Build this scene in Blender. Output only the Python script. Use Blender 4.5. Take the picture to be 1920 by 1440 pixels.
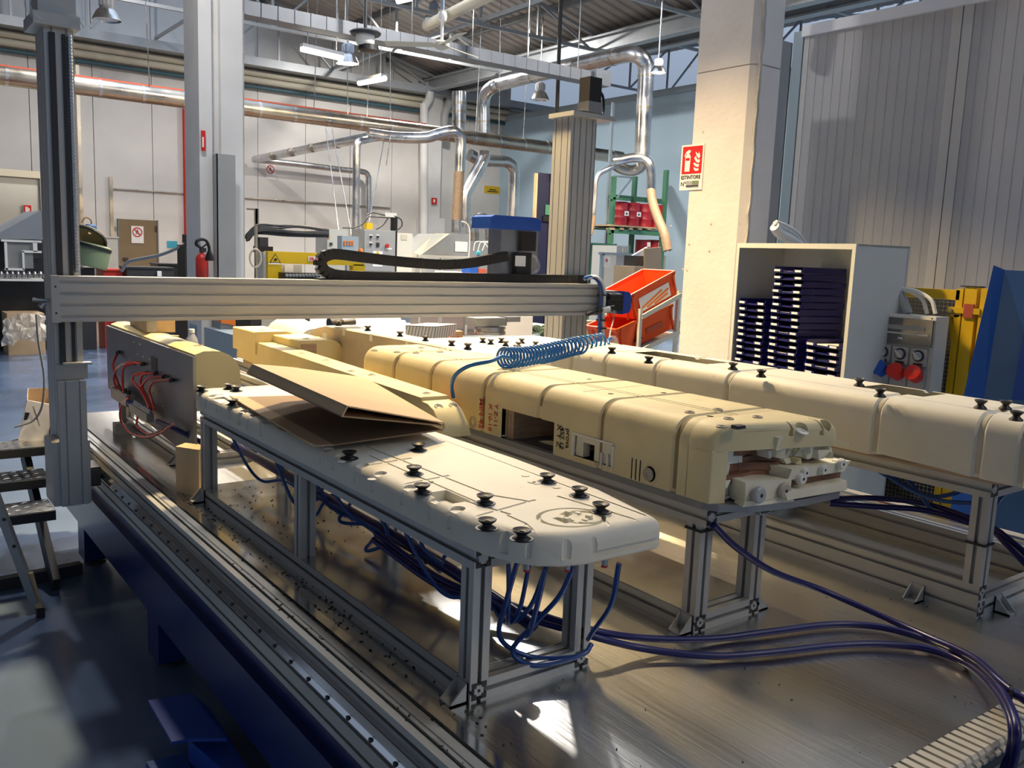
import bpy, bmesh, math, random
from mathutils import Vector, Matrix, noise
for o in list(bpy.data.objects): bpy.data.objects.remove(o, do_unlink=True)
sc = bpy.context.scene
COL = sc.collection
V = Vector
rnd = random.Random(7)

# ---------------------------------------------------------------- camera
CAM = V((0, 0, 1.55)); FPX = 1659.94
def cam_axes():
    a, b, c = (math.radians(v) for v in (36.90313, 8.35829, -2.26005))
    fwd = V((math.sin(a)*math.cos(b), math.cos(a)*math.cos(b), -math.sin(b)))
    right = V((math.cos(a), -math.sin(a), 0)); down = fwd.cross(right)
    return math.cos(c)*right + math.sin(c)*down, -math.sin(c)*right + math.cos(c)*down, fwd
AR, AD, AF = cam_axes()
cd = bpy.data.cameras.new('camera'); cam = bpy.data.objects.new('camera', cd); COL.objects.link(cam)
cam.matrix_world = Matrix(((AR.x, -AD.x, -AF.x, CAM.x), (AR.y, -AD.y, -AF.y, CAM.y), (AR.z, -AD.z, -AF.z, CAM.z), (0, 0, 0, 1)))
cd.sensor_width = 36; cd.lens = FPX/1920*36; cd.clip_start = .05; cd.clip_end = 200
sc.camera = cam
def P(x, y, X=None, Y=None, Z=None):
    """point of the hall seen at photo pixel x,y that lies in the given upright or level plane"""
    d = AR*((x-960)/FPX) + AD*((y-720)/FPX) + AF
    if X is not None: t = (X-CAM.x)/d.x
    elif Y is not None: t = (Y-CAM.y)/d.y
    else: t = (Z-CAM.z)/d.z
    return CAM + d*t

# ---------------------------------------------------------------- world, light, exposure
w = bpy.data.worlds.new('sky'); sc.world = w; w.use_nodes = True
bg = w.node_tree.nodes['Background']; bg.inputs[0].default_value = (.62, .76, 1, 1)
# overcast sky: about three times brighter overhead than at the horizon
_n = w.node_tree.nodes; _l = w.node_tree.links; _tc = _n.new('ShaderNodeTexCoord'); _sx = _n.new('ShaderNodeSeparateXYZ'); _mr = _n.new('ShaderNodeMapRange')
_l.new(_tc.outputs['Generated'], _sx.inputs[0]); _l.new(_sx.outputs['Z'], _mr.inputs[0]); _mr.inputs[1].default_value = 0; _mr.inputs[2].default_value = 1; _mr.inputs[3].default_value = .32; _mr.inputs[4].default_value = 2.4
_l.new(_mr.outputs[0], bg.inputs[1])
sc.view_settings.view_transform = 'Standard'; sc.view_settings.look = 'None'
sc.view_settings.gamma = 1; sc.view_settings.exposure = -.55; sc.view_settings.use_curve_mapping = False

# ---------------------------------------------------------------- materials
MATS = {}
def mat(name, col, rough=.5, metal=0, var=0, vscale=6, bump=0, bscale=40, stretch=None, emit=0, trans=0, spots=None, coat=0, alpha=None, rvar=0):
    if name in MATS: return MATS[name]
    m = bpy.data.materials.new(name); m.use_nodes = True; MATS[name] = m
    nt = m.node_tree; N = nt.nodes; L = nt.links; b = N['Principled BSDF']
    c = (*col, 1)
    b.inputs['Base Color'].default_value = c; b.inputs['Roughness'].default_value = rough; b.inputs['Metallic'].default_value = metal
    if coat: b.inputs['Coat Weight'].default_value = coat; b.inputs['Coat Roughness'].default_value = .12
    if trans: b.inputs['Transmission Weight'].default_value = trans; b.inputs['IOR'].default_value = 1.2
    if alpha is not None: b.inputs['Alpha'].default_value = alpha
    if emit: b.inputs['Emission Color'].default_value = c; b.inputs['Emission Strength'].default_value = emit
    if not (var or bump or spots or rvar): return m
    tc = N.new('ShaderNodeTexCoord'); mp = N.new('ShaderNodeMapping'); L.new(tc.outputs['Object'], mp.inputs[0])
    if stretch: mp.inputs['Scale'].default_value = stretch
    if var or rvar:
        n = N.new('ShaderNodeTexNoise'); n.inputs['Scale'].default_value = vscale; n.inputs['Detail'].default_value = 6; L.new(mp.outputs[0], n.inputs[0])
    if var:
        mr = N.new('ShaderNodeMapRange'); mr.inputs[1].default_value = .3; mr.inputs[2].default_value = .7; mr.inputs[3].default_value = 1-var; mr.inputs[4].default_value = 1+var*.5
        L.new(n.outputs[0], mr.inputs[0])
        mx = N.new('ShaderNodeMix'); mx.data_type = 'RGBA'; mx.blend_type = 'MULTIPLY'; mx.inputs[0].default_value = 1; mx.inputs[6].default_value = c
        L.new(mr.outputs[0], mx.inputs[7]); last = mx.outputs[2]
        if spots:
            sn = N.new('ShaderNodeTexNoise'); sn.inputs['Scale'].default_value = spots[0]; sn.inputs['Detail'].default_value = 4; L.new(tc.outputs['Object'], sn.inputs[0])
            rp = N.new('ShaderNodeMapRange'); rp.inputs[1].default_value = spots[1]; rp.inputs[2].default_value = spots[1]+.06; L.new(sn.outputs[0], rp.inputs[0])
            m2 = N.new('ShaderNodeMix'); m2.data_type = 'RGBA'; L.new(rp.outputs[0], m2.inputs[0]); L.new(last, m2.inputs[6]); m2.inputs[7].default_value = (*spots[2], 1); last = m2.outputs[2]
        L.new(last, b.inputs['Base Color'])
    if rvar:
        r2 = N.new('ShaderNodeMapRange'); r2.inputs[1].default_value = .3; r2.inputs[2].default_value = .7; r2.inputs[3].default_value = max(.02, rough-rvar); r2.inputs[4].default_value = rough+rvar
        L.new(n.outputs[0], r2.inputs[0]); L.new(r2.outputs[0], b.inputs['Roughness'])
    if bump:
        bn = N.new('ShaderNodeTexNoise'); bn.inputs['Scale'].default_value = bscale; bn.inputs['Detail'].default_value = 5; L.new(mp.outputs[0], bn.inputs[0])
        bp = N.new('ShaderNodeBump'); bp.inputs['Strength'].default_value = bump; bp.inputs['Distance'].default_value = .01; L.new(bn.outputs[0], bp.inputs['Height']); L.new(bp.outputs[0], b.inputs['Normal'])
    return m
mat('alu', (.52, .52, .505), .42, .5, .12, 3, .03, 60, (1, .05, 1))
mat('alu_x', (.52, .52, .505), .42, .5, .08, 3, .015, 60, (.05, 1, 1))
mat('alu_z', (.52, .52, .505), .42, .5, .08, 3, .015, 60, (1, 1, .05))
mat('alu_dark', (.30, .31, .32), .45, .6, .1, 4)
mat('table_alu', (.72, .71, .68), .26, 1, .28, 1.6, .06, 90, (1, .06, 1), rvar=.12)
mat('slat', (.80, .75, .64), .35, .5)
mat('blue_sheet', (.10, .19, .34), .3, .35, .1, 4)
mat('sheet_alu', (.62, .63, .62), .2, 1, .2, 3, rvar=.1)
mat('plate_grey', (.24, .245, .26), .35, .8, .12, 3, rvar=.08)
mat('polished', (.72, .72, .72), .12, 1)
mat('steel', (.5, .5, .5), .35, 1, .15, 8)
mat('galv', (.68, .69, .70), .28, 1, .2, 2.5, rvar=.12)
mat('galv_warm', (.55, .5, .42), .32, 1, .2, 2.5, rvar=.1)
mat('flex_tan', (.30, .22, .15), .45, 0, .15, 20)
mat('cream', (.80, .76, .64), .55, 0, .07, 5, .08, 30, spots=(26, .70, (.62, .58, .48)))
mat('cream_wear', (.78, .75, .66), .6, 0, .14, 7, .1, 40)
mat('yellow_foam', (.73, .63, .37), .55, 0, .12, 6, .1, 35, spots=(14, .69, (.56, .45, .24)))
mat('yellow_beam', (.77, .65, .34), .55, 0, .10, 5, .08, 30)
mat('pale_foam', (.80, .76, .60), .55, 0, .1, 9, .1, 40)
mat('brown_core', (.26, .13, .08), .7, 0, .35, 14, .2, 40, (1, 1, 6))
mat('brown_ply', (.42, .30, .20), .65, 0, .2, 10, .05, 40, (1, .2, 8))
mat('beige_side', (.55, .47, .38), .6, 0, .15, 6)
mat('wood', (.66, .47, .26), .6, 0, .22, 9, .08, 30, (1, 1, .25))
mat('osb', (.52, .34, .16), .7, 0, .5, 28, .15, 40, (1, 1, .4))
mat('rubber', (.015, .015, .016), .45)
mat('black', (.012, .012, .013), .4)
mat('dark', (.03, .032, .036), .5)
mat('grey_pad', (.46, .41, .33), .5, 0, .1, 20)
mat('white_nylon', (.80, .79, .72), .35)
mat('navy_hose', (.006, .006, .10), .32)
mat('blue_hose', (.004, .055, .26), .28, coat=.3)
mat('coil_blue', (.01, .16, .50), .25, coat=.4)
mat('red_hose', (.50, .03, .025), .25, coat=.4)
mat('card', (.62, .44, .26), .75, 0, .08, 5)
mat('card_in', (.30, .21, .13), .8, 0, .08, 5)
mat('card_edge', (.42, .30, .18), .85, 0, .5, 120)
mat('blue_steel', (.006, .022, .13), .28, 0, .12, 4, coat=.3)
mat('blue_paint', (.02, .10, .36), .4, 0, .15, 4)
mat('blue_cover', (.012, .06, .35), .35, coat=.3)
mat('floor_blue', (.125, .185, .31), .24, 0, .16, 1.2, .03, 60, rvar=.08, spots=(3.5, .70, (.24, .26, .31)))
mat('floor_brown', (.16, .10, .075), .35, 0, .2, 2)
mat('wall_white', (.74, .72, .68), .6, 0, .06, 1.5, .03, 30)
mat('wall_dark', (.2, .2, .2), .8)
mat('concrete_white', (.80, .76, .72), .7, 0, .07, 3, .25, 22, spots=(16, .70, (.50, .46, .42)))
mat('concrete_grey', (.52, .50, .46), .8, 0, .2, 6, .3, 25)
mat('pillar_paint', (.74, .74, .73), .55, 0, .08, 2, .05, 25)
mat('roof_deck', (.46, .43, .39), .6, .1, .1, 2)
mat('roof_steel', (.42, .45, .47), .45, .5, .1, 3)
mat('roof_dark', (.20, .21, .21), .5, .3, .1, 3)
mat('tray_galv', (.21, .225, .25), .5, .4, .1, 4)
mat('pipe_cream', (.58, .55, .44), .5)
mat('pipe_teal', (.05, .12, .15), .5)
mat('pipe_white', (.78, .78, .75), .45)
mat('red_paint', (.55, .03, .02), .4)
mat('red_rust', (.45, .09, .05), .55)
mat('grey_cab', (.52, .53, .49), .5, 0, .04, 3)
mat('grey_light', (.66, .67, .62), .5, 0, .04, 3)
mat('grey_blue', (.33, .42, .48), .5)
mat('grey_mid', (.36, .37, .37), .5, 0, .08, 4)
mat('hood_grey', (.24, .27, .31), .5, 0, .1, 3)
mat('hood_top', (.55, .48, .38), .5)
mat('white_paint', (.80, .80, .77), .5)
mat('white_paper', (.86, .86, .86), .7)
mat('print_grey', (.35, .37, .42), .7)
mat('sign_red', (.62, .02, .02), .45)
mat('sign_white', (.88, .88, .86), .5)
mat('sign_black', (.02, .02, .02), .5)
mat('yellow_paint', (.72, .47, .01), .45, 0, .08, 5)
mat('fence_yellow', (.78, .50, .01), .45, 0, .12, 5, spots=(9, .72, (.30, .12, .04)))
mat('orange_crate', (.82, .10, .02), .4)
mat('orange', (.8, .2, .02), .45)
mat('green_paint', (.05, .16, .09), .5, 0, .1, 4)
mat('green_rack', (.06, .20, .12), .5)
mat('green_pale', (.20, .27, .16), .5)
mat('tank_beige', (.45, .44, .36), .5)
mat('barrel_red', (.40, .02, .035), .4, 0, .1, 6)
mat('pallet', (.50, .37, .23), .8, 0, .15, 8)
mat('navy_panel', (.007, .009, .04), .55)
mat('navy_tray', (.016, .016, .13), .35)
mat('purple_tab', (.05, .035, .22), .35)
mat('cyan_card', (.05, .40, .55), .6)
mat('booth', (.50, .505, .53), .5, 0, .03, 3)
mat('booth_trim', (.62, .61, .60), .55)
mat('booth_white', (.85, .86, .90), .45)
mat('booth_blue', (.42, .58, .70), .5, 0, .04, 1)
mat('window_pane', (.45, .47, .47), .15, 0, alpha=.35)
mat('clear_plastic', (.85, .88, .90), .08, 0, alpha=.25)
mat('grey_plastic', (.42, .44, .45), .4)
mat('dark_clear', (.10, .11, .12), .12, coat=.5)
mat('blue_plug', (.02, .10, .5), .35)
mat('red_plug', (.75, .03, .02), .35)
mat('tube_glow', (1, .93, .78), .5, emit=14)
mat('lamp_glow', (1, .88, .68), .5, emit=60)
mat('lamp_alu', (.7, .7, .68), .22, 1)
mat('lamp_blue', (.22, .28, .38), .45, .3)
mat('tan_dish', (.55, .40, .20), .5)
mat('motor_blue', (.05, .14, .32), .45)
mat('door_brown', (.23, .16, .085), .55, 0, .08, 2)
mat('chip', (.02, .02, .02), .7)
mat('film', (.72, .72, .70), .2, 0, .2, 14, .5, 14, alpha=.55)
mat('mark_red', (.55, .07, .03), .7)
mat('mark_black', (.03, .025, .02), .7)
mat('groove_tan', (.62, .56, .44), .7)
mat('groove_dark', (.30, .22, .11), .7)

# ---------------------------------------------------------------- mesh helpers
class MB:
    def __init__(s): s.v = []; s.f = []
    def add(s, vs, fs):
        n = len(s.v); s.v += [tuple(v) for v in vs]; s.f += [tuple(i+n for i in f) for f in fs]; return s
    def box(s, a, b):
        x0, x1 = sorted((a[0], b[0])); y0, y1 = sorted((a[1], b[1])); z0, z1 = sorted((a[2], b[2]))
        return s.add([(x0, y0, z0), (x1, y0, z0), (x1, y1, z0), (x0, y1, z0), (x0, y0, z1), (x1, y0, z1), (x1, y1, z1), (x0, y1, z1)],
                     [(0, 3, 2, 1), (4, 5, 6, 7), (0, 1, 5, 4), (1, 2, 6, 5), (2, 3, 7, 6), (3, 0, 4, 7)])
    def obox(s, o, u, v, w_):
        """box spanned from corner o by the three edge vectors"""
        o, u, v, w_ = V(o), V(u), V(v), V(w_)
        p = [o, o+u, o+u+v, o+v]; p += [q+w_ for q in p]
        fs = [(0, 3, 2, 1), (4, 5, 6, 7), (0, 1, 5, 4), (1, 2, 6, 5), (2, 3, 7, 6), (3, 0, 4, 7)]
        if u.cross(v).dot(w_) < 0: fs = [f[::-1] for f in fs]
        return s.add(p, fs)
    def bar(s, a, b, wd, ht=None, up=(0, 0, 1)):
        a, b = V(a), V(b); ht = ht or wd; d = (b-a); up = V(up)
        if abs(d.normalized().dot(up)) > .98: up = V((1, 0, 0))
        x = d.cross(up).normalized(); z = x.cross(d).normalized()
        return s.obox(a-x*wd/2-z*ht/2, x*wd, z*ht, d)
    def prism(s, pts, ext):
        """planar polygon swept along ext"""
        pts = [V(p) for p in pts]; ext = V(ext); n = len(pts)
        nrm = V((0, 0, 0))
        for i in range(n): nrm += pts[i].cross(pts[(i+1) % n])
        fs = [tuple(range(n-1, -1, -1)), tuple(range(n, 2*n))]+[(i, (i+1) % n, n+(i+1) % n, n+i) for i in range(n)]
        if nrm.dot(ext) < 0: fs = [f[::-1] for f in fs]
        return s.add(pts+[p+ext for p in pts], fs)
    def tube(s, pts, r, seg=10, cap=True):
        pts = [V(p) for p in pts]; n = len(pts); rr = r if isinstance(r, (list, tuple)) else [r]*n
        t0 = (pts[1]-pts[0]).normalized(); ref = V((0, 0, 1)) if abs(t0.z) < .9 else V((1, 0, 0))
        nx = t0.cross(ref).normalized(); vs = []
        for i in range(n):
            t = (pts[min(i+1, n-1)]-pts[max(i-1, 0)])
            t = t.normalized() if t.length > 1e-9 else t0
            nx = (nx-t*nx.dot(t)); nx = nx.normalized() if nx.length > 1e-6 else t.orthogonal().normalized()
            ny = t.cross(nx)
            vs += [pts[i]+(nx*math.cos(2*math.pi*k/seg)+ny*math.sin(2*math.pi*k/seg))*rr[i] for k in range(seg)]
        fs = [(i*seg+k, i*seg+(k+1) % seg, (i+1)*seg+(k+1) % seg, (i+1)*seg+k) for i in range(n-1) for k in range(seg)]
        if cap: fs += [tuple(range(seg-1, -1, -1)), tuple(range((n-1)*seg, n*seg))]
        return s.add(vs, fs)
    def cyl(s, a, b, r, r2=None, seg=20): return s.tube([a, b], [r, r if r2 is None else r2], seg)
    def lathe(s, c, prof, axis=(0, 0, 1), seg=20, cap=True):
        """(radius, height) profile turned about axis from point c"""
        a = V(axis).normalized(); u = a.orthogonal().normalized(); v = a.cross(u); c = V(c); vs = []; n = len(prof)
        for r, h in prof: vs += [c+a*h+(u*math.cos(2*math.pi*k/seg)+v*math.sin(2*math.pi*k/seg))*max(r, 1e-5) for k in range(seg)]
        fs = [(i*seg+k, i*seg+(k+1) % seg, (i+1)*seg+(k+1) % seg, (i+1)*seg+k) for i in range(n-1) for k in range(seg)]
        if cap: fs += [tuple(range(seg-1, -1, -1)), tuple(range((n-1)*seg, n*seg))]
        return s.add(vs, fs)
    def loft(s, rings, cap=True):
        n = len(rings[0]); vs = [p for r in rings for p in r]
        fs = [(i*n+k, i*n+(k+1) % n, (i+1)*n+(k+1) % n, (i+1)*n+k) for i in range(len(rings)-1) for k in range(n)]
        if cap: fs += [tuple(range(n-1, -1, -1)), tuple(range((len(rings)-1)*n, len(rings)*n))]
        return s.add(vs, fs)
def mesh_of(name, mb, m, smooth=None, fix=False):
    me = bpy.data.meshes.new(name); me.from_pydata(mb.v, [], mb.f)
    if fix:
        bm = bmesh.new(); bm.from_mesh(me); bmesh.ops.remove_doubles(bm, verts=bm.verts, dist=1e-5); bmesh.ops.recalc_face_normals(bm, faces=bm.faces); bm.to_mesh(me); bm.free()
    if m: me.materials.append(MATS[m])
    if smooth:
        me.shade_smooth(); me.set_sharp_from_angle(angle=math.radians(smooth))
    me.update(); return me
def obj(name, mb, m, parent=None, smooth=None, label=None, fix=False):
    o = bpy.data.objects.new(name, mesh_of(name, mb, m, smooth, fix)); COL.objects.link(o)
    if parent:
        o.parent = parent
        if parent.type == 'EMPTY': o.location = -V(parent.location)
    if label: o['label'] = label
    return o
def thing(name, label, cat, loc=(0, 0, 0), group=None):
    o = bpy.data.objects.new(name, None); COL.objects.link(o); o.location = loc; o.empty_display_size = .05
    o['label'] = label; o['category'] = cat
    if group: o['group'] = group
    return o
def tag(o, label, cat, group=None, kind=None):
    o['label'] = label; o['category'] = cat
    if group: o['group'] = group
    if kind: o['kind'] = kind
    return o
def one(name, mb, m, label, cat, group=None, smooth=None, kind=None): return tag(obj(name, mb, m, None, smooth), label, cat, group, kind)
def struct(name, mb, m, smooth=None, parent=None, label=None):
    o = obj(name, mb, m, parent, smooth)
    if not parent: o['kind'] = 'structure'
    if label: o['label'] = label
    return o
def copy_tree(root, delta, label=None, name=None):
    r = root.copy(); COL.objects.link(r); r.location = V(root.location)+V(delta)
    if label: r['label'] = label
    for ch in root.children:
        c = ch.copy(); COL.objects.link(c); c.parent = r
        for g in ch.children:
            d = g.copy(); COL.objects.link(d); d.parent = c
    return r
def inst(proto, loc, parent=None, name=None):
    """another part or thing that shares the mesh of proto"""
    o = proto.copy(); COL.objects.link(o); o.parent = parent
    o.location = V(loc)-(V(parent.location) if parent and parent.type == 'EMPTY' else V((0, 0, 0))); return o
def spline(pts, n=8):
    pts = [V(p) for p in pts]; q = [pts[0]*2-pts[1]]+pts+[pts[-1]*2-pts[-2]]; out = []
    for i in range(1, len(q)-2):
        a, b, c, d = q[i-1:i+3]
        for k in range(n):
            t = k/n
            out.append(.5*((2*b)+(c-a)*t+(2*a-5*b+4*c-d)*t*t+(3*b-a-3*c+d)*t**3))
    return out+[pts[-1]]
def cut(o, cutters):
    """boolean-subtract a list of MB solids from a mesh object for good, one by one"""
    par, loc = o.parent, o.location.copy(); o.parent = None; o.location = (0, 0, 0)
    for c in cutters:
        t = bpy.data.objects.new('cutter', mesh_of('cutter', c, None, fix=True)); COL.objects.link(t)
        md = o.modifiers.new('b', 'BOOLEAN'); md.operation = 'DIFFERENCE'; md.object = t; md.solver = 'EXACT'
        bpy.context.view_layer.update()
        me = bpy.data.meshes.new_from_object(o.evaluated_get(bpy.context.evaluated_depsgraph_get()))
        o.modifiers.clear(); bpy.data.objects.remove(t, do_unlink=True)
        if len(me.vertices) < len(o.data.vertices)*.6: bpy.data.meshes.remove(me); continue
        me.name = o.data.name; o.data = me
    o.parent = par; o.location = loc
    return o
def textmb(txt, size, o, u, v, depth=.0006, bold=0):
    """flat raised lettering: baseline start o, reading direction u, up direction v"""
    cu = bpy.data.curves.new('t', 'FONT'); cu.body = txt; cu.size = size; cu.offset = bold; cu.resolution_u = 3
    t = bpy.data.objects.new('t', cu); me = bpy.data.meshes.new_from_object(t)
    o, u, v = V(o), V(u).normalized(), V(v).normalized(); nz = u.cross(v)
    mb = MB(); mb.add([o+u*p.co.x+v*p.co.y+nz*depth for p in me.vertices], [tuple(f.vertices) for f in me.polygons])
    bpy.data.objects.remove(t); bpy.data.curves.remove(cu); bpy.data.meshes.remove(me); return mb
def slot_section(w_, h, nw=1, nh=1, g=.010, d=.011, pitch=None):
    """outline of a T-slot extrusion, w_ wide and h high, with nw slots top and bottom and nh slots left and right"""
    pts = []
    def side(p, q, n, inward):
        p, q, inward = V(p), V(q), V(inward); e = (q-p); Ln = e.length; e = e/Ln; pts.append(p)
        for i in range(n):
            c = p+e*(Ln*(i+.5)/n)
            pts.extend([c-e*g/2, c-e*g/2+inward*d*.35, c-e*g*.9+inward*d*.35, c-e*g*.9+inward*d, c+e*g*.9+inward*d, c+e*g*.9+inward*d*.35, c+e*g/2+inward*d*.35, c+e*g/2])
    side((0, 0), (w_, 0), nw, (0, 1)); side((w_, 0), (w_, h), nh, (-1, 0)); side((w_, h), (0, h), nw, (0, -1)); side((0, h), (0, 0), nh, (1, 0))
    return pts
def extr(mb, o, u, v, ext, w_, h, nw=1, nh=1, g=.010, d=.011):
    o, u, v = V(o), V(u), V(v)
    return mb.prism([o+u*p.x+v*p.y for p in slot_section(w_, h, nw, nh, g, d)], ext)
# ================================================================ the room shell
T = .65                                    # height of the machine table
WY = 24.0                                  # far wall
fl = MB().box((-14, -8, -.2), (26, 13.7, 0)); struct('floor', fl, 'floor_blue')
fb = MB().box((-14, 13.7, -.2), (26, WY+.3, -.004)); struct('floor_far', fb, 'floor_brown')
wb = MB().box((-14, WY+.12, 0), (17.6, WY+.3, 11)); wall = struct('wall_back', wb, 'wall_dark')
x = -6.0; px_w = 1.372
while x < 17.4:
    obj('wall_panel', MB().box((x+.008, WY, .02), (min(x+px_w, 17.5)-.008, WY+.14, 10.9)), 'wall_white', wall); x += px_w
wr = MB().box((17.2, 8, 0), (17.4, WY+.1, 5.75)); struct('wall_right', wr, 'booth_blue')
obj('wall_cap', MB().box((17.1, 8, 5.75), (17.5, WY, 5.9)), 'grey_blue', bpy.data.objects['wall_right'])
# --- roof: two ribbed slopes meeting in a valley above the corner column
def deck(mb, x0, z0, x1, z1, ya, yb, pitch=.30):
    y = ya; prof = []
    while y < yb: prof += [(y, 0), (y+pitch*.6, 0), (y+pitch*.68, .05), (y+pitch*.92, .05)]; y += pitch
    n = len(prof); vs = [(x0, p[0], z0+p[1]) for p in prof]+[(x1, p[0], z1+p[1]) for p in prof]
    mb.add(vs, [(i, i+1, n+i+1, n+i) for i in range(n-1)])
d1 = MB(); deck(d1, 14.5, 6.75, 9.0, 8.0, -14, WY, .3); ceil = struct('ceiling', d1, 'roof_deck')
d2 = MB(); deck(d2, 14.5, 6.75, 24, 8.9, -14, WY, .3); obj('roof_slope', d2, 'roof_deck', ceil)
d3 = MB(); deck(d3, 3.6, 8.75, -16, 5.1, -14, WY, .3); obj('roof_slope', d3, 'roof_deck', ceil)
rc = MB().box((-8, -6, 8.95), (26, WY, 9.05)); rc = MB()
for X0 in (9.2, 11.2, 13.0, 16.5, 18.6, 20.6):
    zz = 6.75+abs(14.5-X0)*(.228 if X0 < 14.5 else .226)
    obj('purlin', MB().box((X0-.05, -2, zz-.14), (X0+.05, WY, zz-.01)), 'roof_dark', ceil)
for X0, zz in ((14.15, 6.55), (14.85, 6.55)):
    g = MB(); g.box((X0-.12, -2, zz-.02), (X0+.12, WY, zz+.02)); g.box((X0-.015, -2, zz-.3), (X0+.015, WY, zz)); g.box((X0-.12, -2, zz-.34), (X0+.12, WY, zz-.3))
    obj('valley_girder', g, 'roof_steel', ceil)
obj('valley_gutter', MB().box((14.2, -2, 6.6), (14.8, WY, 6.66)), 'roof_dark', ceil)
# ridge caps beside the rooflight
for X0, zz in ((3.5, 8.6), (8.95, 7.9)): obj('rooflight_kerb', MB().box((X0-.06, -6, zz), (X0+.06, WY, zz+.3)), 'roof_steel', ceil)
# --- lattice trusses
def truss(Y, label):
    t = thing('roof_truss', label, 'truss', (8, Y, 6.3), 'lattice trusses under the roof')
    zb = 6.3
    obj('bottom_chord', MB().box((3.0, Y-.035, zb-.035), (14.2, Y+.035, zb+.035)), 'roof_steel', t)
    obj('top_chord', MB().bar((3.4, Y, 8.6), (6.5, Y, 8.5), .07), 'roof_steel', t)
    obj('top_chord', MB().bar((6.5, Y, 8.42), (14.3, Y, 6.6), .07), 'roof_steel', t)
    top = lambda X: 8.55 if X < 6.5 else 8.42-(X-6.5)*.233
    xs = [3.2+1.55*i for i in range(8)]
    for i, X0 in enumerate(xs[:-1]):
        obj('strut', MB().bar((X0, Y, zb), (X0, Y, top(X0)), .05), 'roof_steel', t)
        a, b = ((X0, Y, zb), (xs[i+1], Y, top(xs[i+1]))) if i % 2 else ((X0, Y, top(X0)), (xs[i+1], Y, zb))
        obj('diagonal', MB().bar(a, b, .045), 'roof_steel', t)
for Y, nm in ((9.0, 'steel lattice truss nearest the machine, overhead'), (12.6, 'second steel lattice truss from the machine'), (16.2, 'third steel lattice truss, above the silver duct'), (19.8, 'fourth steel lattice truss near the far wall'), (23.3, 'farthest steel lattice truss close to the far white wall')): truss(Y, nm)
def truss2(Y, label):
    t = thing('roof_truss', label, 'truss', (19, Y, 6.3), 'lattice trusses under the roof')
    obj('bottom_chord', MB().box((14.8, Y-.03, 6.27), (24, Y+.03, 6.33)), 'roof_steel', t)
    obj('top_chord', MB().bar((14.8, Y, 6.6), (24, Y, 8.65), .06), 'roof_steel', t)
    for i in range(6):
        X0 = 15+1.5*i; X1 = X0+1.5; tp = lambda q: 6.6+(q-14.8)*.222
        obj('strut', MB().bar((X0, Y, 6.3), (X0, Y, tp(X0)), .045), 'roof_steel', t)
        obj('diagonal', MB().bar((X0, Y, 6.3), (X1, Y, tp(X1)), .045), 'roof_steel', t)
for Y, nm in ((10.5, 'lattice truss of the right bay nearest the pillar'), (14.5, 'middle lattice truss of the right bay'), (19.0, 'farthest lattice truss of the right bay')): truss2(Y, nm)
for X0, nm in ((6.3, 'long steel tie bar under the roof near the rooflight'), (10.95, 'long steel tie bar under the roof towards the valley girders')):
    one('tie_bar', MB().box((X0-.03, 2, 6.36), (X0+.03, 23.4, 6.42)), 'roof_steel', nm, 'tie bar')

# ================================================================ the gantry machine: table, rails, base
tb = thing('machine_table', 'brushed aluminium machine table carrying the foam moulds', 'table', (2, 2.8, T-.03))
plate = obj('table_plate', MB().box((.886, .772, T-.03), (3.16, 4.92, T)), 'table_alu', tb)
front = MB(); extr(front, (.886, .745, T-.22), (0, 1, 0), (0, 0, 1), (2.28, 0, 0), .06, .19, 1, 4); obj('front_beam', front, 'alu_dark', tb)
sb = MB(); yq = [(.772, 0), (.706, 0), (.700, -.006), (.700, -.014), (.712, -.018), (.712, -.026), (.704, -.030), (.704, -.036), (.772, -.036)]
sb.prism([(0, a, b) for a, b in yq], (.0175, 0, 0)); slat = None
for i in range(44):
    X0 = 1.20+i*.0262
    if slat is None: slat = obj('slat_block', sb, 'slat', tb); slat.location = V((X0, 0, T-.001))-V(tb.location)
    else: inst(slat, (X0, 0, T-.001), tb)
obj('slat_bed', MB().box((1.15, .735, T-.10), (2.4, .772, T-.012)), 'dark', tb)
def rail(X0, s, label):
    """beam along the table side; s=-1 when the guide faces left"""
    Xi, Xo = (X0+.086, X0) if s < 0 else (X0, X0+.086)
    r = thing('rail_beam', label, 'rail beam', (X0, 2.8, T-.168))
    b = MB(); extr(b, (X0, .60, T-.168), (1, 0, 0), (0, 0, 1), (0, 4.42, 0), .086, .168, 2, 4, .009, .010); obj('extrusion', b, 'alu', r)
    outer = X0 if s < 0 else X0+.086
    g = obj('guide_rail', MB().prism([(outer, .6, T-.084), (outer+s*.016, .6, T-.082), (outer+s*.022, .6, T-.070), (outer+s*.016, .6, T-.060), (outer+s*.022, .6, T-.050), (outer+s*.014, .6, T-.038), (outer, .6, T-.038)], (0, 4.42, 0)), 'polished', r)
    hp = None
    for i in range(44):
        q = (outer+s*.0185, .66+i*.1, T-.066)
        if hp is None: hp = obj('bolt_hole', MB().lathe((0, 0, 0), [(.0055, 0), (.0055, .004)], (s, 0, 0), 8), 'dark', r); hp.location = V(q)-V(r.location)
        else: inst(hp, q, r)
    xi = X0+.066 if s < 0 else X0-.005
    obj('top_strip', MB().box((xi, .6, T), (xi+.025, 5.0, T+.004)), 'polished', r)
    obj('cover_strip', MB().box((X0+.036, .6, T), (X0+.054, 5.0, T+.003)), 'alu', r)
    return r
rail(.80, -1, 'aluminium rail beam with bolted guide along the left table edge')
rail(3.16, 1, 'aluminium rail beam along the right table edge behind the moulds')
base = thing('support_frame', 'blue painted steel frame standing under the table', 'machine base', (2, 2.8, 0))
obj('base_beam', MB().box((.82, .45, .19), (.94, 5.0, .38)), 'blue_steel', base)
obj('base_beam', MB().box((3.0, .45, .19), (3.12, 5.0, .38)), 'blue_steel', base)
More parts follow.
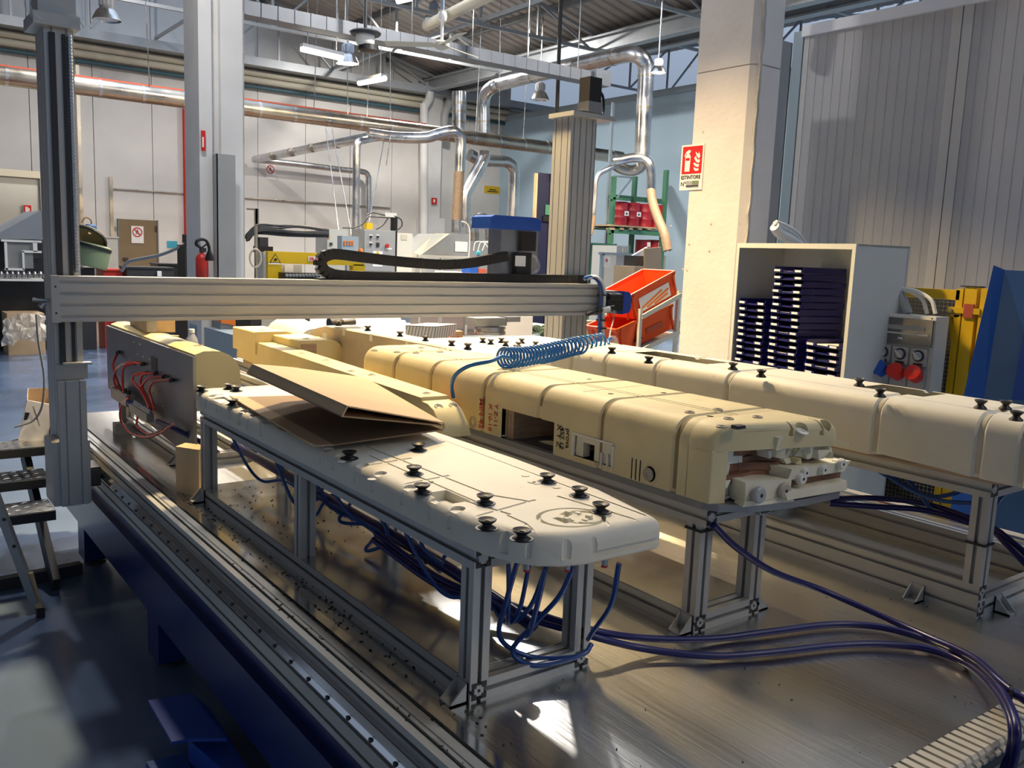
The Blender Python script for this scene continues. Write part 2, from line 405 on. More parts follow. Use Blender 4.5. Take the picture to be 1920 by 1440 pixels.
for Y in (.6, 4.7): obj('cross_beam', MB().box((.94, Y, .2), (3.0, Y+.12, .37)), 'blue_steel', base)
obj('rail_support', MB().box((.845, .5, .38), (.93, 5.0, T-.168)), 'blue_steel', base)
obj('rail_support', MB().box((3.02, .5, .38), (3.2, 5.0, T-.168)), 'blue_steel', base)
obj('deck_support', MB().box((.94, .8, T-.16), (3.02, 4.9, T-.03)), 'dark', base)
for X0 in (.82, 3.0):
    for Y in (1.5, 3.15, 4.4):
        lg = obj('base_leg', MB().box((X0, Y, .03), (X0+.12, Y+.14, .19)), 'blue_steel', base)
        obj('foot', MB().lathe((X0+.06, Y+.07, 0), [(.05, 0), (.05, .012), (.02, .016), (.018, .035)], seg=14), 'dark', lg)
# folded blue sheet parts lying below the rail, near the camera
def flat_px(pts, z): return [P(a, b, Z=z) for a, b in pts]
fp = thing('folded_blue_sheet', 'bright blue folded steel sheet on the floor below the rail', 'sheet metal', P(330, 1360, Z=0))
obj('top_flange', MB().prism(flat_px([(278, 1313), (358, 1299), (425, 1384), (352, 1385), (322, 1391)], .16), (0, 0, -.01)), 'blue_cover', fp)
obj('side_web', MB().prism(flat_px([(358, 1299), (395, 1330), (470, 1450), (425, 1450), (353, 1386), (398, 1375)], .12), (0, 0, -.11)), 'blue_cover', fp)
obj('foot_flange', MB().prism(flat_px([(274, 1428), (345, 1412), (372, 1470), (300, 1470)], .05), (0, 0, -.045)), 'blue_paint', fp)

# ================================================================ benches of T-slot extrusion
W = .0445
def bench(name, label, X0, X1, Y0, Y1, zt, posts, low=1, sheet=True, over=0.0):
    b = thing(name, label, 'bench', ((X0+X1)/2, (Y0+Y1)/2, T), 'extrusion benches on the table')
    hl = W*2 if low == 2 else W
    for Xa in (X0, X1-W):
        m = MB(); extr(m, (Xa, Y0, T), (1, 0, 0), (0, 0, 1), (0, Y1-Y0, 0), W, hl, 1, low); lb = obj('lower_beam', m, 'alu', b)
        # hollow chambers of the open end
        e = MB(); cs = .0115
        for j in range(low):
            for cx, cz in ((.004, .004), (W-.004-cs, .004), (.004, W-.004-cs), (W-.004-cs, W-.004-cs)): e.box((Xa+cx, Y0-.0008, T+j*W+cz), (Xa+cx+cs, Y0+.001, T+j*W+cz+cs))
            e.lathe((Xa+W/2, Y0-.0008, T+j*W+W/2), [(.0035, 0), (.0035, .002)], (0, 1, 0), 8)
        obj('end_chambers', e, 'dark', lb)
        m = MB(); extr(m, (Xa, Y0-over, zt-W), (1, 0, 0), (0, 0, 1), (0, Y1-Y0+over, 0), W, W); ub = obj('upper_beam', m, 'alu', b)
        e = MB()
        for cx, cz in ((.004, .004), (W-.004-cs, .004), (.004, W-.004-cs), (W-.004-cs, W-.004-cs)): e.box((Xa+cx, Y0-over-.0008, zt-W+cz), (Xa+cx+cs, Y0-over+.001, zt-W+cz+cs))
        obj('end_chambers', e, 'dark', ub)
        for Y in posts:
            m = MB(); extr(m, (Xa, Y, T+hl), (1, 0, 0), (0, 1, 0), (0, 0, zt-W-T-hl), W, W); obj('post', m, 'alu', b)
    for Y in posts:
        m = MB(); extr(m, (X0+W, Y, T), (0, 1, 0), (0, 0, 1), (X1-X0-2*W, 0, 0), W, W); obj('cross_beam', m, 'alu', b)
        m = MB(); extr(m, (X0+W, Y, zt-W), (0, 1, 0), (0, 0, 1), (X1-X0-2*W, 0, 0), W, W); obj('cross_beam', m, 'alu', b)
    if sheet: obj('shelf_sheet', MB().box((X0+.001, Y0+W*1.02, T+hl), (X1-.001, Y1, T+hl+.0025)), 'sheet_alu', b)
    return b
def bracket(par, X0, Y0, s=-1, h=.042, w_=.040, turn=False):
    """open corner bracket seated on the table against a beam face"""
    t = .004; m = MB()
    if not turn:
        m.box((X0, Y0, T), (X0+s*t, Y0+w_, T+h)); m.box((X0, Y0, T), (X0+s*h, Y0+w_, T+t))
        for Y in (Y0, Y0+w_-t): m.prism([(X0, Y, T), (X0+s*h, Y, T), (X0+s*h, Y, T+t), (X0+s*t, Y, T+h), (X0, Y, T+h)], (0, t, 0))
    else:
        m.box((X0, Y0, T), (X0+w_, Y0-t, T+h)); m.box((X0, Y0, T), (X0+w_, Y0-h, T+t))
        for X in (X0, X0+w_-t): m.prism([(X, Y0, T), (X, Y0-h, T), (X, Y0-h, T+t), (X, Y0-t, T+h), (X, Y0, T+h)], (t, 0, 0))
    br = obj('corner_bracket', m, 'alu', par)
    c = (X0+s*.012, Y0+w_/2, T+.004) if not turn else (X0+w_/2, Y0-.014, T+.004)
    obj('bolt', MB().lathe(c, [(.008, 0), (.008, .005), (.005, .005), (.005, .009)], seg=10), 'steel', br); return br
B1 = bench('extrusion_bench', 'low aluminium extrusion bench under the front white mould', .955, 1.274, 1.372, 3.075, .974, (1.372, 2.21, 3.03))
bracket(B1, .955, 1.378); bracket(B1, .955, 3.03)
B2 = bench('extrusion_bench', 'low aluminium extrusion bench under the yellow vehicle-shaped mould', 1.608, 1.858, 1.363, 3.02, .965, (1.363, 2.2, 2.97), over=.012)
bracket(B2, 1.608, 1.368); bracket(B2, 1.858, 1.366, 1)
B3 = bench('extrusion_bench', 'tallest aluminium extrusion bench under the long white mould at right', 2.324, 2.80, 1.029, 2.75, 1.018, (1.029, 1.9, 2.70), low=2, sheet=False)
bracket(B3, 2.324, 1.17, -1); bracket(B3, 2.42, 1.029, turn=True); bracket(B3, 2.68, 1.029, turn=True)
obj('top_board', MB().box((2.31, 1.0, 1.018), (2.80, 2.76, 1.024)), 'brown_ply', B3)
B0 = bench('extrusion_bench', 'aluminium extrusion bench behind the front white mould, holding the dark upright plate', 1.036, 1.34, 3.55, 4.60, .92, (3.55, 4.50), sheet=False)
bracket(B0, 1.036, 3.60); bracket(B0, 1.036, 4.44)
B4 = bench('extrusion_bench', 'aluminium extrusion bench at the back carrying the yellow beam mould', 1.42, 1.62, 3.15, 4.55, .955, (3.15, 4.5), sheet=False)
B5 = bench('extrusion_bench', 'aluminium extrusion bench at the back carrying the brown sided mould', 1.75, 2.30, 3.15, 4.6, .97, (3.15, 4.55), sheet=False)

# ---------------------------------------------------------------- suction cups and pads
def cup_mesh(r, h, m='rubber'):
    mb = MB().lathe((0, 0, 0), [(.2*r, 0), (r*.95, 0), (r, h*.06), (r*.95, h*.14), (r*.5, h*.42), (r*.48, h*.52), (r*.9, h*.82), (r*.96, h*.97), (r*.9, h), (r*.55, h*.80), (r*.3, h*.76), (r*.28, h*.55)], seg=22)
    return mesh_of('suction_cup', mb, m, 40)
SHADEM = mesh_of('cup_shade', MB().lathe((0, 0, .0012), [(.0225, 0), (.0225, .0012), (.0215, .0016)], seg=22), 'black')  # black disc that paints the shade of the recess around a cup
CUPM = cup_mesh(.0165, .024); CUPB = cup_mesh(.019, .020)
def cups(par, pts, me=None, r=.017, recess=True):
    me = me or CUPM
    for p in pts:
        o = bpy.data.objects.new('suction_cup', me); COL.objects.link(o); o.parent = par
        o.location = V(p)-V(par.location)+V((0, 0, -.002))
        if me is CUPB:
            s_ = bpy.data.objects.new('cup_shade', SHADEM); COL.objects.link(s_); s_.parent = o
def pads(par, pts, nrm=(0, 0, 1), r=.013, m='grey_pad'):
    for p in pts:
        obj('vacuum_pad', MB().lathe(V(p)-V(nrm)*.002, [(r, 0), (r, .0035), (r*.86, .0045), (r*.80, .003), (r*.45, .0035), (r*.40, .0015)], nrm, 20), m, par, 40)

# ---------------------------------------------------------------- front white mould
def resample(poly, step):
    out = []
    n = len(poly)
    for i in range(n):
        a, b = V(poly[i]), V(poly[(i+1) % n]); k = max(1, int((b-a).length/step))
        out += [a.lerp(b, j/k) for j in range(k)]
    return out
def inset(poly, d):
    n = len(poly); out = []
    for i in range(n):
        t = (V(poly[(i+1) % n])-V(poly[i-1])).normalized(); out.append(V(poly[i])+V((-t.y, t.x))*d)
    return out
m1o = [(.942, 3.04), (.940, 1.44), (.944, 1.38), (.953, 1.325), (.972, 1.272), (1.0, 1.232), (1.04, 1.205), (1.09, 1.192), (1.275, 1.190), (1.288, 1.198), (1.296, 1.215), (1.338, 1.42), (1.352, 1.75), (1.345, 2.2), (1.25, 3.10), (1.235, 3.14), (1.0, 3.145), (.96, 3.12), (.945, 3.085)]
m1r = resample(m1o, .03)
M1 = thing('foam_mould', 'low white foam mould with black suction cups on the front bench', 'mould', (1.13, 2.1, .974))
mb = MB()
lay = [(.974, .004), (.978, 0), (1.010, 0), (1.022, .003), (1.030, .009), (1.035, .018), (1.037, .030)]
mb.loft([[(p.x, p.y, z) for p in inset(m1r, d)] for z, d in lay])
body = obj('mould_body', mb, 'cream', M1, 35)
cs = []
def slotcut(a, b, z=1.0375, w_=.009, dp=.0014):
    a, b = V((*a, z-dp)), V((*b, z-dp)); return MB().bar(a, b, w_, dp*2)
# drip notches down the long left side
for px_, py_, wd in ((385, 757, .012), (405, 768, .010), (430, 783, .012), (446, 790, .022), (463, 799, .012), (488, 812, .014), (600, 868, .009), (624, 878, .009), (664, 892, .008), (697, 907, .008), (752, 945, .010), (803, 975, .008), (840, 992, .009)):
    Y = P(px_, py_, X=.94).y; z0 = .992+.01*rnd.random()
    c = MB(); c.cyl((.9385, Y, z0), (.9385, Y, 1.06), wd*.8, seg=8); cs.append(c)
    if px_ < 500 or wd > .009: cs.append(MB().bar((.95, Y, 1.0365), (1.0+.03*rnd.random(), Y+.012, 1.0365), wd*.9, .009))
    cs.append(MB().lathe((.962, Y, 1.030), [(.012+wd*.5, 0), (.012+wd*.5, .02)], seg=12))
for X0, Y0, r in ((.963, 1.29, .013), (.985, 1.243, .011), (1.045, 1.197, .015), (1.105, 1.188, .011)): cs.append(MB().cyl((X0, Y0, .988), (X0, Y0, 1.06), r*.8, r, 12))
for a, b in (((1.02, 1.95), (1.02, 1.30)), ((1.06, 2.05), (1.075, 1.50)), ((1.075, 1.50), (1.12, 1.42)), ((1.12, 1.42), (1.31, 1.37)), ((.95, 1.85), (1.10, 1.87)), ((.95, 1.66), (1.09, 1.68)), ((.95, 1.38), (1.14, 1.42)), ((1.23, 1.20), (1.20, 1.42)), ((1.02, 1.30), (1.0, 1.24)), ((1.15, 1.19), (1.17, 1.24)), ((1.0, 1.51), (1.03, 1.36))): cs.append(slotcut(a, b))
cs.append(MB().box((.965, 1.48, 1.018), (1.015, 1.575, 1.06)))                # square pocket
for X0, Y0 in ((.97, 2.9), (.985, 2.6), (.975, 2.35)): cs.append(MB().box((X0-.02, Y0-.03, 1.030), (X0+.02, Y0+.03, 1.06)))
ring = MB(); sg = 36
for k in range(sg):
    a0, a1 = 2*math.pi*k/sg, 2*math.pi*(k+1)/sg
ringv = []
for rr_, zz in ((.074, 1.029), (.074, 1.06), (.064, 1.06), (.064, 1.029)):
    ringv.append([(1.125+rr_*math.cos(2*math.pi*k/sg), 1.285+rr_*.86*math.sin(2*math.pi*k/sg), zz) for k in range(sg)])
ring.loft(ringv+[ringv[0]], cap=False); cs.append(ring)
cs.append(MB().lathe((1.145, 1.275, 1.031), [(.046, 0), (.046, .03)], seg=28))
cs.append(MB().box((1.088, 1.26, 1.024), (1.112, 1.30, 1.06)))
cs.append(MB().box((1.10, 1.15, .986), (1.40, 1.197, .998)))                   # slot under the nose
cut(body, cs)
for p in body.data.polygons: p.use_smooth = True
body.data.set_sharp_from_angle(angle=math.radians(28))
hb = MB().lathe((1.15, 1.272, 1.0305), [(.034, 0), (.033, .006), (.024, .0075), (.018, .0055), (.008, .006)], seg=24); obj('round_boss', hb, 'pale_foam', M1, 40)
hb = MB()
for k in range(9):
    a = k*.7; hb.obox((1.128+.03*math.cos(a), 1.275+.026*math.sin(a), 1.0305), (.011, .004, 0), (-.004, .01, 0), (0, 0, .006+.003*(k % 3)))
obj('machined_lugs', hb, 'pale_foam', M1)
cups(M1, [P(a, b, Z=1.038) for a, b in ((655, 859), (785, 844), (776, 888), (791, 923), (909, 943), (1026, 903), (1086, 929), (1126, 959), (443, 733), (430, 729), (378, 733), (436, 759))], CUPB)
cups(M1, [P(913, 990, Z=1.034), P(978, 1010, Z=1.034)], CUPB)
for a, b in ((985, 892), (997, 904), (1043, 914), (1006, 906), (640, 866), (697, 899)): obj('plugged_hole', MB().lathe(P(a, b, Z=1.0372), [(.010, 0), (.010, .0012)], seg=16), 'cream_wear', M1)
for X0, Y0 in ((1.03, 1.30), (1.1, 1.26), (1.18, 1.24)):
    f = obj('hose_fitting', MB().lathe((X0, Y0, .974), [(.006, 0), (.008, -.003), (.008, -.02), (.006, -.02), (.006, -.032)], seg=12), 'steel', M1)
    obj('release_ring', MB().lathe((X0, Y0, .942), [(.0065, 0), (.0065, -.004)], seg=12), 'red_paint', f)

# ---------------------------------------------------------------- long moulds with rounded shoulders
def arc(cx, cz, r, a0, a1, n): return [(cx+r*math.cos(math.radians(a0+(a1-a0)*k/n)), cz+r*math.sin(math.radians(a0+(a1-a0)*k/n))) for k in range(n+1)]
def long_mould(X0, X1, zb, zt, rl, rr_, front, Yr, grooves, gw=.012, gd=.006, endr=.05, rear=None):
    """cross-section with rounded shoulders swept along the table; front(x) gives the near end, grooves cross it"""
    sec = [(X0, zb)]+[(X0, zb+(zt-rl-zb)*k/4) for k in range(1, 4)]+arc(X0+rl, zt-rl, rl, 180, 90, 8)+[(X0+rl+(X1-rr_-X0-rl)*k/4, zt) for k in range(1, 4)]+arc(X1-rr_, zt-rr_, rr_, 90, 0, 6)+[(X1, zb)]
    mid = ((X0+X1)/2, (zb+zt)/2); st = []
    for k in range(5): st.append((('f', endr*(1-math.cos(k*math.pi/8))*.7), endr*.55*(1-math.sin(k*math.pi/8))))
    for g in sorted(grooves): st += [(g-gw, 0), (g-gw*.45, gd), (g+gw*.45, gd), (g+gw, 0)]
    er = endr if rear is None else rear
    for k in range(5): st.append((Yr-er*(1-math.sin(k*math.pi/8)), er*(1-math.cos(k*math.pi/8))))
    rings = []
    for y, d in st:
        ring_ = []
        for (x_, z_) in sec:
            dx = x_-mid[0]; dz = z_-mid[1]
            sx = x_-(d if dx > 0 else -d)*(1 if abs(dx) > .01 else 0); sz = z_ if z_ <= zb+1e-6 else z_-d*min(1, max(0, (z_-zb)/(zt-zb)))**2
            yy = front(x_)+y[1] if isinstance(y, tuple) else y
            ring_.append((sx, yy, sz))
        rings.append(ring_[::-1])
    return MB().loft(rings)
def groove_bands(par, X0, X1, zb, zt, rl, rr_, grooves, m, gw=.012, gd=.0052):
    """darker strips lining the cross grooves, over the left flank and shoulder"""
    sec = [(X0+gd, zb+.01), (X0+gd, zb+(zt-rl-zb)*.5)]+[(x_+gd*math.cos(math.radians(k))*.0, z_) for k, (x_, z_) in enumerate(arc(X0+rl, zt-rl, rl-gd, 180, 95, 8))]
    sec0 = sec
    for g in grooves:
        sec = [q for q in sec0 if q[1] > 1.079] if abs(g-1.992) < .01 else sec0
        n = len(sec); vs = [(x_, g-gw*.44, z_) for x_, z_ in sec]+[(x_, g+gw*.44, z_) for x_, z_ in sec]
        obj('groove_band', MB().add(vs, [(i, i+1, n+i+1, n+i) for i in range(n-1)]), m, par, 60)
# yellow, vehicle shaped
M2 = thing('foam_mould', 'long yellow foam mould shaped like a vehicle, broken open at its near end', 'mould', (1.78, 2.2, .965))
g2 = [2.864, 2.604, 2.281, 1.992, 1.726, 1.455]
f2 = lambda x_: 1.335-(x_-1.6)*.24
b2 = obj('mould_body', long_mould(1.60, 1.965, .983, 1.172, .060, .040, lambda x_: 1.412, 3.14, g2, endr=.001, rear=.05), 'yellow_foam', M2, 40)
nsh = obj('nose_shell', long_mould(1.60, 1.968, 1.108, 1.172, .058, .040, f2, 1.4145, [], endr=.034, rear=.0005), 'yellow_foam', M2, 40)
obj('nose_corner', long_mould(1.60, 1.648, .983, 1.1125, .004, .004, lambda x_: f2(x_)+.004, 1.4145, [], endr=.012, rear=.0005), 'yellow_foam', M2, 40)
groove_bands(M2, 1.60, 1.965, .983, 1.172, .060, .040, g2, 'groove_dark')
cut(nsh, [MB().prism([(1.655, 1.1, 1.08), (1.655, 1.1, 1.118), (1.672, 1.1, 1.136), (1.69, 1.1, 1.146), (1.705, 1.1, 1.132), (1.74, 1.1, 1.124), (1.77, 1.1, 1.129), (1.80, 1.1, 1.120), (1.815, 1.1, 1.138), (1.84, 1.1, 1.128), (1.865, 1.1, 1.142), (1.885, 1.1, 1.124), (1.91, 1.1, 1.132), (1.93, 1.1, 1.112), (1.99, 1.1, 1.10), (1.99, 1.1, 1.08)], (0, .255, 0)), MB().prism([(1.81, 1.1, 1.12), (1.818, 1.1, 1.16), (1.824, 1.1, 1.12)], (0, .20, .02)), MB().prism([(1.90, 1.1, 1.12), (1.906, 1.1, 1.165), (1.913, 1.1, 1.12)], (0, .20, .02)), MB().lathe((1.845, 1.275, 1.148), [(.018, 0), (.018, .05)], (0, -.35, .94), 18), MB().lathe((1.925, 1.27, 1.146), [(.016, 0), (.016, .05)], (.1, -.45, .9), 18)])
for p in nsh.data.polygons: p.use_smooth = True
nsh.data.set_sharp_from_angle(angle=math.radians(28))
for q_, n__, r_ in (((1.845, 1.272, 1.149), (0, -.35, .94), .0165), ((1.925, 1.267, 1.147), (.1, -.45, .9), .0145)): pads(M2, [q_], V(n__).normalized(), r_, 'white_nylon')
c2 = [MB().box((1.5, 1.921, .95), (1.84, 2.176, 1.076)),
      MB().box((1.58, 1.675, .999), (1.606, 1.83, 1.057)), MB().cyl((1.58, 1.775, 1.022), (1.66, 1.775, 1.022), .017, seg=18),
      MB().cyl((1.585, 1.535, 1.012), (1.603, 1.535, 1.012), .020, seg=20)]
for Y in (1.60, 1.585, 1.57): c2.append(MB().box((1.59, Y-.002, .985), (1.6025, Y+.002, 1.04)))
c2.append(MB().bar((1.78, 1.35, 1.1715), (1.72, 3.0, 1.1715), .004, .002)); c2.append(MB().bar((1.76, 1.35, 1.1715), (1.70, 3.0, 1.1715), .004, .002))
for Y in (2.42, 1.86): c2.append(MB().bar((1.65, Y, 1.1715), (1.95, Y+.03, 1.1715), .003, .002))
for X0, Y0 in ((1.70, 1.80), (1.84, 2.05), (1.72, 2.33), (1.69, 1.43), (1.86, 1.75), (1.74, 2.9)): c2.append(MB().lathe((X0, Y0, 1.166), [(.009, 0), (.009, .02)], seg=12))
cut(b2, c2)
for p in b2.data.polygons: p.use_smooth = True
b2.data.set_sharp_from_angle(angle=math.radians(30))
obj('base_board', MB().prism([(x_, y_, .965) for x_, y_ in ((1.60, 3.1), (1.60, 1.36), (1.62, 1.325), (1.68, 1.285), (1.76, 1.262), (1.86, 1.252), (2.0, 1.252), (2.02, 1.28), (1.99, 1.40), (1.97, 3.1))], (0, 0, .018)), 'alu_dark', M2)
obj('inner_floor', MB().box((1.61, 1.90, .983), (1.84, 2.2, .9855)), 'plate_grey', M2)
wl = MB()
for k in range(3): wl.box((1.612, 2.13+.015*k, .985), (1.78-.02*(k % 2), 2.143+.015*k, 1.074))
obj('inner_boards', wl, 'brown_ply', M2); obj('cavity_back', MB().box((1.80, 1.9, .985), (1.815, 2.18, 1.076)), 'brown_core', M2)
pads(M2, [(1.6005, 2.335, 1.005)], (-1, 0, 0), .020); pads(M2, [(1.594, 1.535, 1.012)], (-1, 0, 0), .017)
obj('recess_panel', MB().box((1.6055, 1.678, 1.0), (1.63, 1.752, 1.055)).box((1.6055, 1.798, 1.0), (1.63, 1.828, 1.055)).box((1.6055, 1.752, 1.042), (1.63, 1.798, 1.055)), 'pale_foam', M2)
tr = MB()
for a, b in (((1.668, 1.058), (1.84, 1.064)), ((1.668, .998), (1.676, 1.06)), ((1.83, .998), (1.838, 1.06)), ((1.672, .986), (1.676, 1.0)), ((1.690, .986), (1.694, 1.03)), ((1.715, .986), (1.72, 1.03))): tr.box((1.5975, a[0], a[1]), (1.604, b[0], b[1]))
obj('recess_trim', tr, 'white_nylon', M2)
# broken near end: layered brown core, pale chunks, sockets
for k in range(7):
    z0 = .985+k*.021; m = MB(); xs = [1.652+.052*j for j in range(7)]
    pts = [(q, 1.375-(q-1.6)*.20+rnd.uniform(-.022, .02)-(.012 if k in (2, 3) else 0), z0) for q in xs]
    m.prism(pts+[(1.955, 1.46, z0), (1.652, 1.46, z0)], (0, 0, .0195)); obj('core_layer', m, 'brown_core', M2)
def chunk(par, c, s, m='pale_foam', name='foam_chunk', rot=0):
    mb = MB(); x_, y_, z_ = c; a, b, h = s; j = lambda: rnd.uniform(-.15, .15)
    ca, sa = math.cos(rot), math.sin(rot)
    vs = []
    for zz in (-.5, .5):
        for xx, yy in ((-.5, -.5), (.5, -.5), (.5, .5), (-.5, .5)):
            p, q = (xx+j()*.5)*a, (yy+j()*.5)*b; vs.append((x_+p*ca-q*sa, y_+p*sa+q*ca, z_+(zz+j()*.5)*h))
    mb.add(vs, [(0, 3, 2, 1), (4, 5, 6, 7), (0, 1, 5, 4), (1, 2, 6, 5), (2, 3, 7, 6), (3, 0, 4, 7)]); return obj(name, mb, m, par)
fy = lambda x_: 1.335-(x_-1.6)*.24
def split(x0, x1, z0, z1, out, d=0):
    """uneven rectangles that fill the broken face"""
    w_, h = x1-x0, z1-z0
    if (w_ < .026 and h < .022) or d > 7 or (d > 3 and rnd.random() < .16): out.append((x0, x1, z0, z1)); return
    f = rnd.uniform(.3, .7)
    if w_*.8 > h: split(x0, x0+w_*f, z0, z1, out, d+1); split(x0+w_*f, x1, z0, z1, out, d+1)
    else: split(x0, x1, z0, z0+h*f, out, d+1); split(x0, x1, z0+h*f, z1, out, d+1)
blocks = []; split(1.646, 1.966, .985, 1.140, blocks)
for x0, x1, z0, z1 in blocks:
    cx, cz = (x0+x1)/2, (z0+z1)/2; mm = 'pale_foam'
    if cx < 1.668: dp, mm = rnd.uniform(.005, .025), 'white_nylon'
    elif 1.040 < cz < 1.072: dp, mm = rnd.uniform(.05, .075), 'brown_core'
    elif cz >= 1.072 and cx < 1.80: dp = rnd.uniform(.01, .075); mm = 'brown_core' if dp > .034 else rnd.choice(('white_nylon', 'pale_foam'))
    elif cz >= 1.072: dp = rnd.uniform(-.002, .035); mm = rnd.choice(('pale_foam', 'pale_foam', 'yellow_foam', 'white_nylon'))
    else: dp, mm = rnd.uniform(.03, .06), rnd.choice(('brown_core', 'pale_foam'))
    yf_ = fy(cx)+dp; chunk(M2, (cx, (yf_+1.415)/2, cz), ((x1-x0)*1.02, 1.415-yf_, (z1-z0)*1.02), mm, 'core_block' if mm == 'brown_core' else 'foam_chunk', -.04)
for k in range(9):
    x_ = 1.66+.036*k; chunk(M2, (x_, fy(x_)+.035, 1.122-.004*(k % 3)), (.034, .03, .010+.006*(k % 2)), 'yellow_foam', 'broken_edge', -.2)
chunk(M2, (1.738, 1.305, 1.012), (.14, .07, .052), 'pale_foam', 'lower_block', -.15)
chunk(M2, (1.735, 1.288, .990), (.15, .04, .014), 'pale_foam', 'lower_block', -.15)
chunk(M2, (1.91, 1.285, 1.048), (.22, .06, .026), 'pale_foam', 'socket_bar', -.05)
chunk(M2, (1.90, 1.275, 1.000), (.25, .06, .022), 'pale_foam', 'bottom_bar', -.05)
chunk(M2, (1.90, 1.30, 1.022), (.23, .05, .022), 'brown_core', 'core_layer', -.05)
for x_, z_, r, m in ((1.688, 1.012, .0205, 'grey_plastic'), (1.775, 1.012, .0205, 'grey_pad'), (1.835, 1.036, .015, 'white_nylon'), (1.845, 1.050, .013, 'white_nylon'), (1.915, 1.050, .013, 'white_nylon'), (1.985, 1.058, .014, 'white_nylon')):
    yy = 1.262-(x_-1.6)*.06
    d_ = obj('socket_disc', MB().lathe((x_, yy, z_), [(r*.8, 0), (r, .004), (r, .012), (r*.7, .014), (r*.7, .03)], (.05, 1, 0), 20), m, M2, 40)
    obj('socket_hole', MB().lathe((x_, yy-.0006, z_), [(r*.25, 0), (r*.25, .003)], (.05, 1, 0), 12), 'dark', d_)
pads(M2, [P(a, b, Z=1.173) for a, b in ((1293, 773), (1346, 768), (1366, 785), (1353, 800), (1420, 782), (702, 657), (745, 660), (780, 662), (825, 660), (790, 652))], r=.013)
chunk(M2, P(1385, 800, Z=1.172), (.03, .018, .008), 'dark', 'dark_pen')
# handwriting left on the flanks
for txt, sz, o, m in [(t_, s_*1.45, o_, m_) for t_, s_, o_, m_ in (('MIN 45', .022, (1.5985, 2.298, 1.09), 'mark_red'), ('X 10-10', .018, (1.5985, 2.245, 1.08), 'mark_red'), ('Y Z-11', .018, (1.5985, 2.215, 1.085), 'mark_red'), ('X Y Z', .018, (1.5985, 1.905, 1.075), 'mark_black'), ('457 12', .016, (1.5985, 1.89, 1.07), 'mark_black'), ('prova', .017, (1.5985, 1.865, 1.07), 'mark_black'))]:
    obj('handwriting', textmb(txt, sz, o, (0, 0, -1), (0, -1, 0), bold=.0004), m, M2)
# long white
M3 = thing('foam_mould', 'long white foam mould with rectangular pockets on the right bench', 'mould', (2.45, 1.8, 1.024))
g3 = [2.676, 2.479, 2.214, 1.886, 1.348, 1.061, .955]
b3 = obj('mould_body', long_mould(2.30, 2.60, 1.026, 1.194, .052, .03, lambda x_: .62, 2.84, g3, .014, .006), 'cream', M3, 40)
groove_bands(M3, 2.30, 2.60, 1.026, 1.194, .052, .03, g3, 'groove_tan', .014)
c3 = [MB().box((2.395, 2.06, 1.160), (2.52, 2.43, 1.25)), MB().box((2.43, 1.29, 1.160), (2.56, 1.49, 1.25)), MB().bar((2.37, 1.0, 1.194), (2.37, 2.7, 1.194), .003, .002)]
c3.append(MB().prism([(2.2, 1.38, 1.02), (2.2, 1.32, 1.034), (2.2, 1.15, 1.030), (2.2, 1.0, 1.02)], (.2, 0, 0)))
cut(b3, c3)
for p in b3.data.polygons: p.use_smooth = True
b3.data.set_sharp_from_angle(angle=math.radians(30))
cups(M3, [P(a, b, Z=1.196) for a, b in ((1147, 662), (1216, 680), (1374, 692), (1427, 706), (1611, 723), (1650, 743), (1838, 765), (1885, 766), (1905, 787))])
obj('groove_line', MB().box((2.2985, 1.42, 1.035), (2.301, 1.57, 1.048)), 'white_nylon', M3)

# ---------------------------------------------------------------- yellow beam mould, rotated a few degrees
M6 = thing('foam_mould', 'narrow straight yellow beam mould with round grey pads on its sloping near end', 'mould', (1.5, 3.3, .99))
ang = math.radians(3.3); ux = V((math.cos(ang), -math.sin(ang), 0)); uy = V((math.sin(ang), math.cos(ang), 0)); o6 = V((1.432, 2.39, 0))
def q6(u, v, z): p = o6+ux*u+uy*v; return (p.x, p.y, z)
mb = MB(); wd = .105
secs = [(-.145, .985, .992), (-.125, .985, 1.03), (-.085, .985, 1.062), (-.045, .985, 1.076), (-.002, .985, 1.078), (.0, .985, 1.089), (1.92, .985, 1.089), (1.96, .985, 1.080), (1.985, .985, 1.05), (1.99, .985, 1.0)]
mb.loft([[q6(-.004, v, zb), q6(.004, v, zt-.002), q6(.008, v, zt), q6(wd-.004, v, zt), q6(wd, v, zt-.006), q6(wd+.004, v, zb)] for v, zb, zt in secs]); obj('mould_body', mb, 'yellow_beam', M6, 35)
obj('base_board', MB().prism([q6(.004, -.05, .966), q6(wd-.004, -.05, .966), q6(wd-.004, 1.9, .966), q6(.004, 1.9, .966)], (0, 0, .019)), 'brown_ply', M6)
nrm = (ux*0-uy*.5+V((0, 0, .86))).normalized()
pads(M6, [q6(.03, -.07, 1.067), q6(.082, -.07, 1.067)], nrm, .015); pads(M6, [q6(.055, .06, 1.089), q6(.06, .50, 1.089), q6(.03, .62, 1.089), q6(.06, .95, 1.089), q6(.05, 1.2, 1.089), q6(.06, 1.55, 1.089)], r=.014)
obj('red_cap', MB().lathe(q6(.11, .07, 1.04), [(.02, 0), (.02, .03), (.016, .04)], seg=16), 'red_plug', M6, 40)
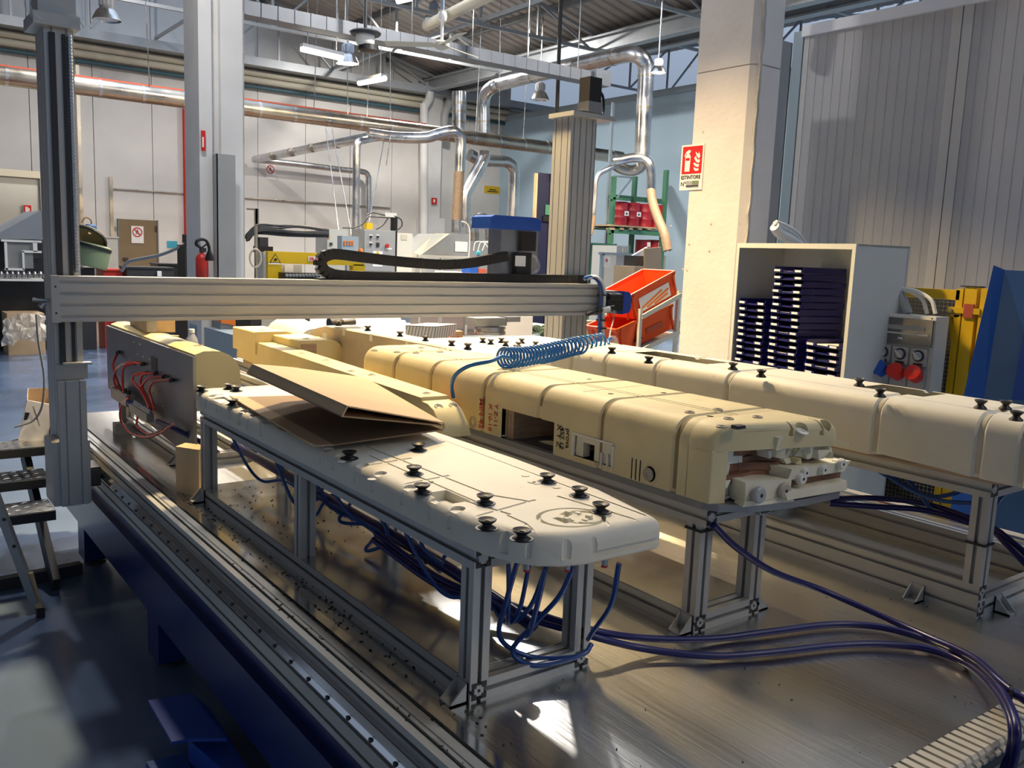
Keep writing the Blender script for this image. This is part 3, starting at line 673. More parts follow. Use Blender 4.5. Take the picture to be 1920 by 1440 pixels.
# ---------------------------------------------------------------- dark upright plate with half-round yellow mould
M0 = thing('foam_mould', 'upright dark aluminium plate with a half-round yellow mould behind it', 'mould', (1.05, 4.0, .80))
pz = [(3.345, .72), (4.35, .775), (4.735, .805), (4.745, 1.118), (3.345, 1.122)]
obj('upright_plate', MB().prism([(1.015, y_, z_) for y_, z_ in pz], (.012, 0, 0)), 'plate_grey', M0)
prof = [(1.027, .93), (1.027, 1.128), (1.06, 1.140), (1.10, 1.140)]+[(1.10+.10*math.sin(math.radians(a)), 1.05+.09*math.cos(math.radians(a))) for a in (15, 35, 55, 75, 90)]+[(1.203, .99), (1.195, .93)]
obj('half_round_body', MB().prism([(a, 3.36, b) for a, b in prof], (0, 1.34, 0)), 'yellow_beam', M0, 30)
pr = MB()
for k in range(26):
    y_ = 3.4+1.3*((k*37) % 26)/26; z_ = (1.09, 1.04, .90, .87, 1.0, .82)[k % 6]
    if z_ < .85 and y_ > 4.3: continue
    pr.lathe((1.015, y_, z_), [(.004, 0), (.002, .003)], (-1, 0, 0), 8)
obj('rivets', pr, 'steel', M0)
obj('plate_stamp', MB().box((1.0135, 3.83, 1.0), (1.0148, 3.92, 1.06)), 'dark', M0)
pads(M0, [(1.10, 3.55, 1.140), (1.08, 3.75, 1.140), (1.12, 3.95, 1.140)], r=.02)
wk = thing('wood_block', 'light wooden block resting on the half-round yellow mould', 'wood block', (1.1, 4.3, 1.14))
obj('block', MB().obox((1.045, 4.10, 1.142), (.12, -.01, 0), (.03, .42, 0), (0, 0, .06)), 'wood', wk)
obj('end_label', MB().obox((1.046, 4.0985, 1.145), (.04, -.0033, 0), (0, -.001, 0), (0, 0, .054)), 'alu_dark', wk)
wk = thing('wood_block', 'tall wooden block standing on the table beside the front bench', 'wood block', (.93, 3.2, T))
bl = MB(); a = P(322, 920, Z=T); b = P(352, 932, Z=T); a = V((.905, 3.20, T)); u = V((.055, -.09, 0)); v = V((.05, .045, 0))
bl.prism([a, a+u, a+u+v, a+v], (0, 0, .17)); obj('block', bl, 'wood', wk)
# red air hoses and their manifold
mf = thing('air_manifold', 'aluminium air manifold with brass fittings in front of the dark plate', 'manifold', (.99, 4.0, T))
obj('manifold_bar', MB().box((.955, 3.78, .80), (.985, 4.06, .835)), 'alu_dark', mf); obj('manifold_bar', MB().box((.955, 4.12, .81), (.995, 4.40, .86)), 'alu_dark', mf)
for k in range(8):
    y_ = 3.80+.033*k; obj('fitting', MB().lathe((.972, y_, .835), [(.010, 0), (.010, .008), (.006, .010), (.006, .018)], seg=8), 'steel', mf)
for k in range(4): obj('fitting', MB().lathe((.975, 4.15+.06*k, .86), [(.009, 0), (.009, .01), (.006, .02)], seg=8), 'black', mf)
obj('manifold_foot', MB().bar((.97, 4.25, .81), (.99, 4.33, .70), .03, .012).box((.95, 4.30, T), (1.02, 4.36, T+.05)), 'alu_dark', mf)
obj('joiner', MB().cyl((.97, 4.06, .82), (.97, 4.12, .83), .012), 'blue_hose', mf)
rh = [[(222, 660), (212, 685), (222, 720), (228, 745)], [(268, 682), (240, 680), (220, 690), (214, 715), (228, 745)], [(255, 680), (232, 690), (230, 720), (233, 745)],
      [(275, 699), (252, 703), (250, 715), (266, 735), (280, 765)], [(292, 699), (268, 703), (264, 722), (275, 745), (284, 765)], [(308, 705), (278, 710), (266, 730), (282, 760), (285, 768)], [(322, 712), (290, 715), (280, 730), (286, 755), (290, 770)]]
for k, h in enumerate(rh):
    pts = [P(h[0][0], h[0][1], X=1.012)]+[P(a, b, X=.975-.01*math.sin(k)) for a, b in h[1:]]
    t = thing('air_hose', 'red air hose leaving the dark upright plate, %s from the left' % ('first', 'second', 'third', 'fourth', 'fifth', 'sixth', 'seventh')[k], 'hose', pts[0], 'red air hoses on the upright plate')
    obj('hose', MB().tube(spline(pts, 8), .0055, 8), 'red_hose', t, 60); obj('elbow', MB().cyl(pts[0], pts[0]+V((-.012, -.03, 0)), .008, seg=8), 'black', t)
lp = [(242, 745), (228, 760), (226, 785), (240, 808), (270, 820), (300, 812), (325, 795)]
one('air_hose', MB().tube(spline([P(a, b, X=.96) for a, b in lp], 8), .0055, 8), 'red_hose', 'red air hose making a wide loop down to the table', 'hose', smooth=60)
one('air_hose', MB().tube(spline([P(a, b, X=.965) for a, b in ((258, 780), (258, 800), (280, 814), (305, 806))], 8), .005, 8), 'red_hose', 'short red air hose inside the wide red loop', 'hose', smooth=60)
one('supply_hose', MB().tube(spline([P(295, 790, X=.965), P(330, 805, X=.985), P(375, 828, X=1.05), P(410, 850, X=1.1)], 8), .010, 10), 'navy_hose', 'navy hose running from the air manifold under the front mould', 'hose', smooth=60)

# ---------------------------------------------------------------- moulds at the back of the table
def small_mould(label, x0, y0, x1, y1, Yf, dep, m):
    a = P(x0, y1, Y=Yf); b = P(x1, y0, Y=Yf); t = thing('foam_mould', label, 'mould', ((a.x+b.x)/2, Yf, a.z)); w_ = b.x-a.x; h = b.z-a.z
    pr_ = [(a.x, a.z), (a.x, b.z-.004), (a.x+.004, b.z)]+[(b.x-h*.5+h*.5*math.sin(math.radians(q)), b.z-h*.5+h*.5*math.cos(math.radians(q))) for q in (0, 25, 50, 75, 90)]+[(b.x, a.z)]
    obj('mould_body', MB().prism([(p[0], Yf, p[1]) for p in pr_], (0, dep, 0)), m, t, 30)
    pads(t, [(a.x+w_*.35, Yf+dep*.3, b.z), (a.x+w_*.7, Yf+dep*.5, b.z)], r=.016); return t, a, b
t, a, b = small_mould('small dark yellow mould behind the yellow beam mould, on the left', 478, 621, 556, 665, 4.05, .3, 'yellow_beam')
t, a, b = small_mould('small yellow mould with a brown recess between the beam and the brown sided mould', 560, 637, 642, 685, 3.75, .3, 'yellow_beam')
obj('brown_recess', MB().box((a.x+.01, 3.747, a.z+.03), (a.x+.085, 3.752, b.z-.015)), 'brown_ply', t)
M4 = thing('foam_mould', 'brown sided mould with a narrow white top behind the yellow vehicle-shaped one', 'mould', (2.0, 3.5, .98))
o4 = V((1.86, 2.62, 0)); d4 = V((-.035, 1, 0)).normalized(); e4 = V((d4.y, -d4.x, 0))
top4 = [(0, 1.10), (.10, 1.155), (.20, 1.172), (.35, 1.176), (1.3, 1.172), (1.42, 1.15), (1.48, 1.10), (1.49, .98)]
def q4(u, v, z): p = o4+e4*u+d4*v; return (p.x, p.y, z)
obj('mould_side', MB().prism([q4(0, v, z) for v, z in [(0, .98)]+top4], e4*.012), 'beige_side', M4)
obj('mould_top', MB().loft([[q4(.012, v, .98), q4(.012, v, z), q4(.016, v, z+.004), q4(.125, v, z+.004), q4(.14, v, z-.012), q4(.14, v, .98)] for v, z in top4]), 'cream', M4, 35)
for v in (.28, .55, .85, 1.1): obj('side_lug', MB().obox(q4(-.002, v, top4[3][1]-.03), e4*.004, d4*.025, (0, 0, .03)), 'white_nylon', M4)
for v, h in ((.62, .04), (1.28, .05)): obj('tape_patch', MB().obox(q4(-.0015, v, 1.09), e4*.002, d4*.05, (0, 0, h)), 'white_paper', M4)
cups(M4, [q4(.06, v, 1.178) for v in (.22, .33, .52, .72, 1.0, 1.28)])
M5 = thing('foam_mould', 'flat white mould at the back under the gantry head', 'mould', (2.6, 3.3, 1.0))
obj('mould_body', long_mould(2.18, 2.95, 1.0, 1.125, .05, .03, lambda x_: 2.98, 3.75, [3.3]), 'cream_wear', M5, 40)
cups(M5, [P(a, b, Z=1.127) for a, b in ((905, 642), (920, 645), (940, 642), (948, 648), (978, 643), (972, 650), (1004, 649), (968, 656))])
obj('bench_leg', MB().box((2.25, 3.05, T), (2.3, 3.1, 1.0)).box((2.85, 3.05, T), (2.9, 3.1, 1.0)).box((2.25, 3.65, T), (2.3, 3.7, 1.0)).box((2.85, 3.65, T), (2.9, 3.7, 1.0)), 'alu', M5)
M7 = thing('foam_mould', 'white domed mould end beside the brown sided mould', 'mould', (1.7, 4.6, 1.0))
obj('mould_body', MB().loft([[(1.92+.13*math.cos(q)*s_, 4.3+.10*k, 1.0+.165*math.sin(q)*s_) for q in [math.pi*j/10 for j in range(11)]] for k, s_ in enumerate((.75, .92, 1, 1, .9))]), 'cream', M7, 50)
# carton, tan block and rags on the rear mould
bx_ = thing('carton', 'blue and white patterned carton on the rear white mould', 'box', P(800, 635, Y=4.15))
a = P(760, 634, Y=4.1); b = P(760, 610, Y=4.1); h = b.z-a.z; u = P(797, 634, Y=4.1)-a; v = V((.22, .10, 0))
u = V((.12, -.10, 0)); v = V((.20, .10, 0)); o_ = V((a.x, a.y, a.z))
obj('carton_body', MB().obox(o_, u, v, (0, 0, h)), 'print_grey', bx_); obj('carton_lid', MB().obox(o_+V((0, 0, h)), u, v, (0, 0, .002)), 'white_paper', bx_)
for k in range(9):
    for w0, dr in ((o_, u), (o_+u, v)):
        n_ = dr.cross(V((0, 0, 1))).normalized()*.0008
        p0 = w0+dr*(k/9)+n_; p1 = w0+dr*min(1, (k+.25)/9+.10)+n_
        obj('print_stripe', MB().prism([p0+V((0, 0, .004)), w0+dr*((k+.5)/9)+n_+V((0, 0, .004)), p1+V((0, 0, h-.004)), w0+dr*min(.98, (k+.1)/9+.06)+n_+V((0, 0, h-.004))], n_*.3), 'white_paper', bx_)
a = P(843, 634, Y=4.1); b = P(868, 621, Y=4.1); one('tan_block', MB().box((a.x, 4.1, a.z), (b.x, 4.17, b.z)), 'card', 'small tan block beside the patterned carton', 'block')
rg = MB()
for k in range(14):
    c = P(838+2.8*k, 637+2*math.sin(k*2.1), Y=4.05); rg.lathe(c, [(.005, -.006), (.012+.004*math.sin(k), 0), (.006, .007)], (math.sin(k), math.cos(k*1.7), .6), 7)
one('rag_scraps', rg, 'red_rust', 'crumpled coloured scraps in front of the patterned carton', 'scraps')
bt = thing('water_bottle', 'clear plastic water bottle with white cap behind the half-round mould', 'bottle', P(360, 655, Y=4.9)); c = P(360, 655, Y=4.9); s_ = (P(360, 618, Y=4.9).z-c.z)
obj('bottle_body', MB().lathe(c, [(.03, T-c.z+.001), (.033, T-c.z+.012), (.033, s_*.35), (.028, s_*.55), (.014, s_*.78), (.013, s_*.85)], seg=18), 'clear_plastic', bt, 40); obj('cap', MB().lathe(c+V((0, 0, s_*.85)), [(.015, 0), (.015, s_*.17), (.013, s_*.18)], seg=16), 'white_paint', bt)
obj('label_band', MB().lathe(c+V((0, 0, -.045)), [(.0335, 0), (.0335, .05)], seg=18), 'blue_cover', bt)

# ---------------------------------------------------------------- folded cardboard on the front mould
cb = thing('folded_cardboard', 'folded brown cardboard sheet lying open on the front white mould', 'cardboard', (1.12, 2.2, 1.04))
th = .004
A = P(430, 744, Z=1.045); B = P(586, 838, Z=1.048); Cc = P(640, 741, Z=1.042); lowR_f = P(826, 806, Z=1.056); lowL_b = P(497, 737, Z=1.046)
def slab(pts, m, name, up=th):
    return obj(name, MB().prism([V(p) for p in pts], (0, 0, up)), m, cb)
C1 = P(462, 746, Z=1.047); C2 = P(625, 836, Z=1.05)
slab([A, C1, C2, B], 'card', 'front_strip')
D1 = V((1.37, 2.72, 1.050)); D2 = P(828, 808, Z=1.062)
slab([C1, D1, D2, C2], 'card_in', 'lower_flap')
E1 = V((1.40, 2.74, 1.075)); F1 = P(462, 700, Y=2.62); F2 = P(640, 782, Y=1.93); E2 = D2+V((.006, .0, .012))
slab([F1, E1, E2, F2], 'card_in', 'middle_flap', .0035)
G1 = P(472, 684, Y=2.60); G2 = P(650, 763, Y=1.92)
obj('folded_edge', MB().add([F1, F2, G2, G1, F1+V((.004, 0, 0)), F2+V((.004, 0, 0)), G2+V((.004, 0, 0)), G1+V((.004, 0, 0))], [(0, 1, 2, 3), (7, 6, 5, 4), (0, 4, 5, 1), (1, 5, 6, 2), (2, 6, 7, 3), (3, 7, 4, 0)]), 'card', cb)
Hm = P(545, 690, Y=2.72); I1 = V((1.41, 2.72, 1.105)); I2 = E2+V((0, 0, .008))
slab([G1, Hm, I1, I2, G2], 'card', 'upper_flap', .0035)
obj('fold_spine', MB().tube([D2, D2+V((.012, .006, .008)), I2], .003, 6), 'card_edge', cb)

# ---------------------------------------------------------------- air hoses under and between the benches
ORD = 'first second third fourth fifth sixth seventh eighth ninth tenth eleventh twelfth thirteenth fourteenth fifteenth sixteenth'.split()
for k in range(16):
    y0 = 2.95-k*.098; x0 = 1.0+.05*((k*5) % 4); sag = rnd.uniform(.74, .84); y1 = y0-rnd.uniform(.12, .3)
    pts = [(x0, y0, .97), (x0+.01, y0-.01, .92), (x0+.05, y0-.07, sag+.03), (1.10+.02*(k % 3), (y0+y1)/2, sag-.03), (1.14+.015*(k % 4), y1, .76+.006*(k % 5)), (1.15, y1-.15, .755)]
    if k > 12: pts = [(1.02+.06*(k-12), 1.45-.05*(k-13), .965), (1.03+.06*(k-12), 1.44, .90), (1.05+.03*(k-12), 1.42, .80), (1.12, 1.48, .745), (1.16, 1.60, .75)]
    one('air_hose', MB().tube(spline(pts, 7), .0052, 8), 'blue_hose', 'thin blue air hose hanging under the front white mould, %s from its far end' % ORD[k], 'hose', 'blue hoses under the front mould', 60)
for k, pts in enumerate([[(1.06, 1.28, .94), (1.06, 1.30, .86), (1.09, 1.36, .77), (1.14, 1.45, .72)], [(1.11, 1.255, .945), (1.10, 1.28, .88), (1.085, 1.34, .80), (1.08, 1.40, .72), (1.12, 1.37, .69), (1.22, 1.34, .70), (1.255, 1.345, .715)], [(1.215, 1.235, .94), (1.215, 1.25, .85), (1.235, 1.32, .76), (1.25, 1.352, .725)], [(1.03, 1.33, .95), (1.03, 1.36, .86), (1.06, 1.42, .75), (1.12, 1.40, .70), (1.2, 1.352, .695), (1.25, 1.35, .70)]]):
    one('air_hose', MB().tube(spline(pts, 8), .0055, 8), 'blue_hose', ('blue air hose dropping straight from the nose of the front mould', 'blue air hose curling below the nose fitting of the front mould', 'rightmost blue air hose hanging from the front mould past the bench leg', 'blue air hose looping low beside the front bench leg')[k], 'hose', smooth=60)
def px_hose(pts): return [P(a, b, Z=z) for a, b, z in pts]
big = [('navy hose sweeping across the table, upper of the pair from the front bench', [(705, 1000, .80), (830, 1088, .76), (960, 1135, .74), (1088, 1176, .73), (1200, 1196, .69), (1330, 1198, .664), (1440, 1185, .664), (1560, 1171, .664), (1650, 1176, .664), (1740, 1200, .666), (1815, 1238, .675), (1870, 1285, .69), (1902, 1345, .70), (1905, 1400, .66), (1893, 1450, .58)]),
       ('navy hose sweeping across the table, lower of the pair from the front bench', [(700, 1012, .79), (825, 1100, .75), (960, 1150, .73), (1092, 1188, .72), (1200, 1215, .68), (1330, 1230, .664), (1440, 1224, .664), (1560, 1211, .664), (1650, 1208, .664), (1740, 1217, .664), (1812, 1245, .666), (1862, 1290, .68), (1894, 1345, .69), (1896, 1400, .65), (1880, 1450, .57)]),
       ('navy hose dropping from the yellow mould bench and crossing the table', [(1337, 984, .93), (1380, 1026, .86), (1450, 1072, .78), (1540, 1106, .72), (1640, 1150, .68), (1730, 1190, .672), (1822, 1232, .69), (1880, 1282, .70), (1930, 1318, .69), (1990, 1345, .65)]),
       ('navy hose between the yellow mould bench and the right bench, upper one', [(1555, 936, .86), (1640, 934, .86), (1740, 946, .87), (1850, 985, .86), (1890, 1010, .85), (1960, 1070, .80)]),
       ('navy hose between the yellow mould bench and the right bench, lower one', [(1555, 944, .85), (1640, 950, .85), (1740, 958, .86), (1850, 993, .85), (1885, 1020, .84), (1960, 1095, .78)])]
for nm, pts in big:
    w3 = px_hose(pts); one('supply_hose', MB().tube(spline(w3, 8), .0085, 10), 'navy_hose', nm, 'hose', smooth=60)
one('supply_hose', MB().tube(spline([(1.15, 1.42, .755), (1.15, 1.8, .775), (1.13, 2.3, .79), (1.12, 2.8, .80), (1.12, 3.2, .80)], 8), .016, 10), 'navy_hose', 'thick navy hose bundle core running along under the front mould', 'hose', smooth=60)
for k, pts in enumerate([[(1600, 862, 1.0), (1650, 885, .97), (1700, 915, .93), (1760, 938, .90), (1850, 945, .89)], [(1655, 872, 1.0), (1690, 905, .95), (1740, 930, .92), (1790, 925, .95), (1830, 905, .98)], [(1690, 885, .97), (1720, 920, .92), (1745, 955, .88)], [(1860, 960, .93), (1880, 930, .96), (1915, 905, 1.0)]]):
    one('air_hose', MB().tube(spline([P(a, b, X=2.42+.03*k) for a, b, z in pts], 8), .006, 8), 'blue_hose', ('blue air hose sagging under the right bench, longest', 'blue air hose looping under the right bench', 'short blue air hose under the right bench crossing the navy hoses', 'blue air hose rising at the near post of the right bench')[k], 'hose', smooth=60)
def tie(c, d, r, label): 
    c = V(c); d = V(d).normalized(); one('cable_tie', MB().tube([c-d*.003, c+d*.003], r, 14), 'black', label, 'cable tie')
tie(P(1815, 1240, Z=.672), (.5, -.35, 0), .021, 'black cable tie around the navy hoses near the slatted edge')
tie(P(1893, 1302, Z=.69), (.3, -.5, 0), .021, 'black cable tie holding the navy hoses at the slatted edge')
tie(P(1090, 1182, Z=.725), (.6, -.3, 0), .02, 'black cable tie at the front bench leg')
one('cable_tie', MB().box((1.604, 1.359, .905), (1.656, 1.411, .911)), 'black', 'black cable tie around the yellow mould bench post', 'cable tie')
one('cable_tie', MB().box((2.320, 1.025, .845), (2.372, 1.077, .851)), 'black', 'black cable tie around the right bench post', 'cable tie')
# swarf
sw = MB()
for k in range(330):
    if k < 150: p = (rnd.uniform(.895, .95), rnd.uniform(1.2, 3.2), T+.0008)
    elif k < 210: p = (rnd.uniform(.81, .865), rnd.uniform(1.2, 2.4), T+.0008)
    elif k < 290: p = (rnd.uniform(.96, 1.27), rnd.uniform(2.2, 3.0), T+.0478)
    else: p = (rnd.uniform(.9, 2.3), rnd.uniform(.8, 1.35), T+.0008)
    a = rnd.uniform(0, 6.3); s_ = rnd.uniform(.002, .0065)*(1 if k < 290 else .6); c, n_ = math.cos(a)*s_, math.sin(a)*s_
    sw.prism([(p[0]-c, p[1]-n_, p[2]), (p[0]+n_*.4, p[1]-c*.4, p[2]), (p[0]+c, p[1]+n_, p[2]), (p[0]-n_*.4, p[1]+c*.4, p[2])], (0, 0, .001))
one('plastic_swarf', sw, 'chip', 'black plastic chips scattered over the table and rail', 'swarf', kind='stuff')

# ================================================================ gantry
gt = thing('gantry', 'aluminium gantry bridge with two tall posts spanning the table', 'gantry', (2, 3.9, T-.17))
GY = 3.78; zt = 1.3975; zb = 1.221; xl = .647; xr = 3.46
m = MB(); extr(m, (xl, GY, zb), (0, 1, 0), (0, 0, 1), (xr-xl, 0, 0), .09, zt-zb, 2, 4, .011, .010); bm_ = obj('bridge_beam', m, 'alu_x', gt)
obj('end_plate', MB().box((.617, GY-.002, zb-.002), (.647, GY+.10, zt+.002)), 'alu', gt); 
for z_ in (zb+.035, zt-.04): obj('end_screw', MB().lathe((.632, GY-.002, z_), [(.004, 0), (.004, .002)], (0, -1, 0), 10), 'dark', gt)
obj('clamp_lever', MB().cyl((.617, GY+.05, 1.30), (.56, GY+.05, 1.305), .007).cyl((.60, GY+.05, 1.29), (.585, GY+.05, 1.275), .012), 'steel', gt)
def post(x0, x1, y0, y1, z0, z1, nm, nw, mats):
    m = MB(); extr(m, (x0, y0, z0), (1, 0, 0), (0, 1, 0), (0, 0, z1-z0), x1-x0, y1-y0, nw, 3, .006, .006); return obj(nm, m, mats, gt)
LP = post(.639, .741, 3.875, 4.06, .55, 2.33, 'left_post', 2, 'alu_z')
obj('screw_shaft', MB().cyl((.725, 3.862, 1.41), (.725, 3.862, 2.31), .008, seg=10), 'galv', gt)
thd = MB()
for k in range(70): thd.lathe((.725, 3.862, 1.42+k*.0127), [(.0095, 0), (.0095, .005)], seg=10)
obj('screw_thread', thd, 'steel', gt)
obj('linear_guide', MB().box((.655, 3.86, 1.05), (.675, 3.875, 2.31)), 'dark', gt)
obj('linear_guide', MB().box((.70, 3.866, 1.05), (.712, 3.875, 2.31)), 'dark', gt)
obj('lower_bracket', MB().box((.637, 3.855, .985), (.752, 3.876, 1.045)).box((.66, 3.83, 1.045), (.765, 3.87, 1.053)), 'alu', gt)
obj('post_foot', MB().box((.60, 3.77, .492), (.735, 3.95, .748)), 'alu', gt)
m = MB(); extr(m, (.625, 3.755, .492), (1, 0, 0), (0, 1, 0), (0, 0, .50), .10, .02, 2, 1, .006, .006); obj('foot_face', m, 'alu', gt)
obj('carriage', MB().box((.735, 3.80, T-.10), (.778, 3.93, T-.022)), 'black', gt); obj('carriage_seal', MB().box((.742, 3.795, T-.095), (.776, 3.80, T-.03)), 'dark', gt)
hd = obj('post_head', MB().box((.60, 3.84, 2.33), (.76, 4.06, 2.375)).box((.62, 3.86, 2.375), (.75, 4.04, 2.46)), 'alu', gt)
obj('drive_motor', MB().box((.66, 3.87, 2.46), (.745, 4.0, 2.56)), 'black', gt)
obj('wire_bundle', MB().tube(spline([(.61, 3.87, 2.44), (.585, 3.86, 2.40), (.60, 3.85, 2.36), (.63, 3.85, 2.34)], 6), .012, 8), 'clear_plastic', gt, 60)
RP = post(3.27, 3.45, 3.90, 4.06, .55, 2.33, 'right_post', 4, 'alu_z')
obj('screw_shaft', MB().cyl((3.462, 3.93, 1.41), (3.462, 3.93, 2.31), .008, seg=10), 'galv', gt)
obj('linear_guide', MB().box((3.45, 3.905, .6), (3.462, 3.915, 2.3)).box((3.45, 3.95, .6), (3.47, 3.97, 2.3)), 'dark', gt)
obj('post_side', MB().box((3.45, 3.90, .55), (3.455, 4.06, 2.32)), 'alu_dark', gt)
obj('post_head', MB().box((3.25, 3.86, 2.32), (3.56, 4.08, 2.345)), 'alu', gt)
obj('gearbox', MB().box((3.40, 3.91, 2.345), (3.50, 4.01, 2.42)), 'steel', gt); obj('drive_motor', MB().box((3.405, 3.915, 2.42), (3.495, 4.005, 2.555)), 'black', gt)
obj('motor_cable', MB().tube(spline([(3.5, 3.95, 2.50), (3.53, 3.94, 2.46), (3.53, 3.93, 2.38), (3.48, 3.9, 2.35), (3.36, 3.88, 2.35), (3.28, 3.88, 2.345)], 6), .008, 8), 'black', gt, 60)
obj('end_drive', MB().box((3.47, 3.80, 1.23), (3.60, 3.90, 1.36)), 'alu', gt); obj('end_motor', MB().box((3.48, 3.76, 1.245), (3.61, 3.80, 1.31)).cyl((3.50, 3.775, 1.325), (3.60, 3.775, 1.325), .022), 'black', gt)
obj('end_cover', MB().prism([(3.62, 3.77, 1.225), (3.67, 3.77, 1.235), (3.685, 3.77, 1.26), (3.685, 3.77, 1.33), (3.665, 3.77, 1.355), (3.62, 3.77, 1.36)], (0, .14, 0)), 'blue_cover', gt)
obj('end_clamp', MB().box((3.685, 3.80, 1.29), (3.72, 3.83, 1.32)), 'black', gt)
# tool head behind the bridge
hd = thing('tool_head', 'vertical tool head with blue cover mounted on the gantry bridge', 'tool head', (2.98, 3.95, 1.1))
def hb(x0, y0, x1, y1, Ya, Yb):
    a = P(x0, y1, Y=Ya); b = P(x1, y0, Y=Ya); return MB().box((a.x, Ya, a.z), (b.x, Yb, b.z))
obj('head_column', hb(937, 430, 1010, 520, 3.90, 4.02), 'steel', hd)
a = P(919, 428, Y=3.87); b = P(1015, 409, Y=3.87)
obj('blue_cover', MB().prism([(a.x, 3.87, a.z), (a.x+.005, 3.87, b.z-.01), (a.x+.03, 3.87, b.z), (b.x-.04, 3.87, b.z), (b.x, 3.87, b.z-.015), (b.x, 3.87, a.z)], (0, .18, 0)), 'blue_cover', hd)
obj('servo_motor', hb(968, 474, 997, 518, 3.86, 3.90), 'black', hd); obj('motor_plate', hb(966, 480, 986, 499, 3.857, 3.86), 'white_paper', hd); obj('servo_motor', hb(978, 435, 1006, 470, 3.87, 3.9), 'black', hd)
obj('motor_loom', MB().tube(spline([P(1000, 478, Y=3.87), P(1008, 490, Y=3.86), P(1009, 505, Y=3.86), P(995, 516, Y=3.86)], 6), .009, 8), 'clear_plastic', hd, 60)
sp = P(922, 597, Y=3.95); obj('spindle_block', hb(893, 596, 951, 612, 3.92, 4.03), 'alu', hd); obj('side_clamp', hb(950, 594, 976, 604, 3.92, 4.0), 'alu', hd)
c = P(919, 612, Y=3.97); h = P(919, 626, Y=3.97).z-c.z; obj('spindle_nose', MB().lathe(c, [(.085, 0), (.087, h*.3), (.080, h*.35), (.080, h*.55), (.087, h*.6), (.086, h)], seg=28), 'steel', hd, 40)
# energy chain lying on the bridge
ch = thing('energy_chain', 'black plastic energy chain curling back along the top of the gantry bridge', 'cable chain', P(850, 525, Y=3.86))
pth = [(1096, 524), (960, 522), (840, 520), (720, 519), (640, 516), (615, 511), (604, 503), (600, 493), (604, 484), (616, 478), (632, 477), (680, 483), (740, 490), (800, 495), (840, 496), (880, 493), (920, 486), (950, 480)]
w3 = spline([P(a, b, Y=3.86) for a, b in pth], 24); acc = [0]
for i in range(1, len(w3)): acc.append(acc[-1]+(w3[i]-w3[i-1]).length)
lk = mesh_of('chain_link', MB().box((-.0115, -.022, -.024), (.0115, .022, .024)).box((-.013, -.024, -.018), (.010, -.020, .018)).box((-.0105, -.018, .024), (.0095, .018, .026)), 'black')
n_ = int(acc[-1]/.0235); j = 0
for k in range(n_):
    s_ = (k+.5)*.0235
    while acc[j+1] < s_: j += 1
    d = (w3[j+1]-w3[j]).normalized(); p = w3[j].lerp(w3[j+1], (s_-acc[j])/(acc[j+1]-acc[j]))
    o = bpy.data.objects.new('chain_link', lk); COL.objects.link(o); o.parent = ch; o.location = p-V(ch.location); o.rotation_euler = (0, -math.atan2(d.z, d.x), 0)
obj('chain_trough', MB().box((P(596, 530, Y=3.84).x, 3.83, zt), (P(1100, 530, Y=3.84).x, 3.89, zt+.006)), 'black', ch)
lm = [(1098, 522), (1112, 519), (1124, 527), (1130, 545), (1129, 575), (1127, 605), (1128, 640)]
t = thing('cable_loom', 'loom of blue and white air lines falling over the right end of the bridge', 'cable loom', P(1098, 522, Y=3.76))
for k in range(6):
    pts = [P(a+2.2*math.cos(k*1.05)*1.6, b+1.5*math.sin(k*1.05), Y=3.74+.012*(k % 3)) for a, b in lm]; obj('air_line', MB().tube(spline(pts, 6), .0085, 8), ('pipe_white', 'coil_blue', 'pipe_white', 'blue_hose', 'clear_plastic', 'coil_blue')[k], t, 60)
for a, b in ((1129, 553), (1128, 578), (1127, 600), (1128, 615)): obj('loom_tie', MB().lathe(P(a, b, Y=3.75), [(.030, -.004), (.030, .004)], seg=14), 'black', t)
obj('junction', MB().cyl(P(1118, 583, Y=3.73), P(1150, 577, Y=3.73), .016).cyl(P(1100, 590, Y=3.73), P(1120, 582, Y=3.73), .012), 'black', t)
obj('connector', MB().cyl(P(1130, 582, Y=3.715), P(1142, 579, Y=3.715), .016), 'white_nylon', t)
# coiled blue hose
ct = thing('coiled_hose', 'bright blue coiled air hose stretched between the gantry and the yellow mould', 'hose', P(1040, 660, Y=3.35))
cl = [P(a, b, Y=y_) for a, b, y_ in ((944, 671, 2.33), (985, 669, 2.40), (1030, 661, 2.48), (1075, 650, 2.58), (1130, 640, 2.72))]; cp = spline(cl, 150); hx = []
nt_ = 27; tot = len(cp)-1; R_ = .033
for i in range(0, tot):
    d = (cp[i+1]-cp[i]).normalized(); s1 = d.cross(V((0, 0, 1))).normalized(); s2 = s1.cross(d); a = 2*math.pi*nt_*i/tot
    hx.append(cp[i]+s1*R_*math.cos(a)*.9+s2*R_*math.sin(a))
st = [P(850, 745, Y=2.42), P(847, 722, Y=2.40), P(855, 702, Y=2.37), P(880, 686, Y=2.33), P(920, 677, Y=2.29), P(942, 668, Y=2.30)]
obj('coil', MB().tube(hx, .0044, 7), 'coil_blue', ct, 70); obj('lead', MB().tube(spline(st, 10)+[hx[0]], .0068, 8), 'coil_blue', ct, 70)
obj('tail', MB().tube([hx[-1], P(1140, 637, Y=2.72), P(1146, 634, Y=2.72)], .0062, 8), 'coil_blue', ct, 70); obj('plug', MB().lathe(P(1148, 645, Y=2.74), [(.022, -.03), (.026, -.02), (.026, .015), (.012, .035)], seg=14), 'clear_plastic', ct, 40)
obj('hook_wire', MB().tube(spline([P(1152, 575, Y=3.72), P(1150, 600, Y=3.7), P(1146, 615, Y=3.2), P(1142, 635, Y=2.75)], 6), .004, 7), 'steel', ct, 60)
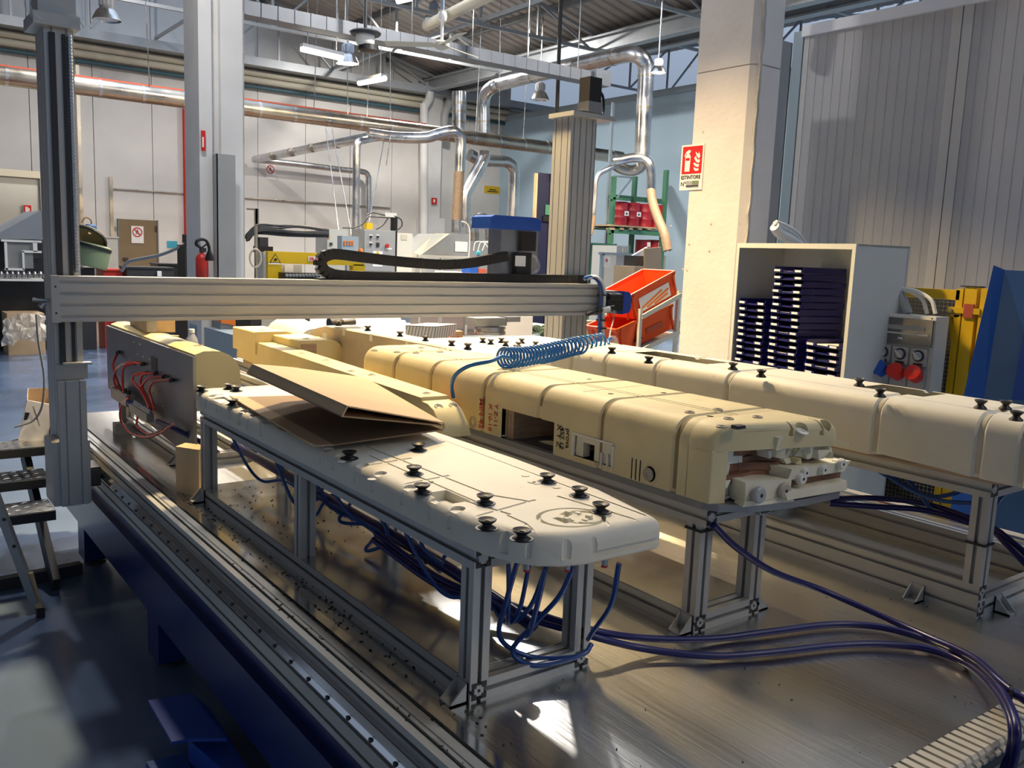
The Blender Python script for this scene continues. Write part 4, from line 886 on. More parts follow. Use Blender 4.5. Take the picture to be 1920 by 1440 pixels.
# ================================================================ background: far wall, pillar and the machines in front of it
def bpx(x0, y0, x1, y1, Y, dep, z0=None):
    """upright box whose front, at distance Y, spans these photo pixels; z0 carries it down to a level"""
    a = P(x0, (y0+y1)/2, Y=Y); b = P(x1, (y0+y1)/2, Y=Y); zt_ = P((x0+x1)/2, y0, Y=Y).z; zb_ = P((x0+x1)/2, y1, Y=Y).z if z0 is None else z0
    return MB().box((a.x, Y, zb_), (b.x, Y+dep, zt_))
def poly_px(pts, Y, dep): return MB().prism([P(a, b, Y=Y) for a, b in pts], (0, dep, 0))
def tube_px(pts, r, seg=12, n=6, sp=True):
    w3 = [P(a, b, Y=Y) for a, b, Y in pts]; return MB().tube(spline(w3, n) if sp else w3, r, seg)
def ctr(mb): 
    return (sum(v[0] for v in mb.v)/len(mb.v), sum(v[1] for v in mb.v)/len(mb.v), min(v[2] for v in mb.v))
# --- signs
def plate_sign(label, x0, y0, x1, y1, Y, m='sign_white', cat='sign'):
    mb = bpx(x0, y0, x1, y1, Y, -.015); t = thing('sign', label, cat, ctr(mb)); obj('sign_plate', mb, m, t)
    a = P(x0, y1, Y=Y-.017); b = P(x1, y0, Y=Y-.017); return t, a, b
def disc(c, r, n=24, r2=0, a0=0): return [V((c[0]+r*math.cos(a0+2*math.pi*k/n), c[1], c[2]+r*math.sin(a0+2*math.pi*k/n))) for k in range(n)]
def ban_ring(t, c, r, Y):
    mb = MB(); o_ = [(c[0]+q*math.cos(2*math.pi*k/28), Y, c[2]+q*math.sin(2*math.pi*k/28)) for q in (r, r*.78) for k in range(28)]
    mb.add(o_, [(k, 28+k, 28+(k+1) % 28, (k+1) % 28) for k in range(28)]); obj('red_ring', mb, 'sign_red', t)
    obj('red_bar', MB().bar((c[0]-r*.6, Y-.001, c[2]+r*.6), (c[0]+r*.6, Y-.001, c[2]-r*.6), .002, r*.18, (0, 1, 0)) if False else MB().prism([(c[0]-r*.68, Y, c[2]+r*.52), (c[0]-r*.52, Y, c[2]+r*.68), (c[0]+r*.68, Y, c[2]-r*.52), (c[0]+r*.52, Y, c[2]-r*.68)], (0, -.002, 0)), 'sign_red', t)
    obj('walking_figure', MB().prism([(c[0]+r*a, Y+.003, c[2]+r*b) for a, b in ((-.08, .35), (.1, .3), (.32, .05), (.12, .05), (.12, -.1), (.35, -.5), (.2, -.5), (0, -.15), (-.3, -.5), (-.4, -.42), (-.12, -.02), (-.3, -.05), (-.3, .1), (-.05, .18))], (0, -.002, 0)), 'sign_black', t)
    obj('figure_head', MB().prism([(p.x, Y+.003, p.z) for p in disc((c[0]+r*.02, Y, c[2]+r*.48), r*.12, 10)], (0, -.002, 0)), 'sign_black', t)
# --- door in the far wall
dm = bpx(223, 412, 294, 500, WY, -.05, 0); dr = struct('door_1', dm, 'door_brown')
obj('door_frame', bpx(220, 410, 223, 500, WY, -.08, 0), 'wall_dark', dr); obj('door_frame', bpx(294, 413, 296, 500, WY, -.08, 0), 'wall_dark', dr)
obj('hinge', bpx(291, 424, 294, 434, WY-.06, -.03), 'dark', dr); obj('handle', bpx(231, 483, 240, 488, WY-.06, -.05), 'dark', dr)
t, a, b = plate_sign('white no-entry notice with red circle on the brown door', 246, 424, 269, 456, WY-.055); ban_ring(t, ((a.x+b.x)/2, 0, b.z-(b.x-a.x)*.52), (b.x-a.x)*.40, WY-.075)
t, a, b = plate_sign('small dark plate beside the brown door', 213, 425, 223, 433, WY, 'grey_mid')
t, a, b = plate_sign('cyan notice on the far wall right of the brown door', 313, 452, 332, 465, WY, 'cyan_card')
t, a, b = plate_sign('fire hose sign with white coil on red, by the red pipe', 350, 318, 369, 349, WY)
red = MB().box((a.x+.01, WY-.02, b.z-(b.x-a.x)*.98), (b.x-.01, WY-.017, b.z-.01)); obj('red_field', red, 'sign_red', t)
cx, cz, rr_ = (a.x+b.x)/2, b.z-(b.x-a.x)*.5, (b.x-a.x)*.38
obj('coil_mark', MB().tube([(cx+rr_*q/30*math.cos(q*.55), WY-.024, cz+rr_*q/30*math.sin(q*.55)) for q in range(3, 31)]+[(cx+rr_*1.1, WY-.024, cz+rr_*.75)], .012, 6), 'sign_white', t)
obj('lettering', textmb('IDRANTE', .07, (a.x+.02, WY-.0175, a.z+.03), (1, 0, 0), (0, 0, 1), bold=.001), 'sign_black', t)
t, a, b = plate_sign('prohibition sign with red circle on the far wall near the thin pipe', 498, 309, 516, 337, WY); ban_ring(t, ((a.x+b.x)/2, 0, b.z-(b.x-a.x)*.5), (b.x-a.x)*.42, WY-.02)
t, a, b = plate_sign('small red fire point sign on the corner column', 809, 371, 819, 383, WY-.5, 'sign_red'); obj('white_mark', MB().box((a.x*.5+b.x*.5-.03, WY-.525, a.z+.06), (a.x*.5+b.x*.5+.03, WY-.517, b.z-.05)), 'sign_white', t)
t, a, b = plate_sign('yellow warning plate on the far wall behind the ducts', 908, 349, 936, 363, WY, 'yellow_paint'); obj('dark_print', MB().box((a.x+.12, WY-.02, a.z+.07), (b.x-.05, WY-.017, a.z+.10)).box((a.x+.2, WY-.02, a.z+.13), (b.x-.12, WY-.017, a.z+.16)), 'sign_black', t)
# --- pipework on the far wall
def wall_run(label, y260, r, m, cat='pipe', x0=-60, x1=1075, Y=WY-.25, nm='wall_pipe', box=None):
    z_ = P(260, y260, Y=Y).z; xa, xb = P(x0, 100, Y=Y).x, P(x1, 200, Y=Y).x
    if box: return one(nm, MB().box((xa, Y-box[0], z_-box[1]), (xb, Y+box[0], z_+box[1])), m, label, cat)
    return one(nm, MB().cyl((xa, Y, z_), (xb, Y, z_), r, seg=12), m, label, cat, smooth=50)
wall_run('grey steel gutter beam along the top of the far wall', 84, 0, 'roof_steel', 'gutter', Y=WY-.4, nm='wall_gutter', box=(.35, .10))
wall_run('upper cream pipe running along the far wall below the gutter', 103, .085, 'pipe_cream'); wall_run('lower cream pipe running along the far wall', 117, .085, 'pipe_cream')
wall_run('dark teal pipe running along the far wall under the cream pipes', 131, .05, 'pipe_teal', Y=WY-.15)
wall_run('grey conduit running along the far wall at mid height', 357, .022, 'galv_warm', x0=205, x1=735, Y=WY-.05)
z_ = P(345, 200, Y=WY-.1)
one('fire_pipe', MB().cyl((z_.x, WY-.1, .2), (z_.x, WY-.1, 5.0), .045, seg=10), 'red_paint', 'red vertical fire pipe on the far wall beside the left pillar', 'pipe', smooth=50)
for xx, nm in ((150, 'grey box conduit dropping down the far wall behind the left post'), (207, 'thin vertical conduit left of the brown door')):
    p_ = P(xx, 300, Y=WY-.06); one('wall_conduit', MB().box((p_.x-.04, WY-.08, .3), (p_.x+.04, WY-.02, 5.6 if xx == 150 else 3.05)), 'galv_warm', nm, 'conduit')
# thin silver duct lying on the far wall
t = thing('thin_duct', 'thin silver duct on the far wall turning down at its right end', 'duct', P(500, 300, Y=WY-.3))
obj('duct_run', tube_px([(486, 300, 23.6), (560, 308, 23.6), (640, 318, 23.6), (680, 322, 23.6), (690, 330, 23.6), (691, 345, 23.6), (691, 400, 23.6)], .085, 12, 6), 'galv', t, 50)
# corner column
cc = struct('column_corner', bpx(800, 150, 828, 400, WY-.45, .45, 0), 'pillar_paint'); obj('column_base', bpx(795, 408, 833, 500, WY-.5, .5, 0), 'pillar_paint', cc)
t = thing('drain_pipe', 'white rain pipe with a bend at the corner column', 'pipe', P(796, 400, Y=WY-.6)); obj('pipe_run', tube_px([(806, 172, 23.3), (805, 185, 23.3), (796, 200, 23.3), (795, 215, 23.3), (795, 440, 23.3)], .12, 12, 4), 'pipe_white', t, 50)
t = thing('drain_pipe', 'grey rain pipe with a bend right of the corner column', 'pipe', P(833, 400, Y=WY-.6)); obj('pipe_run', tube_px([(845, 180, 23.3), (842, 195, 23.3), (834, 215, 23.3), (833, 250, 23.3)], .12, 12, 4), 'grey_mid', t, 50)
# --- suspended main duct with its red rail and hangers
DZ = P(260, 176, Y=17).z; xa, xb = P(-40, 130, Y=17).x, P(1165, 290, Y=17).x
md = thing('main_duct', 'long silver extraction duct hanging along the far wall', 'duct', ((xa+xb)/2, 17, DZ-.15))
obj('duct_run', MB().cyl((xa, 17, DZ), (xb, 17, DZ), .15, seg=24), 'galv_warm', md, 50)
for k in range(20):
    x_ = xa+(xb-xa)*(k+.5)/20; obj('duct_collar', MB().cyl((x_, 17, DZ), (x_+.05, 17, DZ), .155, seg=24), 'galv', md, 50)
one('red_rail', MB().box((xa, 17.12, DZ+.10), (P(800, 250, Y=17.1).x, 17.17, DZ+.20)), 'red_rust', 'red steel rail running behind the main extraction duct', 'rail')
for k, xx in enumerate((283, 590, 655, 690, 735, 895, 940, 985)):
    b_ = P(xx, 200, Y=16.9); one('hanger_wire', MB().cyl((b_.x, 16.95, DZ-.1), (b_.x+(.12 if k % 2 else -.1), 16.95, 8.0), .008, seg=6), 'galv', 'thin steel hanger wire of the main duct, %s from the left' % ORD[k], 'wire', 'duct hanger wires')
for k, (p0, p1) in enumerate([((611, 240), (636, 440)), ((622, 238), (660, 445)), ((720, 262), (690, 430)), ((733, 250), (724, 310))]):
    one('guy_wire', MB().tube([P(*p0, Y=16.5), P(*p1, Y=14.5)], .009, 6), 'galv', ('left slanting wire of a pair below the main duct', 'right slanting wire of a pair below the main duct', 'slanting wire right of the thin vertical pipe', 'short slanting wire under the duct branch')[k], 'wire')
t = thing('branch_duct', 'silver branch duct running from the far wall to the main duct', 'duct', P(580, 280, Y=20))
obj('duct_run', tube_px([(478, 299, 23.7), (600, 275, 19.8), (690, 258, 17.3), (715, 255, 16.9)], .10, 16, 1, False), 'galv', t, 50)
for xx, yy, Y in ((510, 293, 22.4), (545, 286, 21.3), (583, 278, 20.2), (630, 270, 18.9)): c = P(xx, yy, Y=Y); obj('duct_collar', MB().cyl(c, c+V((.0, -.12, 0)), .107, seg=16), 'galv_warm', t, 50)
t = thing('branch_duct', 'thin vertical silver pipe below the main duct behind the control cabinets', 'duct', P(668, 400, Y=16))
obj('duct_run', tube_px([(700, 259, 16.6), (685, 262, 16.4), (673, 266, 16.3), (669, 280, 16.3), (668, 340, 16.3), (667, 432, 16.3)], .075, 12, 4), 'galv', t, 50)
t = thing('branch_duct', 'silver duct elbow ending in a tan flexible hose above the grey hood', 'duct', P(860, 400, Y=15.5))
obj('duct_run', tube_px([(690, 250, 16.6), (740, 257, 16.5), (795, 258, 16.3), (820, 252, 16.2), (846, 246, 16.1), (860, 253, 16.1), (864, 268, 16.1), (863, 290, 16.1), (862, 322, 16.1)], .115, 16, 6), 'galv', t, 50)
fx = MB(); base_p = P(861, 322, Y=16.1); end_p = P(855, 430, Y=16.1)
nn = 46; fx.tube([base_p.lerp(end_p, k/nn) for k in range(nn+1)], [.105+.008*(k % 2) for k in range(nn+1)], 14); obj('flexible_hose', fx, 'flex_tan', t, 50)
obj('hose_clamp', MB().cyl(P(856, 412, Y=16.1), P(855, 436, Y=16.1), .12), 'galv', t, 50)
t = thing('riser_duct', 'vertical silver duct rising above the main duct near the corner column', 'duct', P(861, 250, Y=17.6))
obj('duct_run', MB().cyl(P(861, 248, Y=17.6), P(861, 172, Y=17.6), .16, seg=20), 'galv', t, 50)
for yy in (196, 212, 232): c = P(861, yy, Y=17.6); obj('duct_collar', MB().cyl(c, c+V((0, 0, .05)), .168, seg=20), 'galv_warm', t, 50)
t = thing('arched_duct', 'large bright silver duct arching from the far ducts to above the pillar', 'duct', P(1050, 120, Y=14))
arch = [(907, 272, 17.5), (907, 230, 17.5), (907, 196, 17.5), (911, 176, 17.4), (924, 163, 17.2), (945, 156, 16.9), (1000, 142, 15.6), (1080, 124, 14.0), (1150, 108, 12.9), (1180, 102, 12.4), (1198, 105, 12.15), (1209, 118, 12.1), (1211, 140, 12.1), (1208, 200, 12.1), (1204, 290, 12.1)]
obj('duct_run', tube_px(arch, .145, 20, 6), 'galv', t, 50)
for i in (1, 4, 6, 7, 8, 12, 13): 
    c = P(*arch[i][:2], Y=arch[i][2]); d = (P(*arch[i+1][:2], Y=arch[i+1][2])-P(*arch[i-1][:2], Y=arch[i-1][2])).normalized(); obj('duct_collar', MB().cyl(c, c+d*.04, .152, seg=20), 'galv_warm', t, 50)
t = thing('lower_duct', 'silver duct bending from the arched duct down to a tan flexible hose at the pillar', 'duct', P(1200, 300, Y=12))
obj('duct_run', tube_px([(1150, 302, 12.3), (1165, 300, 12.2), (1185, 296, 12.1), (1205, 297, 12.0), (1217, 308, 11.9), (1221, 325, 11.9), (1221, 356, 11.9)], .085, 16, 6), 'galv', t, 50)
obj('saddle', tube_px([(1150, 306, 12.5), (1165, 316, 12.4), (1185, 320, 12.3), (1200, 314, 12.2), (1208, 302, 12.1)], .10, 14, 5), 'galv_warm', t, 50)
obj('flexible_hose', tube_px([(1220, 356, 11.9), (1224, 380, 11.8), (1234, 410, 11.6), (1246, 440, 11.4), (1252, 470, 11.3)], .085, 14, 6), 'flex_tan', t, 50)
t = thing('lower_duct', 'thin silver pipe with a bend left of the red drums', 'duct', P(1118, 380, Y=12.5)); obj('duct_run', tube_px([(1160, 310, 12.4), (1140, 317, 12.5), (1124, 326, 12.6), (1118, 340, 12.6), (1116, 370, 12.6), (1113, 404, 12.6)], .045, 12, 5), 'galv', t, 50); obj('flexible_hose', tube_px([(1113, 404, 12.6), (1111, 420, 12.6), (1106, 440, 12.6)], .05, 10, 4), 'flex_tan', t, 50)
t = thing('lower_duct', 'dark slanting silver duct below the main duct', 'duct', P(890, 350, Y=18)); obj('duct_run', tube_px([(908, 283, 17.9), (907, 296, 17.9), (900, 312, 17.9), (880, 348, 17.9), (872, 366, 17.9), (871, 390, 17.9), (872, 425, 17.9)], [.16]*0 or .15, 18, 5), 'galv', t, 50)
t = thing('lower_duct', 'silver duct with an elbow going down behind the tool head', 'duct', P(960, 380, Y=19)); obj('duct_run', tube_px([(880, 290, 18.6), (900, 300, 18.6), (930, 302, 18.6), (950, 304, 18.6), (962, 316, 18.6), (964, 335, 18.6), (961, 410, 18.6)], .15, 18, 5), 'galv', t, 50)
t = thing('elbow_duct', 'shiny silver elbow duct above the grey hood', 'duct', P(895, 430, Y=15)); obj('duct_run', tube_px([(888, 442, 15), (888, 425, 15), (893, 412, 15), (903, 408, 15), (914, 414, 15), (917, 428, 15), (917, 450, 15)], .10, 18, 6), 'galv', t, 50)
obj('duct_collar', MB().cyl(P(888, 452, Y=15), P(888, 436, Y=15), .11, seg=18), 'galv_warm', t, 50)

# --- left pillar with steel guard
pl = struct('pillar_1', bpx(374, -60, 446, 400, 9.4, .5, 0), 'pillar_paint'); a = P(374, 300, Y=9.4); b = P(446, 300, Y=9.4)
obj('pillar_flange', MB().box((a.x-.03, 9.3, 0), (a.x+.10, 9.45, 7)), 'pillar_paint', pl); obj('pillar_flange', MB().box((a.x+.20, 9.33, 0), (b.x+.03, 9.5, 7)), 'pillar_paint', pl)
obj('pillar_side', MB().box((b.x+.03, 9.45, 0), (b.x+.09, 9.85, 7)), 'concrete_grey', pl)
a = P(405, 288, Y=9.2); b = P(440, 288, Y=9.2); gd = MB(); gd.box((a.x, 9.18, 0), (a.x+.01, 9.34, a.z)); gd.box((a.x, 9.18, 0), (b.x, 9.19, a.z)); one('pillar_guard', gd, 'grey_mid', 'grey steel corner guard on the left pillar', 'guard')
t = thing('sign', 'narrow red fire sign seen edge-on on the left pillar', 'sign', P(380, 280, Y=9.25)); obj('sign_plate', bpx(377, 245, 385, 283, 9.28, -.01), 'sign_red', t); obj('white_mark', bpx(379, 257, 382, 276, 9.265, -.004), 'sign_white', t)
fe = thing('fire_extinguisher', 'red fire extinguisher with black hose horn hanging on the left pillar', 'fire extinguisher', P(379, 520, Y=9.24)); c = P(379, 522, Y=9.24); tp = P(379, 478, Y=9.24).z-c.z
obj('cylinder', MB().lathe(c, [(.05, 0), (.062, .02), (.062, tp*.85), (.05, tp*.97), (.02, tp*1.06), (.018, tp*1.15)], seg=18), 'red_paint', fe, 40)
obj('valve', MB().box(c+V((-.02, -.02, tp*1.12)), c+V((.04, .02, tp*1.3))).bar(c+V((0, 0, tp*1.3)), c+V((.06, 0, tp*1.5)), .015), 'dark', fe)
obj('hose', tube_px([(376, 464, 9.08), (368, 458, 9.05), (372, 450, 9.05), (385, 450, 9.05), (391, 460, 9.05), (393, 472, 9.05)], .016, 8), 'black', fe, 60); obj('horn', MB().lathe(P(393, 470, Y=9.05), [(.02, 0), (.05, -.08), (.045, -.10)], seg=14), 'black', fe, 40)
t = thing('compressor', 'beige air tank on a black compressor behind the fire extinguisher', 'compressor', P(358, 520, Y=10.5)); obj('tank', MB().lathe(P(363, 440, Y=10.5), [(.055, 0), (.06, .03), (.06, .17), (.045, .2), (.01, .21)], seg=16), 'tank_beige', t, 40); obj('body', bpx(347, 460, 372, 516, 10.4, .3, 0), 'black', t); obj('head', bpx(349, 440, 368, 456, 10.4, .15), 'dark', t)
one('grey_hose', tube_px([(365, 450, 10.3), (340, 462, 10.6), (300, 478, 11), (250, 488, 11.5), (238, 493, 11.6), (228, 508, 11.7)], .02, 8), 'grey_mid', 'grey hose sagging from the compressor across the brown door', 'hose', smooth=60)
for (nm, x0, y0, x1, y1, Y, m) in (('long black ribbed case stacked low in front of the brown door', 238, 502, 326, 530, 13.2, 'dark'), ('black case behind the ribbed one, beside the left pillar', 296, 496, 372, 530, 13.8, 'black'), ('red plastic box low beside the green kettle machine', 194, 506, 230, 530, 13.4, 'red_paint'), ('grey electrical cabinet left of the brown door', 186, 444, 222, 530, 20, 'grey_mid')):
    mb = bpx(x0, y0, x1, y1, Y, .4, 0); t = thing('storage_case' if Y < 15 else 'electrical_cabinet', nm, 'case' if Y < 15 else 'cabinet', ctr(mb)); obj('case_body', mb, m, t)
    obj('lid_rim', bpx(x0-1, y0-1, x1+1, y0+2, Y-.02, .44), m, t)
    if m == 'dark': obj('paper_tag', bpx(295, 508, 303, 518, Y-.03, .01), 'white_paper', t)
# --- machine at the far left edge
lw = MB(); a = P(-60, 325, Y=18); b = P(76, 325, Y=18); lw.box((a.x-2, 18, 0), (b.x, 18.2, a.z)); bl = struct('wall_left', lw, 'grey_cab'); obj('wall_cap', MB().box((a.x-2, 17.95, a.z), (b.x+.05, 18.25, a.z+.12)), 'pipe_cream', bl); obj('corner_trim', MB().box((b.x-.02, 17.95, 0), (b.x+.10, 18.25, a.z)), 'pipe_cream', bl)
t, a, b = plate_sign('small red and white extinguisher sign on the left partition', 43, 384, 60, 400, 17.97); obj('red_field', MB().box((a.x+.01, 17.95, a.z+.01), (b.x-.01, 17.954, b.z-.01)), 'sign_red', t); obj('white_mark', MB().box((a.x+.04, 17.945, a.z+.03), (a.x+.08, 17.949, b.z-.04)).box((b.x-.07, 17.945, a.z+.04), (b.x-.04, 17.949, b.z-.06)), 'sign_white', t)
lm_ = thing('process_machine', 'grey hooded machine with white framed door at the left edge', 'machine', P(30, 600, Y=13.2))
obj('hood', MB().prism([P(a, b, Y=13.3) for a, b in ((-30, 448), (0, 436), (75, 395), (85, 395), (85, 449))], (0, 1.3, 0)), 'hood_grey', lm_)
obj('cabinet_body', bpx(-40, 449, 150, 515, 13.6, 1.2), 'dark', lm_); obj('plinth', bpx(-40, 527, 150, 600, 13.5, 1, 0), 'black', lm_)
for q in ((2, 450, 78, 454), (9, 454, 14, 506), (9, 503, 46, 507), (42, 471, 46, 506), (42, 470, 78, 474), (62, 454, 70, 472), (138, 455, 141, 503), (150, 450, 155, 504), (140, 450, 155, 453), (140, 501, 155, 504)): obj('door_frame', bpx(*q, 13.25, .04), 'white_paint', lm_)
obj('door_pane', bpx(13, 454, 62, 503, 13.28, .006), 'window_pane', lm_); obj('side_panel', bpx(137, 415, 142, 450, 13.2, .02), 'booth_blue', lm_)
rb = bpx(-40, 523, 82, 527, 13.2, .4); obj('roller_rail', rb, 'white_paint', lm_)
for k in range(9): c = P(-8+k*10.5, 522, Y=13.25); obj('roller', MB().lathe(c, [(.02, 0), (.03, .015), (.03, .06), (.015, .09)], seg=10), 'steel', lm_)
kt = thing('kettle_machine', 'green kettle machine with its round lid tipped open', 'machine', P(175, 560, Y=13.2))
obj('drum', MB().lathe(P(168, 500, Y=13.2), [(.21, 0), (.22, .03), (.22, .29), (.20, .31)], (.22, 0, .97), 26), 'green_pale', kt, 40)
obj('drum_rim', MB().lathe(P(172, 466, Y=13.2), [(.21, 0), (.25, .0), (.25, .04), (.20, .04)], (.26, 0, .96), 26), 'black', kt, 40)
obj('lid', MB().lathe(P(163, 449, Y=13.25), [(.24, 0), (.20, .07), (.12, .12), (.02, .14), (.02, .12), (.12, .09), (.19, .05), (.22, 0)], (.42, .55, .72), 26, cap=False), 'tan_dish', kt, 40)
obj('lid_rim', MB().lathe(P(163, 449, Y=13.24), [(.235, -.015), (.26, -.015), (.26, .015), (.235, .015)], (.42, .55, .72), 26, cap=False), 'black', kt, 40)
obj('motor', MB().lathe(P(170, 437, Y=13.5), [(.07, 0), (.08, .015), (.08, .10), (.06, .12)], seg=14), 'motor_blue', kt, 40); obj('frame', bpx(125, 502, 178, 530, 13.3, .3, 0), 'dark', kt); obj('cable', tube_px([(172, 424, 13.5), (170, 412, 13.5), (160, 408, 13.5), (153, 418, 13.5)], .012, 8), 'card_in', kt, 60)
bxs = thing('cardboard_box', 'brown carton wrapped in crumpled clear film on the floor at left', 'box', (2.0, 13.0, 0)); yb = 12.9
obj('carton', bpx(14, 588, 84, 636, yb+.1, .7, 0), 'card', bxs); 
fm = MB(); nx_ = 12
grid = [[P(5+80*i/nx_+rnd.uniform(-3, 3), 590+48*j/6+rnd.uniform(-4, 4)+(0 if i > 3 else 8), Y=yb-.05-.25*(j/6)-rnd.uniform(0, .25)) for i in range(nx_+1)] for j in range(7)]
fm.add([p for r in grid for p in r], [(j*(nx_+1)+i, j*(nx_+1)+i+1, (j+1)*(nx_+1)+i+1, (j+1)*(nx_+1)+i) for j in range(6) for i in range(nx_)]); obj('plastic_film', fm, 'film', bxs)
# --- extraction hood, cabinets and yellow frame
yf = thing('yellow_frame', 'yellow machine frame with red lettering in front of the control cabinets', 'machine frame', P(590, 560, Y=10.5))
obj('crossbar', bpx(502, 474, 683, 496, 10.5, .12), 'yellow_paint', yf); obj('upright', bpx(502, 496, 528, 600, 10.5, .12, 0), 'yellow_paint', yf); obj('upright', bpx(662, 496, 684, 600, 10.5, .12, 0), 'yellow_paint', yf)
a = P(581, 487, Y=10.495); obj('name_plate', bpx(578, 481, 603, 490, 10.498, -.004), 'sign_white', yf); obj('lettering', textmb('FRAMA', .062, P(580, 489, Y=10.49), (1, 0, 0), (0, 0, 1), .001, .002), 'sign_red', yf)
c = P(516, 486, Y=10.495); s_ = .07; obj('warning_triangle', MB().prism([c+V((-s_, 0, -s_*.6)), c+V((s_, 0, -s_*.6)), c+V((0, 0, s_))], (0, -.003, 0)), 'sign_black', yf); obj('warning_field', MB().prism([c+V((-s_*.8, -.003, -s_*.5)), c+V((s_*.8, -.003, -s_*.5)), c+V((0, -.003, s_*.8))], (0, -.002, 0)), 'yellow_paint', yf); obj('hand_mark', MB().prism([c+V((-.025, -.006, -.01)), c+V((0, -.006, -.025)), c+V((.03, -.006, 0)), c+V((.0, -.006, .015))], (0, -.002, 0)), 'sign_black', yf); obj('warning_text', bpx(508, 491, 524, 494, 10.497, -.004), 'sign_white', yf)
obj('rear_cabinet', bpx(494, 473, 503, 600, 10.55, .3, 0), 'grey_light', yf); obj('paper_sheet', bpx(534, 497, 550, 515, 10.8, .01), 'white_paper', yf); obj('inner_panel', bpx(528, 496, 566, 600, 10.82, .05, 0), 'grey_cab', yf)
rc_ = thing('roller_track', 'dark roller track with chrome ends inside the yellow frame', 'conveyor', P(560, 520, Y=10.2))
obj('track_bed', bpx(534, 512, 600, 540, 10.2, .2, 0), 'black', rc_)
for k in range(12): c = P(537+6.2*k, 516, Y=10.18); obj('roller_end', MB().lathe(c, [(.018, 0), (.018, .03)], (0, -1, 0), 10), 'steel', rc_)
cbn = [('narrow grey control cabinet with a lit switch, left of the button box', 613, 430, 650, 12, 'grey_cab'), ('large grey control cabinet with warning label and red rotary switch', 681, 431, 740, 12, 'grey_mid'), ('pale grey cabinet with a louvre beside the large control cabinet', 741, 437, 772, 12.6, 'grey_light')]
for nm, x0, y0, x1, Y, m in cbn:
    mb = bpx(x0, y0, x1, 600, Y, .4, 0); t = thing('control_cabinet', nm, 'cabinet', ctr(mb), 'grey control cabinets'); obj('cabinet_body', mb, m, t)
    if x0 == 681:
        obj('cabinet_door', bpx(x0+1, y0+2, x1-4, 508, Y, -.02), 'grey_mid', t)
        for xx, yy in ((695, 444), (708, 444), (695, 458)): obj('push_button', MB().lathe(P(xx, yy, Y=Y-.02), [(.018, 0), (.018, .02)], (0, -1, 0), 12), 'dark', t); obj('button_tag', bpx(xx-3, yy-4, xx+3, yy-2, Y-.02, -.004), 'sign_white', t)
        obj('round_meter', bpx(705, 455, 711, 463, Y-.02, -.01), 'dark', t); obj('rotary_switch', MB().lathe(P(725, 461, Y=Y-.02), [(.03, 0), (.03, .03)], (0, -1, 0), 16), 'red_paint', t)
        obj('warning_label', bpx(699, 471, 717, 500, Y-.02, -.004), 'sign_white', t); c = P(708, 476, Y=Y-.025); obj('warning_triangle', MB().prism([c+V((-.045, 0, -.025)), c+V((.045, 0, -.025)), c+V((0, 0, .05))], (0, -.003, 0)), 'yellow_paint', t)
        obj('maker_plate', bpx(723, 465, 734, 468, Y-.02, -.004), 'sign_white', t)
    elif x0 == 741: obj('louvre', bpx(752, 440, 763, 450, Y, -.008), 'pipe_cream', t)
    else: obj('lit_switch', bpx(614, 443, 618, 446, Y-.002, -.01), 'orange', t); obj('key_switch', bpx(618, 455, 623, 460, Y-.002, -.01), 'dark', t)
t = thing('button_box', 'blue-grey push button box with amber buttons', 'control box', P(655, 480, Y=11.6)); obj('box_body', bpx(641, 443, 672, 475, 11.6, .15), 'grey_blue', t); obj('box_stand', bpx(650, 475, 660, 600, 11.65, .06, 0), 'grey_mid', t)
for k in range(8): obj('push_button', MB().lathe(P(646+5*(k % 4), 453+5*(k//4), Y=11.6), [(.014, 0), (.014, .012)], (0, -1, 0), 10), 'orange', t)
t = thing('beacon', 'orange beacon lamp beside the large control cabinet', 'beacon', P(676, 475, Y=11.5)); obj('dome', MB().lathe(P(676, 473, Y=11.5), [(.035, 0), (.035, .03), (.02, .055)], seg=14), 'orange', t, 40); obj('stand', bpx(672, 473, 681, 600, 11.5, .08, 0), 'grey_cab', t)
t = thing('lifting_frame', 'black bracket frame with yellow hoist block above the control cabinets', 'frame', P(715, 440, Y=12.3)); obj('bracket', MB().box(P(694, 407, Y=12.3), P(742, 409, Y=12.36)).box(P(736, 407, Y=12.3), P(740, 510, Y=12.36)), 'black', t); obj('hoist_block', bpx(688, 418, 699, 431, 12.2, .1), 'yellow_paint', t); obj('top_plate', bpx(722, 399, 744, 407, 12.2, .3), 'grey_light', t)
for p_ in ([(688, 403, 12.2), (700, 399, 12.2), (722, 404, 12.2)], [(740, 405, 12.2), (752, 412, 12.2), (753, 424, 12.2), (743, 433, 12.2)], [(728, 408, 12.2), (718, 422, 12.2), (704, 431, 12.2)], [(642, 427, 12.2), (662, 427, 12.2), (680, 420, 12.2), (690, 408, 12.2)]): obj('loose_cable', tube_px(p_, .010, 7), 'dark', t, 60)
t = thing('cable_robot', 'black cable-covered arm reaching to the narrow control cabinet', 'robot arm', P(520, 445, Y=11.8)); obj('arm_core', tube_px([(462, 448, 11.8), (480, 434, 11.8), (540, 438, 11.8), (614, 440, 11.9)], [.05]*0 or .045, 10), 'black', t, 60)
for k in range(5): obj('cable', tube_px([(462, 440+3*k, 11.7), (484, 422+3*k, 11.7), (520, 423+3*k+2*math.sin(k), 11.7), (560, 424+4*k-3*math.sin(k*2), 11.7), (616, 431+2*k, 11.8)], .016, 7), 'dark', t, 60)
obj('gripper', bpx(487, 445, 503, 462, 11.6, .2), 'dark', t); obj('gripper_clamp', bpx(485, 462, 512, 474, 11.6, .2), 'black', t)
